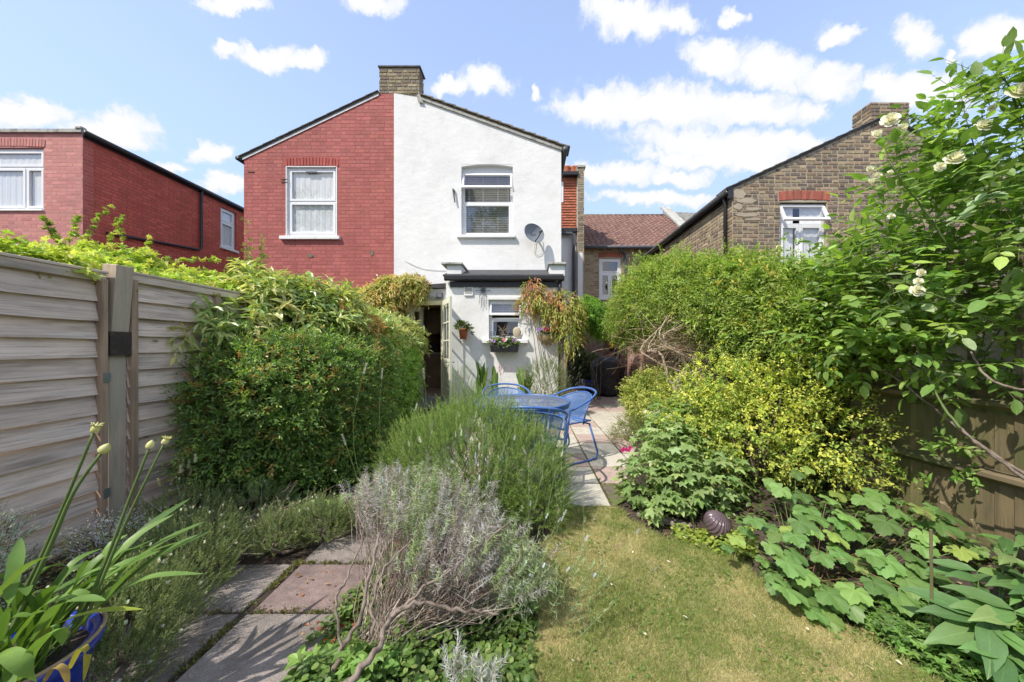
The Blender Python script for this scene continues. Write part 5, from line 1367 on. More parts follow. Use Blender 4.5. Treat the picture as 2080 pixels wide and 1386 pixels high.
# small emblem plate on the dish
MB().add([mdish @ Vector(q) for q in ((-0.07, -0.035, -0.052), (-0.03, -0.06, -0.052), (-0.035, 0.03, -0.055), (-0.075, 0.02, -0.055), (-0.01, -0.04, -0.055), (0.02, -0.05, -0.055), (0.02, 0.0, -0.057), (-0.01, 0.02, -0.057))], [(0, 1, 2, 3), (4, 5, 6, 7)]).build('emblem', M['grey_pipe'], ds, local=True)

# lamps over the door
fl_ = empty('floodlight', 'black floodlight with yellowish glass over the door', 'floodlight', P(856, 606, DY-0.12))
MB().box((-0.085, -0.04, -0.045), (0.085, 0.03, 0.055), Matrix.Rotation(R(28), 4, 'X') @ Matrix.Rotation(R(-8), 4, 'Y')).build('housing', M['black'], fl_, local=True, bevel=0.008)
MB().add([(Matrix.Rotation(R(28), 4, 'X') @ Matrix.Rotation(R(-8), 4, 'Y')) @ Vector(q) for q in ((-0.065, -0.043, -0.03), (0.065, -0.043, -0.03), (0.065, -0.043, 0.04), (-0.065, -0.043, 0.04))], [(0, 1, 2, 3)]).build('lens', pmat('lamp_glass', (0.45, 0.45, 0.10), 0.15), fl_, local=True)
MB().tube([(0, 0.02, 0), (0, 0.12, 0.0)], 0.015, 6).build('bracket', M['black'], fl_, local=True)
sb = empty('doorbell_box', 'small dark grey box fixed above the door beside the gutter end', 'box', P(893, 600, DY-0.04))
MB().box((-0.065, -0.03, -0.06), (0.065, 0.035, 0.06)).build('box_body', pmat('grey_box', (0.10, 0.10, 0.12), 0.4), sb, local=True, bevel=0.006)
MB().box((-0.05, -0.034, -0.045), (0.05, -0.031, 0.045)).build('box_front', pmat('grey_box_front', (0.17, 0.165, 0.18), 0.25), sb, local=True)

# sun shaped wind chime
wc = empty('wind_chime', 'dark metal sun ornament with hanging chimes beside the vent', 'ornament', P(981, 590, EY-0.03))
o_ = MB(); o_.lathe([(0.0, -0.02), (0.022, -0.012), (0.03, 0.0), (0.022, 0.012), (0, 0.02)], n=12, M=Matrix.Rotation(R(90), 4, 'X'))
for k in range(12):
    a = k*math.pi/6; r1 = 0.12 if k % 2 == 0 else 0.08
    o_.tube([(0.03*math.cos(a), 0, 0.03*math.sin(a)), (r1*math.cos(a), 0, r1*math.sin(a))], [0.008, 0.002], 4)
    if k % 2 == 0: o_.lathe([(0.0, -0.004), (0.013, 0), (0.0, 0.004)], (0, 0, 0), 8, Matrix.Translation(Vector((0.13*math.cos(a), 0, 0.13*math.sin(a)))) @ Matrix.Rotation(R(90), 4, 'X'))
o_.build('sun_disc', M['grey_pipe'], wc, local=True)
for (dx, L_) in ((-0.07, 0.17), (-0.035, 0.25), (0.0, 0.20), (0.035, 0.23), (0.07, 0.14)):
    c = MB(); c.tube([(dx, 0, -0.10), (dx, 0, -0.12-L_)], 0.0018, 4)
    for k in range(int(L_/0.035)): c.cbox((dx, 0, -0.14-0.035*k), (0.012, 0.006, 0.014))
    c.build('chime_string', M['grey_pipe'], wc, local=True)
# things on the kitchen sill
sz = ez(688) + 0.012
def sill_at(px): return exx(px, EY-0.02)
stn = empty('round_stone', 'pale flat pebble stood on end at the right of the kitchen sill', 'stone', (sill_at(1050), EY-0.02, sz))
vs = []; fs = []; na, nr = 16, 8
for i in range(nr+1):
    ph = math.pi*i/nr
    for k in range(na):
        a = 2*math.pi*k/na; w_ = 1 + 0.06*math.sin(3*a+ph*2) + 0.05*math.sin(5*ph+a)
        vs.append((0.085*math.sin(ph)*math.cos(a)*w_, 0.03*math.sin(ph)*math.sin(a), 0.115 - 0.112*math.cos(ph)))
for i in range(nr):
    for k in range(na): fs.append((i*na+k, i*na+(k+1) % na, (i+1)*na+(k+1) % na, (i+1)*na+k))
MB().add(vs, fs).build('pebble', M['stone'], stn, local=True, smooth=True)
bskt = empty('wire_basket', 'low wire basket with dried cones on the kitchen sill', 'basket', (sill_at(1026), EY-0.02, sz))
c = MB(); 
for z_, r_ in ((0.0, 0.12), (0.045, 0.14), (0.09, 0.155)): c.tube([(r_*math.cos(a), 0.35*r_*math.sin(a), z_+0.003) for a in np.linspace(0, 6.283, 25)], 0.003, 4, cap=False)
for k in range(12):
    a = k*math.pi/6; c.tube([(0.12*math.cos(a), 0.042*math.sin(a), 0.003), (0.155*math.cos(a), 0.055*math.sin(a), 0.093)], 0.0025, 4)
c.build('basket_frame', M['black'], bskt, local=True)
for k in range(9):
    MB().lathe([(0, -0.02), (0.018, -0.008), (0.02, 0.005), (0, 0.022)], (random.uniform(-0.1, 0.1), random.uniform(-0.02, 0.02), random.uniform(0.02, 0.07)), 8).build('cone', M['bark'], bskt, local=True)
for k in range(14):
    x = random.uniform(-0.08, 0.08); MB().tube([(x, 0, 0.05), (x+random.uniform(-.06, .06), 0, 0.14), (x+random.uniform(-.12, .12), random.uniform(-.02, .0), random.uniform(0.16, 0.30))], 0.0025, 4).build('dry_stem', M['twig_pale'], bskt, local=True)
jar = empty('grey_lantern', 'small blue grey slatted lantern at the left of the kitchen sill', 'lantern', (sill_at(1001), EY-0.02, sz))
c = MB()
for z_ in (0.0, 0.04, 0.08, 0.12): c.cbox((0, 0, z_+0.006), (0.13, 0.05, 0.012))
for x in (-0.055, 0.055): c.cbox((x, 0, 0.067), (0.012, 0.045, 0.13))
c.build('lantern_frame', pmat('blue_grey_paint', (0.20, 0.25, 0.30), 0.6), jar, local=True)

# terracotta tile / fossil ball in the bed, red glass sphere and the rest
ball = empty('ribbed_ball', 'glossy dark ribbed ceramic ball at the lawn edge under the leaves', 'garden ornament', (1.25, 2.29, 0.045))
vs = []; fs = []; na, nr = 120, 16; tilt = Euler((R(25), R(35), 0)).to_matrix()
for i in range(nr+1):
    ph = math.pi*i/nr
    for k in range(na):
        a = 2*math.pi*k/na; w_ = 1 + 0.06*math.cos(a*20)
        a += 0.9*math.sin(ph)
        vs.append(tuple(tilt @ Vector((0.085*math.sin(ph)*math.cos(a)*w_, 0.085*math.sin(ph)*math.sin(a)*w_, -0.078*math.cos(ph)))))
for i in range(nr):
    for k in range(na): fs.append((i*na+k, i*na+(k+1) % na, (i+1)*na+(k+1) % na, (i+1)*na+k))
MB().add([(x, y, z+0.05) for x, y, z in vs], fs).build('ribbed_sphere', pmat('dark_glaze', (0.11, 0.075, 0.085), 0.25, 0.2, 10, spec=0.7), ball, local=True, smooth=True)
bt = empty('fallen_bottle', 'pale plastic bottle cloche lying among the plants at the patio edge', 'bottle', (gxx(1312, 5.4), 5.4, 0.10))
MB().lathe([(0.0, 0), (0.02, 0), (0.022, 0.05), (0.05, 0.09), (0.055, 0.28), (0.05, 0.30), (0, 0.30)], n=14, M=Euler((R(80), 0, R(70))).to_matrix().to_4x4()).build('bottle_body', pmat('clear_plastic', (0.55, 0.56, 0.58), 0.15, spec=0.7), bt, local=True, smooth=True)
MB().lathe([(0.024, -0.025), (0.026, 0.02), (0.0, 0.02)], n=12, M=Euler((R(80), 0, R(70))).to_matrix().to_4x4()).build('bottle_cap', M['terracotta'], bt, local=True, smooth=True)
sv = empty('broken_slab_edge', 'grey stone pieces edging the bed by the lawn corner', 'stone', (0.82, 2.62, -0.01))
for k in range(4):
    mm_ = Matrix.Translation(Vector((0.05+0.08*k, 0.03-0.06*k, 0.0))) @ Matrix.Rotation(random.uniform(0, 3), 4, 'Z')
    MB().box((-0.05, -0.035, -0.02), (0.05, 0.03, 0.025), mm_).build('stone_piece', M['slab_grey'], sv, local=True, bevel=0.01)
# blue pots by the barbecue
for i, (px, lab) in enumerate(((1199, 'small dark blue glazed pot just left of the barbecue'),)):
    e = empty('plant_pot', lab, 'pot', (gxx(px, 9.7), 9.7, 0))
    MB().lathe([(0.0, 0.0), (0.12, 0.0), (0.17, 0.30), (0.185, 0.31), (0.185, 0.34), (0.165, 0.34), (0.15, 0.28), (0.0, 0.28)], n=20).build('pot_body', M['blue_glaze'], e, local=True, smooth=True)

# ---------------------------------------------------------------- foliage tools (numpy)
def nrm(a): return a / np.maximum(np.linalg.norm(a, axis=-1, keepdims=True), 1e-9)
def T(*rows): return np.array(rows, dtype=np.float32)
# leaf outlines: x along the leaf (0..1), y across, z up
LEAF2 = (T((0, 0, 0), (0.5, 0.5, 0.10), (1, 0, -0.05), (0.5, -0.5, 0.10)), np.array([(0, 1, 2), (0, 2, 3)]))
LEAF4 = (T((0, 0, 0), (0.30, 0.45, 0.09), (0.72, 0.36, 0.03), (1, 0, -0.14), (0.72, -0.36, 0.03), (0.30, -0.45, 0.09), (0.5, 0, 0.0)),
         np.array([(0, 6, 1), (1, 6, 2), (2, 6, 3), (3, 6, 4), (4, 6, 5), (5, 6, 0)]))
LANCE = (T((0, 0, 0), (0.25, 0.42, 0.06), (0.60, 0.42, 0.02), (1, 0, -0.22), (0.60, -0.42, 0.02), (0.25, -0.42, 0.06), (0.45, 0, 0.0)),
         np.array([(0, 6, 1), (1, 6, 2), (2, 6, 3), (3, 6, 4), (4, 6, 5), (5, 6, 0)]))
NEEDLE = (T((0, 0.5, 0), (0, -0.5, 0), (1, 0, -0.03)), np.array([(0, 1, 2)]))
def star_leaf(lobes=5, seed=0):
    rr = random.Random(seed); pts = [(0, 0, 0)]
    for k in range(lobes):
        a = (k - (lobes-1)/2) * (2.05/(lobes-1)*2)
        L_ = 1.0 - 0.13*abs(k-(lobes-1)/2)
        if k: am = a - (2.05/(lobes-1)); pts.append((0.42*math.cos(am)+0.12, 0.42*math.sin(am), 0.05))
        pts.append((0.70*L_*math.cos(a-0.20)+0.1, 0.70*L_*math.sin(a-0.20), 0.0)); pts.append((L_*math.cos(a)*0.9+0.1, L_*math.sin(a)*0.9, -0.10)); pts.append((0.70*L_*math.cos(a+0.20)+0.1, 0.70*L_*math.sin(a+0.20), 0.0))
    c = len(pts); pts.append((0.2, 0, -0.02))
    tr = [(c, i, i+1) for i in range(0, c-1)] + [(c, c-1, 0)]
    v = T(*pts); v[:, 0] -= 0.0
    return (v, np.array(tr))
STAR = star_leaf()
ROUND = (T((0, 0, 0), (0.12, 0.38, 0.08), (0.5, 0.55, 0.04), (0.88, 0.35, -0.02), (1.0, 0, -0.06), (0.88, -0.35, -0.02), (0.5, -0.55, 0.04), (0.12, -0.38, 0.08), (0.45, 0, -0.02)),
         np.array([(8, i, i+1) for i in range(7)] + [(8, 7, 0)]))

def leaves_arrays(tpl, p, d, up, L, W, col):
    V, Fc = tpl
    d = nrm(d); b = nrm(np.cross(up, d)); n = np.cross(d, b)
    n_ = len(p); k = len(V)
    L = np.broadcast_to(np.asarray(L, float).reshape(-1, 1), (n_, 1)); W = np.broadcast_to(np.asarray(W, float).reshape(-1, 1), (n_, 1))
    vs = p[:, None, :] + V[None, :, 0, None]*(L*d)[:, None, :] + V[None, :, 1, None]*(W*b)[:, None, :] + V[None, :, 2, None]*(L*n)[:, None, :]
    fs = Fc[None] + (np.arange(n_)*k)[:, None, None]
    cs = np.repeat(col, k, axis=0)
    return vs.reshape(-1, 3), fs.reshape(-1, 3), cs
class Fol:
    def __init__(s): s.v = []; s.f = []; s.c = []; s.n = 0
    def add(s, v, f, c): s.v.append(v); s.f.append(f + s.n); s.c.append(c); s.n += len(v)
    def leaves(s, *a): s.add(*leaves_arrays(*a))
    def build(s, name, mat, parent, kind='stuff', smooth=False, local=False):
        if not s.v: return None
        return np_mesh(name, np.concatenate(s.v), np.concatenate(s.f), mat, parent, col=np.concatenate(s.c), kind=kind, smooth=smooth, local=local)
def wob(p, f=3.0, s=0.0):
    x, y, z = p[:, 0]*f, p[:, 1]*f, p[:, 2]*f
    return (np.sin(x*1.7+y*0.9+s) * np.sin(y*2.1-z*1.3+s*2) + 0.6*np.sin(z*2.9+x*2.3+s*3)*np.sin(x*3.7-y*2.2+s) + 0.35*np.sin(y*6.3+z*5.1+s)*np.sin(x*5.9+s)) / 1.6
def unit(n, g=rng):
    return nrm(g.normal(size=(n, 3)))
def blob_points(blobs, n, shell=(0.72, 1.04), g=rng, amp=0.13, freq=5.0, seed=0.0, zmin=0.03, sq=2.0, gap=None):
    B = np.array([b[:6] for b in blobs], float)
    area = (B[:, 3]*B[:, 4] + B[:, 4]*B[:, 5] + B[:, 3]*B[:, 5]); pr = area/area.sum()
    P_, N_ = [], []; tot = 0
    for _ in range(12):
        m = int((n - tot)*1.7) + 50
        k = g.choice(len(B), m, p=pr); u = unit(m, g)
        if sq != 2.0: u = u / (np.sum(np.abs(u)**sq, 1)**(1/sq))[:, None]
        r = shell[0] + (shell[1]-shell[0])*g.random(m)**0.6
        c, rad = B[k, :3], B[k, 3:6]
        p = c + u*rad*r[:, None]
        p = c + (p-c)*(1 + amp*wob(p, freq, seed))[:, None]
        nn = nrm(u/rad)
        ok = p[:, 2] > zmin
        for j in range(len(B)):
            q = np.linalg.norm((p - B[j, :3])/B[j, 3:6], axis=1)
            ok &= (q > shell[0]*0.92) | (k == j)
        if gap is not None: ok &= wob(p, gap[0], seed+7) > gap[1]
        P_.append(p[ok]); N_.append(nn[ok]); tot += int(ok.sum())
        if tot >= n: break
    return np.concatenate(P_)[:n], np.concatenate(N_)[:n]
def pick(pal, n, g=rng, var=0.18):
    a = np.array([c[:3] for c in pal], float); w = np.array([c[3] if len(c) > 3 else 1 for c in pal], float)
    c = a[g.choice(len(a), n, p=w/w.sum())]
    return c * (1 + var*(g.random((n, 1))*2-1)) * (1 + 0.06*(g.random((n, 3))*2-1))
def sprays(fol, wood, base, out, g=rng, length=0.12, m=8, L=0.035, W=0.014, pal=None, tip=None, tpl=LEAF2, up=0.35, droop=0.15, spread=0.9, outw=0.7, rnd=0.5, lvar=0.3, tipn=0.3, upn=0.7, woodr=0.0012, start=0.15, woodcol=(0.13, 0.10, 0.06)):
    n = len(base)
    t = nrm(out*outw + np.array([0, 0, up]) + unit(n, g)*rnd)
    a = nrm(np.cross(t, unit(n, g))); b = np.cross(t, a)
    ln = length*(0.6+0.8*g.random(n))
    i = np.arange(m); fr = start + (1-start)*i/(m-1)
    curve = -droop*(fr**2)
    pos = base[:, None, :] + t[:, None, :]*(ln[:, None]*fr[None])[:, :, None]
    pos[:, :, 2] += curve[None]*ln[:, None]
    phi = i[None]*2.4 + g.random((n, 1))*6.28
    rad = a[:, None]*np.cos(phi)[:, :, None] + b[:, None]*np.sin(phi)[:, :, None]
    sp = spread*(1 - 0.55*fr)[None, :, None]
    d = t[:, None]*(1.0-0.35*spread) + rad*sp + np.array([0, 0, -droop*0.8]) + g.normal(size=(n, m, 3))*0.15
    upv = t[:, None]*0.4 + np.array([0, 0, upn]) + out[:, None]*0.5 + g.normal(size=(n, m, 3))*0.35
    size = (1-lvar+2*lvar*g.random((n, m)))*(1-0.35*fr[None]**3)
    twc = pick(pal, n, g, 0.12)
    c = np.repeat(twc[:, None], m, 1)*(1+0.22*(g.random((n, m, 1))*2-1))
    if tip is not None:
        w = np.clip((fr[None, :, None]-(1-tipn))/tipn, 0, 1)*g.random((n, 1, 1))
        c = c*(1-w) + np.array(tip)*w
    fol.leaves(tpl, pos.reshape(-1, 3), d.reshape(-1, 3), upv.reshape(-1, 3), (L*size).ravel(), (W*size).ravel(), c.reshape(-1, 3))
    if wood is not None:
        e = base + t*ln[:, None]; e[:, 2] -= droop*ln
        strips(wood, base, e, woodr, woodcol)
def strips(wood, a, b, r, col, g=rng):
    """three sided twigs from a to b"""
    n = len(a); t = nrm(b-a); u = nrm(np.cross(t, unit(n, g))); v = np.cross(t, u)
    r = np.broadcast_to(np.asarray(r, float).reshape(-1, 1), (n, 1))
    ring = [u*r, (-0.5*u+0.87*v)*r, (-0.5*u-0.87*v)*r]
    vs = np.stack([a+ring[0], a+ring[1], a+ring[2], b+ring[0]*0.5, b+ring[1]*0.5, b+ring[2]*0.5], 1).reshape(-1, 3)
    f = np.array([(0, 1, 4), (0, 4, 3), (1, 2, 5), (1, 5, 4), (2, 0, 3), (2, 3, 5)])
    fs = (f[None] + (np.arange(n)*6)[:, None, None]).reshape(-1, 3)
    col = np.asarray(col, float)
    c = np.repeat(np.broadcast_to(col, (n, 3)), 6, 0) if col.ndim == 1 else np.repeat(col, 6, 0)
    wood.add(vs, fs, c)
M['wood_a'] = pmat('fine_twig', src='attr', rough=0.85, spec=0.2, var=0.2, vscale=30)
def curve_strips(wood, pts, rad, col, g=rng):
    """pts (n, k, 3) many bent stems at once"""
    n, k, _ = pts.shape
    for i in range(k-1):
        strips(wood, pts[:, i], pts[:, i+1], rad*(1-0.6*i/(k-1)), col, g)
def limbs(parent, base, targets, r0, mat, name='branch', n=4, wig=0.05, seed=0, obj=True):
    rr = random.Random(seed)
    mb = MB()
    for tg in targets:
        a = Vector(base) + Vector((rr.uniform(-.04, .04), rr.uniform(-.04, .04), 0)); b = Vector(tg)
        pts = [a]
        for i in range(1, n):
            t = i/n; p = a.lerp(b, t); p.z += 0.12*(b-a).length*math.sin(t*math.pi)*0.6
            pts.append(p + Vector((rr.uniform(-wig, wig), rr.uniform(-wig, wig), rr.uniform(-wig, wig)*0.5)))
        pts.append(b)
        sp_ = smooth_pts(pts, 3); m_ = len(sp_)
        mb.tube(sp_, [r0*(1-0.78*i/(m_-1))*1.0 for i in range(m_)], 6)
    return mb.build(name, mat, parent, smooth=True)
def shrub(name, label, cat, blobs, n, base, group=None, pal=None, leafmat='leaf', kw=None, shell=(0.70, 1.04), amp=0.13, freq=5.0, seed=0.0, sq=2.0, gap=None, inner=0.25, wood=True, nlimb=9, limbr=0.018, zmin=0.04, g=None, limbmat='bark'):
    g = g or np.random.default_rng(int(seed*10)+17)
    e = empty(name, label, cat, base, group=group)
    f, w = Fol(), Fol()
    p, nn = blob_points(blobs, n, shell, g, amp, freq, seed, zmin, sq, gap)
    sprays(f, w if wood else None, p, nn, g, pal=pal, **(kw or {}))
    if inner:
        p2, n2 = blob_points(blobs, int(n*inner), (0.30, shell[0]), g, amp, freq, seed, zmin, sq)
        k2 = dict(kw or {}); k2['L'] = k2.get('L', 0.035)*1.25; k2['W'] = k2.get('W', 0.014)*1.3; k2.pop('tip', None)
        sprays(f, w if wood else None, p2, n2, g, pal=pal, **k2)
    f.build('foliage', M[leafmat], e)
    if wood: w.build('twigs', M['wood_a'], e)
    if nlimb:
        tg, _ = blob_points(blobs, nlimb, (0.3, 0.75), g, 0, freq, seed, zmin)
        limbs(e, base, [tuple(q) for q in tg], limbr, M[limbmat], 'branch', seed=int(seed*7))
    return e

# ---------------------------------------------------------------- lawn grass
def in_poly(x, y, poly):
    ins = np.zeros(len(x), bool); j = len(poly)-1
    for i in range(len(poly)):
        xi, yi = poly[i]; xj, yj = poly[j]
        c = ((yi > y) != (yj > y)) & (x < (xj-xi)*(y-yi)/(yj-yi+1e-12)+xi)
        ins ^= c; j = i
    return ins
g = np.random.default_rng(3)
NB = 190000
yy = 0.85 + (2.80-0.85)*g.random(int(NB*1.5))**1.25; xx = -0.1 + 1.75*g.random(len(yy))
ok = in_poly(xx + 0.05*(g.random(len(xx))-0.5)+0.02*np.sin(yy*23), yy + 0.04*(g.random(len(xx))-0.5)+0.015*np.sin(xx*31), lawn_poly); xx, yy = xx[ok][:NB], yy[ok][:NB]
p = np.stack([xx, yy, np.full(len(xx), -0.006)], 1)
dry = np.clip(0.5 + 0.9*wob(p, 2.6, 1.0) + 0.5*wob(p, 9, 4.0), 0, 1)
d = nrm(np.stack([g.normal(size=len(p))*0.75, g.normal(size=len(p))*0.75, np.full(len(p), 0.75)], 1))
isdry = g.random(len(p)) < 0.30 + 0.60*dry
cg = pick([(0.19, 0.25, 0.06), (0.24, 0.29, 0.08), (0.15, 0.21, 0.05)], len(p), g, 0.3)
cd = pick([(0.52, 0.44, 0.24), (0.45, 0.38, 0.19), (0.60, 0.52, 0.31), (0.40, 0.36, 0.16)], len(p), g, 0.25)
c = np.where(isdry[:, None], cd, cg)
fo = Fol(); ln = (0.018+0.022*g.random(len(p)))*(1.1-0.4*isdry)
fo.leaves(NEEDLE, p, d, unit(len(p), g), ln, 0.0020, c)
fo.build('grass_blades', M['grass'], lawn)
# little fallen petals and dry leaves on grass, path and soil
def litter(name, label, n, region, z, pal, size, parent=None, seed=1):
    g = np.random.default_rng(seed); x0, x1, y0, y1 = region
    x = x0+(x1-x0)*g.random(n); y = y0+(y1-y0)*g.random(n)
    zz = np.full(n, z) if z is not None else soil_h(x, y)+0.012
    p = np.stack([x, y, zz], 1); a = g.random(n)*6.28
    d = np.stack([np.cos(a), np.sin(a), g.normal(size=n)*0.25], 1)
    f = Fol(); f.leaves(LEAF4, p, d, np.array([0, 0, 1.0])+g.normal(size=(n, 3))*0.3, size*(0.6+0.8*g.random(n)), size*0.55*(0.6+0.8*g.random(n)), pick(pal, n, g, 0.2))
    o = f.build(name, M['leaf'], parent)
    if parent is None: tag(o, label, 'leaf litter', kind='stuff')
    return o
litter('fallen_petals', 'pale fallen petals scattered over the lawn', 34, (0.1, 1.5, 1.0, 2.6), 0.022, [(0.75, 0.70, 0.58), (0.6, 0.5, 0.35), (0.5, 0.36, 0.2)], 0.022, None, 5)
litter('leaf_litter_patch', 'brown dry leaf litter on the soil of the beds', 900, (-2.6, -0.0, 1.0, 3.2), None, [(0.20, 0.12, 0.07), (0.30, 0.20, 0.12), (0.12, 0.08, 0.05), (0.35, 0.16, 0.10)], 0.026, None, 6)
litter('leaf_litter_patch', 'dry leaves and petals on the dark soil along the right of the lawn', 800, (0.8, 2.5, 0.9, 3.4), None, [(0.20, 0.12, 0.07), (0.34, 0.22, 0.12), (0.12, 0.08, 0.05), (0.45, 0.36, 0.22)], 0.026, None, 7)
# moss and small weeds in the joints of path and patio
g = np.random.default_rng(9)
def moss(name, label, segs, n, w, pal, h=0.018, seed=1, parent=None):
    g = np.random.default_rng(seed); f = Fol()
    for (ax, ay, bx, by, k) in segs:
        m = int(n*k); t = g.random(m); x = ax+(bx-ax)*t; y = ay+(by-ay)*t
        keep = np.sin(t*17+ax*9)+np.sin(t*41+by*3)*0.7 > -0.3; t, x, y = t[keep], x[keep], y[keep]; m = len(t)
        p = np.stack([x+g.normal(size=m)*w, y+g.normal(size=m)*w, np.full(m, -0.012)], 1)
        d = unit(m, g); d[:, 2] = np.abs(d[:, 2])+0.3
        f.leaves(LEAF2, p, d, unit(m, g), h*(0.6+g.random(m)), h*0.5, pick(pal, m, g, 0.3))
    o = f.build(name, M['leaf'], parent)
    if parent is None: tag(o, label, 'moss', kind='stuff')
MOSS = [(0.14, 0.17, 0.04), (0.10, 0.13, 0.035), (0.22, 0.19, 0.07), (0.12, 0.09, 0.05)]
moss('path_moss', '', [(-1.378, 1.0, -1.378, 2.1, 1.0), (-1.37, 2.05, -0.92, 2.045, 0.35), (-1.83, 1.668, -1.39, 1.665, 0.2), (-1.35, 1.668, -0.92, 1.67, 0.2)], 1500, 0.011, MOSS, 0.013, 2, path)
moss('patio_moss', '', [(0.6625, 2.8, 0.6625, 6.5, 1.0), (0.21, 3.2, 0.21, 5.5, 0.5), (1.115, 3.4, 1.115, 6.5, 0.8)] + [(0.25, 2.775+0.4535*k, 1.5, 2.775+0.4535*k, 0.25) for k in range(1, 8)], 900, 0.008, MOSS, 0.014, 3, patio)

# ---------------------------------------------------------------- left side: berry hedge and climbers
PYR = [(0.095, 0.175, 0.040, 3), (0.070, 0.135, 0.034, 3), (0.135, 0.225, 0.052, 2), (0.19, 0.28, 0.065, 1.4), (0.36, 0.24, 0.08, 0.5)]
hb = [(-2.36, 3.20, 0.55, .48, .62, .62), (-2.30, 3.24, 0.92, .60, .60, .42), (-2.14, 3.55, 0.55, .54, .70, .60), (-2.20, 3.9, 0.96, .52, .80, .42), (-2.45, 4.9, 0.70, .48, .9, .68), (-2.55, 5.8, 0.70, .45, .8, .66), (-1.92, 3.45, 0.30, .42, .5, .32)]
hedge = shrub('berry_hedge', 'big dark green hedge dotted with orange green berries against the left fence', 'hedge', hb, 15500, (-2.35, 3.8, 0), pal=PYR, leafmat='leaf_gloss',
      kw=dict(length=0.16, m=9, L=0.040, W=0.016, tip=(0.30, 0.40, 0.08), up=0.25, rnd=0.95, spread=0.9, upn=0.9, lvar=0.45), seed=1.3, amp=0.24, freq=5.5, sq=2.2, gap=(6, -0.7), shell=(0.80, 1.04), nlimb=14, limbr=0.022)
# clusters of unripe berries
g = np.random.default_rng(44)
bp, bn = blob_points(hb, 320, (1.0, 1.08), g, 0.24, 5.5, 1.3, 0.2, 2.2)
f = Fol(); m = 26
OCT = (T((1, 0, 0), (-1, 0, 0), (0, 1, 0), (0, -1, 0), (0, 0, 1), (0, 0, -1)), np.array([(0, 2, 4), (2, 1, 4), (1, 3, 4), (3, 0, 4), (2, 0, 5), (1, 2, 5), (3, 1, 5), (0, 3, 5)]))
def dots(fol, p, r, col):
    V, Fc = OCT; n_ = len(p); r = np.broadcast_to(np.asarray(r, float).reshape(-1, 1, 1), (n_, 1, 1))
    vs = (p[:, None, :] + V[None]*r).reshape(-1, 3); fs = (Fc[None] + (np.arange(n_)*6)[:, None, None]).reshape(-1, 3)
    fol.add(vs, fs, np.repeat(col, 6, 0))
q = (bp[:, None] + bn[:, None]*0.015 + g.normal(size=(len(bp), m, 3))*np.array([0.026, 0.026, 0.016])).reshape(-1, 3)
dots(f, q, 0.0062*(0.7+0.6*g.random(len(q))), pick([(0.46, 0.27, 0.08), (0.38, 0.30, 0.08), (0.52, 0.24, 0.07)], len(q), g, 0.2))
f.build('berries', M['petal'], hedge)
# long shoots that stick out of the hedge
def long_shoots(parent, starts, dirs, lens, g, pal, tip, L=0.03, W=0.012, m=26, tpl=LEAF2, mat='leaf_gloss', side=0):
    f, w = Fol(), Fol(); n = len(starts)
    S = np.array(starts, float); D = nrm(np.array(dirs, float)); ln = np.array(lens, float)
    k = 7; t = np.linspace(0, 1, k)
    bend = unit(n, g)*0.22
    pts = S[:, None] + D[:, None]*(ln[:, None]*t)[:, :, None] + bend[:, None]*(ln[:, None]*t**2)[:, :, None]
    pts[:, :, 2] -= 0.05*ln[:, None]*t**2
    curve_strips(w, pts, 0.0032, (0.16, 0.11, 0.07), g)
    for i in range(k-1):
        a, b = pts[:, i], pts[:, i+1]
        for s in np.linspace(0, 1, m//(k-1), endpoint=False):
            p = a+(b-a)*s; sprays(f, None, p, nrm(b-a), g, length=0.055*(1-0.4*i/k), m=6, L=L, W=W, pal=pal, tip=tip, tpl=tpl, up=0.1, rnd=0.9, outw=0.5)
    f.build('shoot_leaves', M[mat], parent); w.build('shoot', M['wood_a'], parent)
g = np.random.default_rng(8)
ss = [P(520, 640, 3.9), P(505, 620, 3.8), P(540, 640, 3.9), P(470, 600, 3.7), P(430, 700, 3.1), P(440, 760, 3.0), P(430, 940, 2.75), P(500, 650, 3.8), P(560, 640, 4.0), P(450, 650, 3.4)]
dd = [(-.03, 0, 1), (-.12, 0, 1), (.12, 0.1, 1), (0.05, 0, 1), (-1, -.25, .25), (-1, -.2, 0.02), (-1, -.25, .05), (-.35, 0, 1), (0.4, 0.1, 0.9), (-0.6, -0.1, 0.7)]
_p, _n = blob_points(hb, 75, (0.9, 1.0), g, 0.2, 5.5, 1.3, 0.5, 2.2)
long_shoots(hedge, _p, _n*0.8+np.array([0, 0, 0.7])+unit(75, g)*0.5, 0.10+0.20*g.random(75), g, PYR, (0.34, 0.40, 0.10), L=0.036, W=0.015, m=12)
long_shoots(hedge, [tuple(s) for s in ss], dd, [0.98, 0.78, 0.62, 0.50, 0.42, 0.38, 0.34, 0.6, 0.5, 0.55], g, [(0.12, 0.19, 0.045, 2), (0.17, 0.22, 0.05, 1), (0.08, 0.14, 0.03, 1)], (0.33, 0.24, 0.08), L=0.04, W=0.016)
_s = [tuple(P(505+g.normal()*22, 640, 3.85+0.1*g.random())) for _ in range(12)]
long_shoots(hedge, _s, [(g.normal()*0.13, 0, 1) for _ in _s], 0.35+0.55*g.random(12), g, [(0.14, 0.21, 0.05, 2), (0.19, 0.25, 0.06, 1)], (0.36, 0.28, 0.09), L=0.04, W=0.016)

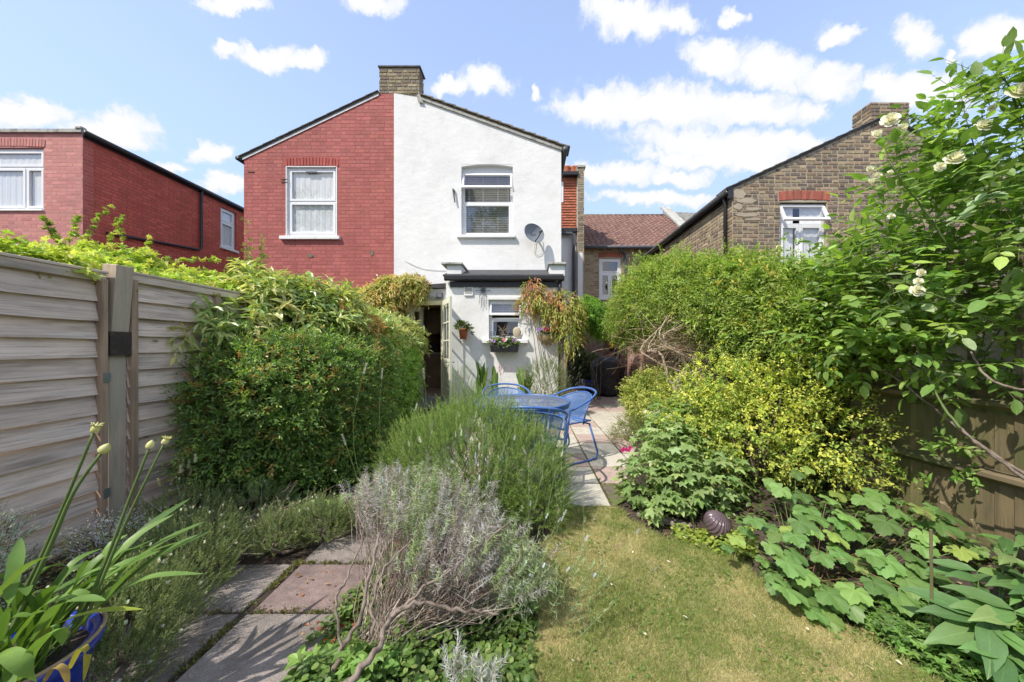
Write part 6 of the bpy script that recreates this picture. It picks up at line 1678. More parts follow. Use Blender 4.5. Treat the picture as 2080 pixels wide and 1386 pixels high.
CLEM = [(0.25, 0.31, 0.11, 3), (0.18, 0.25, 0.08, 2), (0.34, 0.37, 0.16, 2), (0.40, 0.37, 0.16, 1)]
cb = [(-2.78, 3.2, 1.45, .20, .3, .20), (-2.80, 3.75, 1.58, .42, .40, .42), (-2.50, 4.1, 1.56, .42, .45, .38), (-2.50, 4.8, 1.42, .5, .55, .34), (-2.65, 5.6, 1.42, .50, .5, .32), (-2.7, 6.3, 1.46, .5, .5, .34), (-2.45, 6.6, 1.46, .30, .4, .28)]
clem = shrub('evergreen_climber', 'long leaved pale green climber sprawling along the top of the berry hedge', 'climber', cb, 2000, (-2.8, 4.6, 0.4), pal=CLEM, leafmat='leaf_gloss',
      kw=dict(length=0.22, m=8, L=0.150, W=0.040, tip=(0.46, 0.42, 0.18), tpl=LANCE, up=0.1, droop=0.55, rnd=0.7, spread=1.0), seed=2.1, amp=0.2, freq=4.5, shell=(0.75, 1.08), nlimb=10, limbr=0.015)
g = np.random.default_rng(12)     # coppery young leaves hanging in a swag
f = Fol(); bp, bn = blob_points([(-2.42, 4.15, 1.62, .36, .35, .24), (-2.30, 4.4, 1.55, .3, .3, .2)], 150, (0.9, 1.12), g, 0.1, 5, 1)
sprays(f, None, bp, bn, g, length=0.16, m=7, L=0.10, W=0.030, pal=[(0.42, 0.22, 0.09, 2), (0.48, 0.30, 0.12, 2), (0.34, 0.15, 0.07, 1), (0.36, 0.32, 0.11, 1)], tpl=LANCE, up=0.0, droop=0.9, rnd=0.5)
f.build('coppery_leaves', M['leaf_gloss'], clem)
# the arm of it that reaches over the door, yellowish
cd_ = [(-3.05, 7.0, 2.30, .34, .22, .22), (-2.72, 7.0, 2.50, .30, .2, .17), (-2.40, 7.0, 2.55, .26, .18, .14), (-2.85, 6.95, 2.0, .20, .2, .38), (-2.95, 6.9, 1.6, .26, .25, .3), (-2.25, 6.98, 2.48, .10, .12, .10)]
cdoor = shrub('door_climber', 'yellow tinged climber trained over the top left of the kitchen door', 'climber', cd_, 1250, (-3.0, 7.0, 0.0), pal=[(0.30, 0.30, 0.09, 2), (0.20, 0.25, 0.07, 2), (0.46, 0.38, 0.16, 2), (0.42, 0.27, 0.12, 1)], leafmat='leaf_gloss',
      kw=dict(length=0.18, m=8, L=0.10, W=0.028, tip=(0.50, 0.36, 0.17), tpl=LANCE, up=0.1, droop=0.7, rnd=0.7, spread=1.0), seed=3.1, amp=0.2, freq=6, nlimb=7, limbr=0.014)
# brighter laurel-like shrub at the far end of the hedge
EU = [(0.20, 0.33, 0.06, 3), (0.14, 0.25, 0.045, 2), (0.26, 0.40, 0.09, 2), (0.10, 0.18, 0.04, 1.2)]
eu = shrub('bright_evergreen_shrub', 'bright green glossy shrub at the house end of the berry hedge', 'shrub', [(-2.38, 5.1, 0.70, .48, .75, .74), (-2.38, 5.8, 0.68, .38, .6, .72), (-2.25, 4.55, 0.58, .28, .5, .60)], 4300, (-2.1, 5.3, 0), pal=EU, leafmat='leaf_gloss',
      kw=dict(length=0.15, m=9, L=0.060, W=0.024, tip=(0.30, 0.40, 0.10), tpl=LEAF4, up=0.35, rnd=0.6, spread=0.9), seed=4.2, amp=0.12, freq=6, sq=2.6, nlimb=9)
# lime coloured vine over the top of the left fence
VINE = [(0.36, 0.44, 0.09, 3), (0.27, 0.37, 0.07, 2), (0.48, 0.52, 0.16, 2), (0.18, 0.27, 0.05, 1)]
vb = [(-3.22, 2.2+0.42*i, 1.73 + 0.006*i + 0.03*math.sin(i*2), .34, .32, .10) for i in range(8)] + [(-4.3, 3.6, 2.0, .4, .5, .22), (-4.2, 4.5, 1.98, .35, .4, .2), (-3.05, 2.0, 1.74, .22, .4, .07)]
vine = shrub('lime_vine', 'lime green vine tumbling along the far side of the left fence top', 'climber', vb, 2700, (-3.4, 3.5, 0), pal=VINE, kw=dict(length=0.14, m=6, L=0.058, W=0.052, tpl=STAR, up=0.4, droop=0.3, rnd=0.8, spread=1.0, tip=(0.5, 0.5, 0.15), upn=1.2), seed=5.3, amp=0.3, freq=6, nlimb=8, limbr=0.012)
g = np.random.default_rng(21)
vs_ = [P(140, 500, 4.6), P(165, 500, 4.8), P(120, 500, 4.4), P(230, 505, 6.0), P(300, 515, 6.2), P(340, 530, 5.0), P(250, 490, 6.5)]
vd_ = [(0.05, 0, 1), (0.35, 0.1, 1), (-0.2, 0, 0.8), (-0.1, 0.1, 1), (0.3, 0, 1), (1, 0.2, 0.1), (-0.3, 0, 0.9)]
long_shoots(vine, [tuple(v) for v in vs_], vd_, [0.55, 0.75, 0.4, 0.6, 0.3, 0.6, 0.5], g, VINE, (0.45, 0.28, 0.12), L=0.055, W=0.05, m=12, tpl=STAR, mat='leaf')

# ---------------------------------------------------------------- rosemary and lavenders
def stems_shrub(name, label, cat, base, R_, Hh, n, g, pal, tip, L=0.022, W=0.0022, ln=(0.10, 0.25), m=34, lean=0.35, group=None, rings=None, upk=1.0, blobs=None, stemcol=(0.13, 0.14, 0.06), shell=(0.55, 1.02), nlimb=10, zmin=0.03, local_amp=0.12, mat='needle', limbmat='bark', rz=None, spreadk=0.75):
    e = empty(name, label, cat, base, group=group)
    bl = blobs or [(base[0], base[1], Hh*0.42, R_, R_*0.9, Hh*0.55)]
    p, nn = blob_points(bl, n, shell, g, local_amp, 5.0, base[0]*3, zmin)
    f, w = Fol(), Fol()
    t = nrm(nn*lean + np.array([0, 0, upk]) + unit(n, g)*0.22)
    l_ = ln[0] + (ln[1]-ln[0])*g.random(n)
    i = np.arange(m); fr = i/(m-1)
    bend = (unit(n, g)*0.15)
    pos = p[:, None] + t[:, None]*(l_[:, None]*fr)[:, :, None] + bend[:, None]*(l_[:, None]*fr**2)[:, :, None]
    a = nrm(np.cross(t, unit(n, g))); b = np.cross(t, a)
    phi = i[None]*1.57 + (i[None]//2)*0.6 + g.random((n, 1))*6.28
    rad = a[:, None]*np.cos(phi)[:, :, None]+b[:, None]*np.sin(phi)[:, :, None]
    d = rad*spreadk*(1-0.5*fr[None, :, None]) + t[:, None]*0.62 + g.normal(size=(n, m, 3))*0.12
    size = (0.7+0.5*g.random((n, m)))*(1-0.45*fr[None]**2)
    c = np.repeat(pick(pal, n, g, 0.15)[:, None], m, 1)*(1+0.2*(g.random((n, m, 1))*2-1))
    w_ = (np.clip(fr-0.55, 0, 1)/0.45)[None, :, None]*0.8; c = c*(1-w_)+np.array(tip)*w_
    f.leaves(NEEDLE, pos.reshape(-1, 3), d.reshape(-1, 3), (rad+np.array([0, 0, 0.4])).reshape(-1, 3), (L*size).ravel(), W, c.reshape(-1, 3))
    q = pos[:, ::max(1, (m-1)//3)][:, :4]
    curve_strips(w, q, 0.0011, stemcol, g)
    f.build('foliage', M[mat], e); w.build('stems', M['wood_a'], e)
    if nlimb:
        tg, _ = blob_points(bl, nlimb, (0.2, 0.7), g, 0, 5, 0, 0.05)
        limbs(e, (base[0], base[1], 0), [tuple(x) for x in tg], 0.012, M[limbmat], 'branch', seed=3)
    return e
g = np.random.default_rng(31)
ROS = [(0.18, 0.27, 0.075, 3), (0.14, 0.22, 0.062, 2), (0.24, 0.335, 0.10, 2)]
ros = stems_shrub('rosemary_bush', 'big green rosemary bush in front of the blue table', 'shrub', (-0.42, 2.62, 0), 0.7, 0.85, 5200, g, ROS, (0.30, 0.40, 0.11), L=0.024, W=0.0034, ln=(0.07, 0.16), m=30, lean=0.75, upk=0.75,
      blobs=[(-0.45, 2.62, 0.34, .62, .50, .44), (-0.08, 2.65, 0.32, .36, .42, .38), (-0.72, 2.75, 0.34, .38, .45, .38), (-0.42, 2.85, 0.44, .42, .42, .42), (0.05, 2.48, 0.22, .22, .26, .26)], stemcol=(0.17, 0.20, 0.08))
sp_ = []; g2 = np.random.default_rng(61)
ros2 = stems_shrub('rosemary_seedling', 'narrow green upright herb between the rosemary and the open door', 'herb', (-1.02, 5.2, 0), 0.16, 0.62, 160, g2, ROS, (0.25, 0.35, 0.08), L=0.03, W=0.004, ln=(0.15, 0.30), m=24, blobs=[(-1.02, 5.2, 0.45, .20, .2, .42)], nlimb=3)

# low lavender mounds on the left
LAV = [(0.20, 0.25, 0.115, 3), (0.15, 0.20, 0.085, 2), (0.26, 0.31, 0.14, 2)]
def lavender_mound(label, base, R_, Hh, n, heads, seed, blobs=None, headcol=[(0.62, 0.63, 0.58), (0.50, 0.50, 0.52), (0.70, 0.70, 0.64)], stalk=(0.06, 0.13), hl=0.014, name='lavender'):
    g = np.random.default_rng(seed)
    e = stems_shrub(name, label, 'lavender', base, R_, Hh, n, g, LAV, (0.24, 0.29, 0.13), L=0.024, W=0.0034, ln=(0.05, 0.13), m=26, lean=0.8, upk=0.75, group=None, nlimb=6, blobs=blobs)
    bl = blobs or [(base[0], base[1], Hh*0.42, R_, R_*0.9, Hh*0.55)]
    p, nn = blob_points(bl, heads, (0.8, 1.0), g, 0.1, 5, base[0]*3, 0.06)
    stalks(e, p, nrm(nn*0.6+np.array([0, 0, 1])+unit(heads, g)*0.25), stalk, g, headcol, hl)
    return e
def stalks(parent, p, t, ln, g, headcol, hl=0.03, r=0.0011, hw=0.0042, stemcol=(0.17, 0.22, 0.09), name='flower_spikes', whorls=5):
    n = len(p); f, w = Fol(), Fol()
    l_ = ln[0]+(ln[1]-ln[0])*g.random(n); bend = unit(n, g)*0.16
    k = 5; fr = np.linspace(0, 1, k)
    pts = p[:, None]+t[:, None]*(l_[:, None]*fr)[:, :, None]+bend[:, None]*(l_[:, None]*fr**2)[:, :, None]
    curve_strips(w, pts, r, stemcol, g)
    e_ = pts[:, -1]; dirn = nrm(pts[:, -1]-pts[:, -2]); a = nrm(np.cross(dirn, unit(n, g))); b = np.cross(dirn, a)
    hc = pick(headcol, n, g, 0.12)
    for j in range(whorls):
        q = e_ + dirn*(hl*j/whorls)
        for m_ in range(6):
            ang = m_*1.047+j*0.5; rad = a*math.cos(ang)+b*math.sin(ang)
            f.leaves(LEAF2, q+rad*hw*0.3, rad*0.7+dirn*0.8, dirn, hw*2.0*(1-0.10*j), hw*0.9, hc*(0.8+0.4*g.random((n, 1))))
    f.build(name, M['petal'], parent); w.build('stalks', M['wood_a'], parent)
lavender_mound('low pale flowered lavender mound nearest the blue pot', (-1.66, 1.40, 0), .24, .34, 950, 34, 71, [(-1.70, 1.42, 0.10, .25, .24, .20), (-1.55, 1.28, 0.06, .16, .14, .13)])
lavender_mound('low lavender mound beside the left slab joint, below the grass stems', (-1.88, 1.88, 0.02), .2, .3, 800, 34, 72, [(-1.90, 1.90, 0.12, .22, .24, .18), (-1.72, 1.78, 0.08, .14, .14, .14)])
lavender_mound('small round lavender tuft at the middle of the path edge', (-1.55, 2.13, 0), .12, .2, 330, 9, 73, [(-1.57, 2.15, 0.08, .12, .12, .12)])
lavender_mound('lavender tuft overlapping the far path slabs, dotted with white buds', (-1.32, 2.30, 0), .17, .2, 560, 22, 74, [(-1.38, 2.28, 0.08, .17, .13, .13), (-1.16, 2.42, 0.06, .12, .10, .10)])
lavender_mound('straggly lavender in the bed below the fence panel joint', (-2.2, 2.25, 0.03), .25, .3, 480, 18, 75, [(-2.25, 2.25, 0.12, .28, .22, .16), (-2.0, 2.45, 0.10, .2, .2, .13)])
# the big half dead lavender in the foreground
g = np.random.default_rng(41)
dl_e = empty('dead_lavender', 'sprawling half dead grey lavender with bare woody stems in the foreground', 'lavender', (-0.66, 1.42, 0))
cr = [(-0.62, 1.78, 0.50, .24, .22, .13), (-0.42, 1.72, 0.46, .24, .22, .12), (-0.80, 1.85, 0.47, .15, .16, .12), (-0.20, 1.66, 0.34, .20, .20, .13), (-0.05, 1.60, 0.22, .14, .16, .14), (-0.35, 1.60, 0.34, .25, .2, .12)]
n = 1000
tg, tn = blob_points(cr, n, (0.5, 1.12), g, 0.42, 8, 2.0, 0.10)
root = np.array([-0.62, 1.48, 0.03]) + g.normal(size=(n, 3))*np.array([0.05, 0.05, 0.02])
# stems leave the trunk low, lean out and then turn up
k = 6; fr = np.linspace(0, 1, k)
mid = root + (tg-root)*np.array([0.72, 0.72, 0.38]); pts = ((1-fr)**2)[None, :, None]*root[:, None]+(2*fr*(1-fr))[None, :, None]*mid[:, None]+(fr**2)[None, :, None]*tg[:, None]
pts[:, 1:-1] += g.normal(size=(n, k-2, 3))*0.014
w = Fol(); sel = g.random(n) < 0.42
curve_strips(w, pts[sel], 0.0022, pick([(0.36, 0.29, 0.22), (0.26, 0.20, 0.15), (0.44, 0.38, 0.31), (0.20, 0.15, 0.12)], int(sel.sum()), g, 0.2), g)
w.build('bare_stems', M['wood_a'], dl_e)
dirn = nrm(pts[:, -1]-pts[:, -2]+np.array([0, 0, 0.03])+tn*0.02)
f = Fol()
GREY = [(0.42, 0.39, 0.43, 3), (0.33, 0.30, 0.33, 2), (0.52, 0.50, 0.53, 2), (0.29, 0.25, 0.24, 1)]
for (cnt, pal_, Lf, Wf, mm, ll) in ((n, GREY, 0.030, 0.0030, 26, 0.085),):
    base_ = pts[:, -1] - dirn*0.045
    m = mm; i = np.arange(m); fr2 = i/(m-1)
    pos = base_[:, None]+dirn[:, None]*(ll*fr2)[None, :, None]
    a = nrm(np.cross(dirn, unit(n, g))); b = np.cross(dirn, a); phi = i[None]*1.9+g.random((n, 1))*6.28
    rad = a[:, None]*np.cos(phi)[:, :, None]+b[:, None]*np.sin(phi)[:, :, None]
    d = rad*0.9+dirn[:, None]*0.5+g.normal(size=(n, m, 3))*0.35
    green = (g.random(n) < 0.10) | ((pts[:, -1, 0] > -0.14) & (g.random(n) < 0.55)) | ((np.abs(pts[:, -1, 0]+0.55) < 0.09) & (g.random(n) < 0.6))
    c = pick(GREY, n, g, 0.15); c[green] = pick([(0.30, 0.36, 0.20), (0.36, 0.41, 0.29), (0.24, 0.32, 0.15)], int(green.sum()), g, 0.15)
    cc = np.repeat(c[:, None], m, 1)*(1+0.22*(g.random((n, m, 1))*2-1))
    f.leaves(NEEDLE, pos.reshape(-1, 3), d.reshape(-1, 3), unit(n*m, g), (Lf*(0.6+0.6*g.random(n*m))), np.where(np.repeat(green, m), Wf*1.8, Wf), cc.reshape(-1, 3))
f.build('grey_leaves', M['needle'], dl_e)
f = Fol(); w = Fol(); sel = g.random(n) < 0.5           # fine dead side twigs inside
b0 = pts[sel][:, 2] + (pts[sel][:, 4]-pts[sel][:, 2])*g.random((int(sel.sum()), 1)); 
for r_ in range(3):
    strips(w, b0, b0+unit(len(b0), g)*0.07+np.array([0.0, 0, 0.05]), 0.0011, pick([(0.36, 0.31, 0.28), (0.24, 0.19, 0.16)], len(b0), g, 0.2), g)
w.build('dead_twigs', M['wood_a'], dl_e)
def trunk(name, pts, r0, r1, parent, mat='bark_grey', n=8, wig=0.008, seed=0):
    rr = random.Random(seed); sp_ = smooth_pts([Vector(p) for p in pts], 6); m_ = len(sp_)
    sp_ = [p + Vector((rr.uniform(-wig, wig), rr.uniform(-wig, wig), rr.uniform(-wig, wig))) for p in sp_]
    return MB().tube(sp_, [(r0+(r1-r0)*i/(m_-1))*rr.uniform(0.82, 1.15) for i in range(m_)], n).build(name, M[mat], parent, smooth=True)
trunk('trunk', [P(700, 1400, 1.12), P(770, 1310, 1.22), P(790, 1260, 1.32), P(850, 1225, 1.38), P(930, 1240, 1.42), P(1010, 1247, 1.45)], 0.012, 0.005, dl_e, seed=1)
trunk('trunk', [P(668, 1400, 1.28), P(690, 1330, 1.32), P(730, 1250, 1.38), P(760, 1130, 1.5), P(770, 1080, 1.6)], 0.011, 0.005, dl_e, seed=2)
trunk('side_branch', [P(695, 1320, 1.32), P(683, 1230, 1.38), P(705, 1170, 1.45), P(735, 1090, 1.55), P(720, 1010, 1.65)], 0.006, 0.003, dl_e, seed=3)
trunk('side_branch', [P(760, 1290, 1.30), P(760, 1200, 1.38), P(800, 1130, 1.48), P(880, 1060, 1.6)], 0.006, 0.003, dl_e, seed=4)
trunk('side_branch', [P(790, 1260, 1.32), P(860, 1195, 1.42), P(960, 1120, 1.5), P(1040, 1060, 1.55)], 0.007, 0.003, dl_e, seed=5)
# tall green flower stalks of living lavender rising through it
tl = empty('tall_lavender', 'thin tall lavender stalks with pale spikes rising in front of the rosemary', 'lavender', (-0.1, 1.75, 0))
g = np.random.default_rng(52); n = 34
p0 = np.stack([-0.75+0.95*g.random(n), 1.55+0.55*g.random(n), 0.25+0.15*g.random(n)], 1)
t = nrm(np.stack([g.normal(size=n)*0.20, g.normal(size=n)*0.15, np.ones(n)], 1))
stalks(tl, p0, t, (0.35, 0.62), g, [(0.50, 0.52, 0.50), (0.42, 0.42, 0.48), (0.58, 0.58, 0.52)], hl=0.038, r=0.0013, hw=0.0042, stemcol=(0.20, 0.27, 0.11), whorls=7)
n = 40; p0 = np.stack([0.0+0.2*g.normal(size=n)*0.6, 1.45+0.25*g.random(n), 0.04+0.05*g.random(n)], 1)
t = nrm(np.stack([0.15+g.normal(size=n)*0.4, g.normal(size=n)*0.3, np.ones(n)*0.9], 1))
stalks(tl, p0, t, (0.22, 0.48), g, [(0.40, 0.36, 0.26), (0.52, 0.55, 0.55), (0.34, 0.40, 0.20)], hl=0.03, r=0.0015, hw=0.0045, stemcol=(0.24, 0.30, 0.14), whorls=4)
f = Fol(); q = p0[:, None]+t[:, None]*(0.30*g.random((n, 14)))[:, :, None]
f.leaves(LANCE, q.reshape(-1, 3), (t[:, None]*0.7+g.normal(size=(n, 14, 3))*0.5).reshape(-1, 3), unit(n*14, g), 0.035, 0.0045, pick([(0.27, 0.35, 0.17), (0.34, 0.40, 0.26), (0.20, 0.29, 0.11)], n*14, g, 0.2))
f.build('narrow_leaves', M['leaf'], tl)
# single stalks to the left, one bending against the hedge
tl2 = empty('lavender_stalks', 'few arching lavender stalks against the dark hedge', 'lavender', (-0.75, 1.9, 0))
for (pp, r_) in (([P(745, 1010, 1.9), P(722, 930, 1.9), P(718, 860, 1.9), P(728, 800, 1.9), P(738, 760, 1.9)], 0.0016), ([P(735, 1020, 1.8), P(722, 960, 1.8), P(703, 905, 1.8)], 0.0015), ([P(772, 900, 2.1), P(771, 830, 2.1), P(775, 770, 2.1)], 0.0014), ([P(868, 960, 2.0), P(872, 900, 2.0), P(866, 820, 2.0), P(862, 770, 2.0)], 0.0014)):
    sp_ = smooth_pts(pp, 5); MB().tube(sp_, r_, 5).build('stalk', M['green_stem'], tl2)
    e_ = np.array([list(sp_[-1])]); dn = nrm(e_-np.array([list(sp_[-3])])); f = Fol(); a = nrm(np.cross(dn, np.array([[0.2, 1, 0.1]]))); b = np.cross(dn, a)
    for j in range(8):
        for m_ in range(7):
            ang = m_*0.9+j*0.5; rad = a*math.cos(ang)+b*math.sin(ang); f.leaves(LEAF2, e_+dn*0.008*j, rad*0.7+dn*0.7, dn, 0.011, 0.006, pick([(0.55, 0.56, 0.56), (0.45, 0.44, 0.50)], 1, g))
    f.build('spike', M['petal'], tl2)
# two silvery dead heads at the bottom edge
for (px, py, Yd, lab) in ((925, 1350, 1.15, 'silvery dried lavender head at the bottom edge, left of its twin'), (990, 1368, 1.12, 'silvery dried lavender head at the bottom edge beside the lawn')):
    e = empty('dried_lavender_head', lab, 'lavender', P(px, py, Yd)); c0 = np.array(list(P(px, py, Yd)))
    f = Fol(); n = 9; t = nrm(np.stack([g.normal(size=n)*0.6, g.normal(size=n)*0.5, 0.9+g.random(n)], 1)); base_ = c0+g.normal(size=(n, 3))*0.012-np.array([0, 0, 0.04])
    w = Fol(); strips(w, base_*1.0+np.array([0, 0, -0.22]), base_+t*0.07, 0.0016, (0.34, 0.30, 0.26), g); w.build('stems', M['wood_a'], e)
    for s in np.linspace(0.0, 0.085, 12):
        q = base_+t*s; m = 4
        f.leaves(NEEDLE, np.repeat(q, m, 0), np.repeat(t, m, 0)*0.8+g.normal(size=(n*m, 3))*0.5, unit(n*m, g), 0.028, 0.0036, pick([(0.52, 0.52, 0.56), (0.42, 0.41, 0.46), (0.60, 0.60, 0.62)], n*m, g, 0.15))
    f.build('silver_leaves', M['needle'], e)

# green ground cover below the dead lavender
def cover(name, label, poly, n, hgt, pal, L=0.03, W=0.03, tpl=ROUND, seed=0, cat='ground cover', z0=None, mounds=True, upn=1.6, mat='leaf'):
    g = np.random.default_rng(seed)
    xs = [q[0] for q in poly]; ys = [q[1] for q in poly]
    x = min(xs)+(max(xs)-min(xs))*g.random(n*4); y = min(ys)+(max(ys)-min(ys))*g.random(n*4)
    ok = in_poly(x, y, poly); x, y = x[ok][:n], y[ok][:n]; n = len(x)
    base = soil_h(x, y) if z0 is None else np.full(n, z0)
    q = np.stack([x, y, base*0], 1); hh = hgt*(0.55+0.5*wob(q, 5, seed))*np.clip(g.random(n)*1.3, 0.15, 1)
    p = np.stack([x, y, base+np.maximum(hh, 0.01)], 1)
    a = g.random(n)*6.28; d = np.stack([np.cos(a), np.sin(a), g.normal(size=n)*0.35], 1)
    f = Fol(); s = 0.6+0.7*g.random(n)
    f.leaves(tpl, p, d, np.array([0, 0, upn])+g.normal(size=(n, 3))*0.5, L*s, W*s, pick(pal, n, g, 0.25))
    w = Fol(); sel = g.random(n) < 0.3
    strips(w, p[sel]-np.stack([g.normal(size=int(sel.sum()))*0.02, g.normal(size=int(sel.sum()))*0.02, hh[sel]], 1), p[sel], 0.0009, (0.12, 0.15, 0.05), g)
    o = f.build(name, M[mat], None); tag(o, label, cat, kind='stuff')
    wo = w.build('ground_cover_stems', M['wood_a'], o)
    return o
GC = [(0.11, 0.18, 0.045, 3), (0.15, 0.23, 0.06, 3), (0.08, 0.13, 0.04, 2), (0.22, 0.28, 0.09, 1)]
cover('creeping_ground_cover', 'green creeping ground cover under the dead lavender', [(-0.92, 0.95), (-0.02, 0.95), (0.02, 1.3), (0.03, 1.75), (-0.2, 2.0), (-0.85, 2.0), (-0.9, 1.5)], 9000, 0.13, GC, 0.022, 0.022, ROUND, 81)
cover('young_maple_leaves', 'broad fresh green lobed leaves at the right edge of the path', [(-0.95, 1.15), (-0.55, 1.15), (-0.5, 1.4), (-0.90, 1.42)], 90, 0.16, [(0.17, 0.29, 0.07), (0.22, 0.34, 0.09)], 0.065, 0.062, STAR, 82, cat='seedlings')
cover('path_edge_weeds', 'small weeds and reddish leaves between slabs and dead lavender', [(-0.97, 1.4), (-0.80, 1.4), (-0.72, 2.2), (-0.9, 2.3)], 700, 0.05, GC+[(0.30, 0.07, 0.05, 1)], 0.02, 0.018, ROUND, 83)
cover('low_left_plants', 'mixed low green plants in the bed below the left fence', [(-2.7, 1.5), (-2.0, 1.5), (-1.9, 2.0), (-1.65, 2.3), (-1.5, 2.75), (-2.3, 2.8), (-2.7, 2.4)], 2300, 0.14, [(0.16, 0.20, 0.07, 2), (0.20, 0.21, 0.09, 2), (0.11, 0.15, 0.05, 2), (0.26, 0.20, 0.08, 1)], 0.026, 0.016, LEAF4, 84)
cover('broad_weeds_by_hedge', 'broad leaved weeds at the foot of the berry hedge', [(-2.0, 2.45), (-1.45, 2.4), (-1.3, 2.75), (-2.0, 2.9)], 150, 0.16, [(0.12, 0.18, 0.07), (0.17, 0.24, 0.08), (0.22, 0.30, 0.10)], 0.09, 0.07, ROUND, 85, cat='weeds')
# dead twigs and straw in the left bed
g = np.random.default_rng(91)
def twigs_heap(name, label, centre, R_, n, ln, r, cols, dirmean=(0, 0, 0), seed=0, z=0.05, bend=0.3):
    g = np.random.default_rng(seed); e = empty(name, label, 'dead twigs', centre)
    p = np.array(centre)+g.normal(size=(n, 3))*np.array([R_[0], R_[1], R_[2]]); p[:, 2] = np.maximum(p[:, 2], 0.02)
    t = nrm(g.normal(size=(n, 3))*np.array([1, 0.8, 0.35])+np.array(dirmean)); k = 5; fr = np.linspace(0, 1, k)
    l_ = ln*(0.5+g.random(n)); bd = unit(n, g)*bend
    pts = p[:, None]+t[:, None]*(l_[:, None]*fr)[:, :, None]+bd[:, None]*(l_[:, None]*fr**2)[:, :, None]; pts[:, :, 2] = np.maximum(pts[:, :, 2], 0.012)
    w = Fol(); curve_strips(w, pts, r, pick(cols, n, g, 0.2), g); w.build('twig_tangle', M['wood_a'], e); return e
DRY = [(0.42, 0.34, 0.27), (0.32, 0.25, 0.20), (0.50, 0.43, 0.36), (0.26, 0.19, 0.15)]
twigs_heap('dead_twigs', 'pale dead lavender twigs lying between hedge and path', (-1.72, 2.35, 0.10), (.16, .07, .04), 130, 0.22, 0.0026, DRY, (0.3, 0, 0.15), 1)
twigs_heap('dead_twigs', 'pale dead twigs fanned out in the bed below the left fence', (-2.0, 2.02, 0.09), (.16, .10, .03), 110, 0.24, 0.0024, DRY, (0.5, 0, 0.2), 2)
twigs_heap('dead_twigs', 'brown root litter and twigs under the agapanthus pot', (-1.62, 1.18, 0.06), (.14, .06, .03), 90, 0.13, 0.0022, DRY, (0, 0, 0.1), 3)
# tall dry oat grass against the hedge corner
og = empty('dry_oat_grass', 'dry wild oat stems in front of the second fence panel', 'grass', tuple(P(372, 1080, 2.45)))
g = np.random.default_rng(15); n = 7; b0 = np.array(list(P(372, 1085, 2.42)))+g.normal(size=(n, 3))*np.array([.03, .02, 0.0])
stalks(og, b0, nrm(np.stack([g.normal(size=n)*0.12, g.normal(size=n)*0.1, np.ones(n)], 1)), (0.35, 0.52), g, [(0.62, 0.55, 0.38), (0.55, 0.50, 0.36)], hl=0.07, hw=0.008, stemcol=(0.42, 0.36, 0.20), whorls=6)

# ---------------------------------------------------------------- agapanthus in its blue pot
AX, AY = -1.58, 1.03
ag = empty('potted_agapanthus', 'strap leaved plant with pale unopened buds in a glossy blue pot', 'potted plant', (AX, AY, 0))
MB().lathe([(0, 0.0), (0.12, 0.0), (0.135, 0.02), (0.175, 0.26), (0.19, 0.30), (0.20, 0.31), (0.20, 0.335), (0.185, 0.34), (0.17, 0.33), (0.165, 0.28), (0, 0.28)], n=36).build('pot', M['blue_glaze'], ag, local=True, smooth=True)
MB().lathe([(0, 0.30), (0.166, 0.295)], n=24).build('compost', M['soil'], ag, local=True)
MB().tube([(0.198*math.cos(a), 0.198*math.sin(a), 0.342) for a in np.linspace(0, 6.283, 41)], 0.006, 6, cap=False).build('pot_lip', pmat('worn_lip', (0.36, 0.27, 0.17), 0.5, 0.3, 12), ag, local=True, smooth=True)
def strap(base, pts, w0, twist=0.0, col=(0.1, 0.2, 0.04), parent=None, name='leaf', fold=0.25):
    sp_ = smooth_pts([Vector(p) for p in pts], 5); m_ = len(sp_); vs = []; fs = []
    for i, p in enumerate(sp_):
        t_ = i/(m_-1); tg_ = (sp_[min(i+1, m_-1)]-sp_[max(i-1, 0)]).normalized()
        side = tg_.cross(Vector((0, 0, 1)));
        if side.length < 0.05: side = Vector((1, 0, 0))
        side.normalize(); nrm_ = side.cross(tg_).normalized()
        side = (side*math.cos(twist*t_)+nrm_*math.sin(twist*t_))
        w_ = w0*(0.62+0.6*math.sin(min(1, t_*1.1)*math.pi*0.62))*(1 if t_ < 0.72 else max(0.02, 1-((t_-0.72)/0.28)**1.7))
        vs += [p+side*w_/2, p-nrm_*w_*fold*0.5, p-side*w_/2]
    for i in range(m_-1):
        a = 3*i; fs += [(a, a+1, a+4, a+3), (a+1, a+2, a+5, a+4)]
    o = MB().add(vs, fs).build(name, M['leaf_o'], parent, smooth=True); o.color = (*col, 1); return o
rr = random.Random(77); base_a = Vector((AX+0.03, AY, 0.30))
for i in range(46):
    a = rr.uniform(-0.9, 1.5) if i < 30 else rr.uniform(0, 6.28)
    L_ = rr.uniform(0.30, 0.46); el_ = rr.uniform(0.75, 1.35); c_, s_ = math.cos(a), math.sin(a)
    b = base_a+Vector((rr.uniform(-.09, .09), rr.uniform(-.09, .09), -0.01))
    dx = Vector((c_, s_, 0)); up_ = Vector((0, 0, 1)); dr = rr.uniform(0.05, 0.40)
    pts = [b, b+dx*L_*0.22*math.cos(el_)*2+up_*L_*0.38, b+dx*L_*0.55*math.cos(el_)*1.7+up_*L_*(0.72-dr*0.3), b+dx*L_*0.95*math.cos(el_)*1.5+up_*L_*(0.92-dr*1.0)]
    col = rr.choice([(0.11, 0.20, 0.035), (0.14, 0.25, 0.045), (0.085, 0.165, 0.03), (0.17, 0.28, 0.06)])
    strap(b, pts, rr.uniform(0.018, 0.028), rr.uniform(-0.5, 0.5), col, ag)
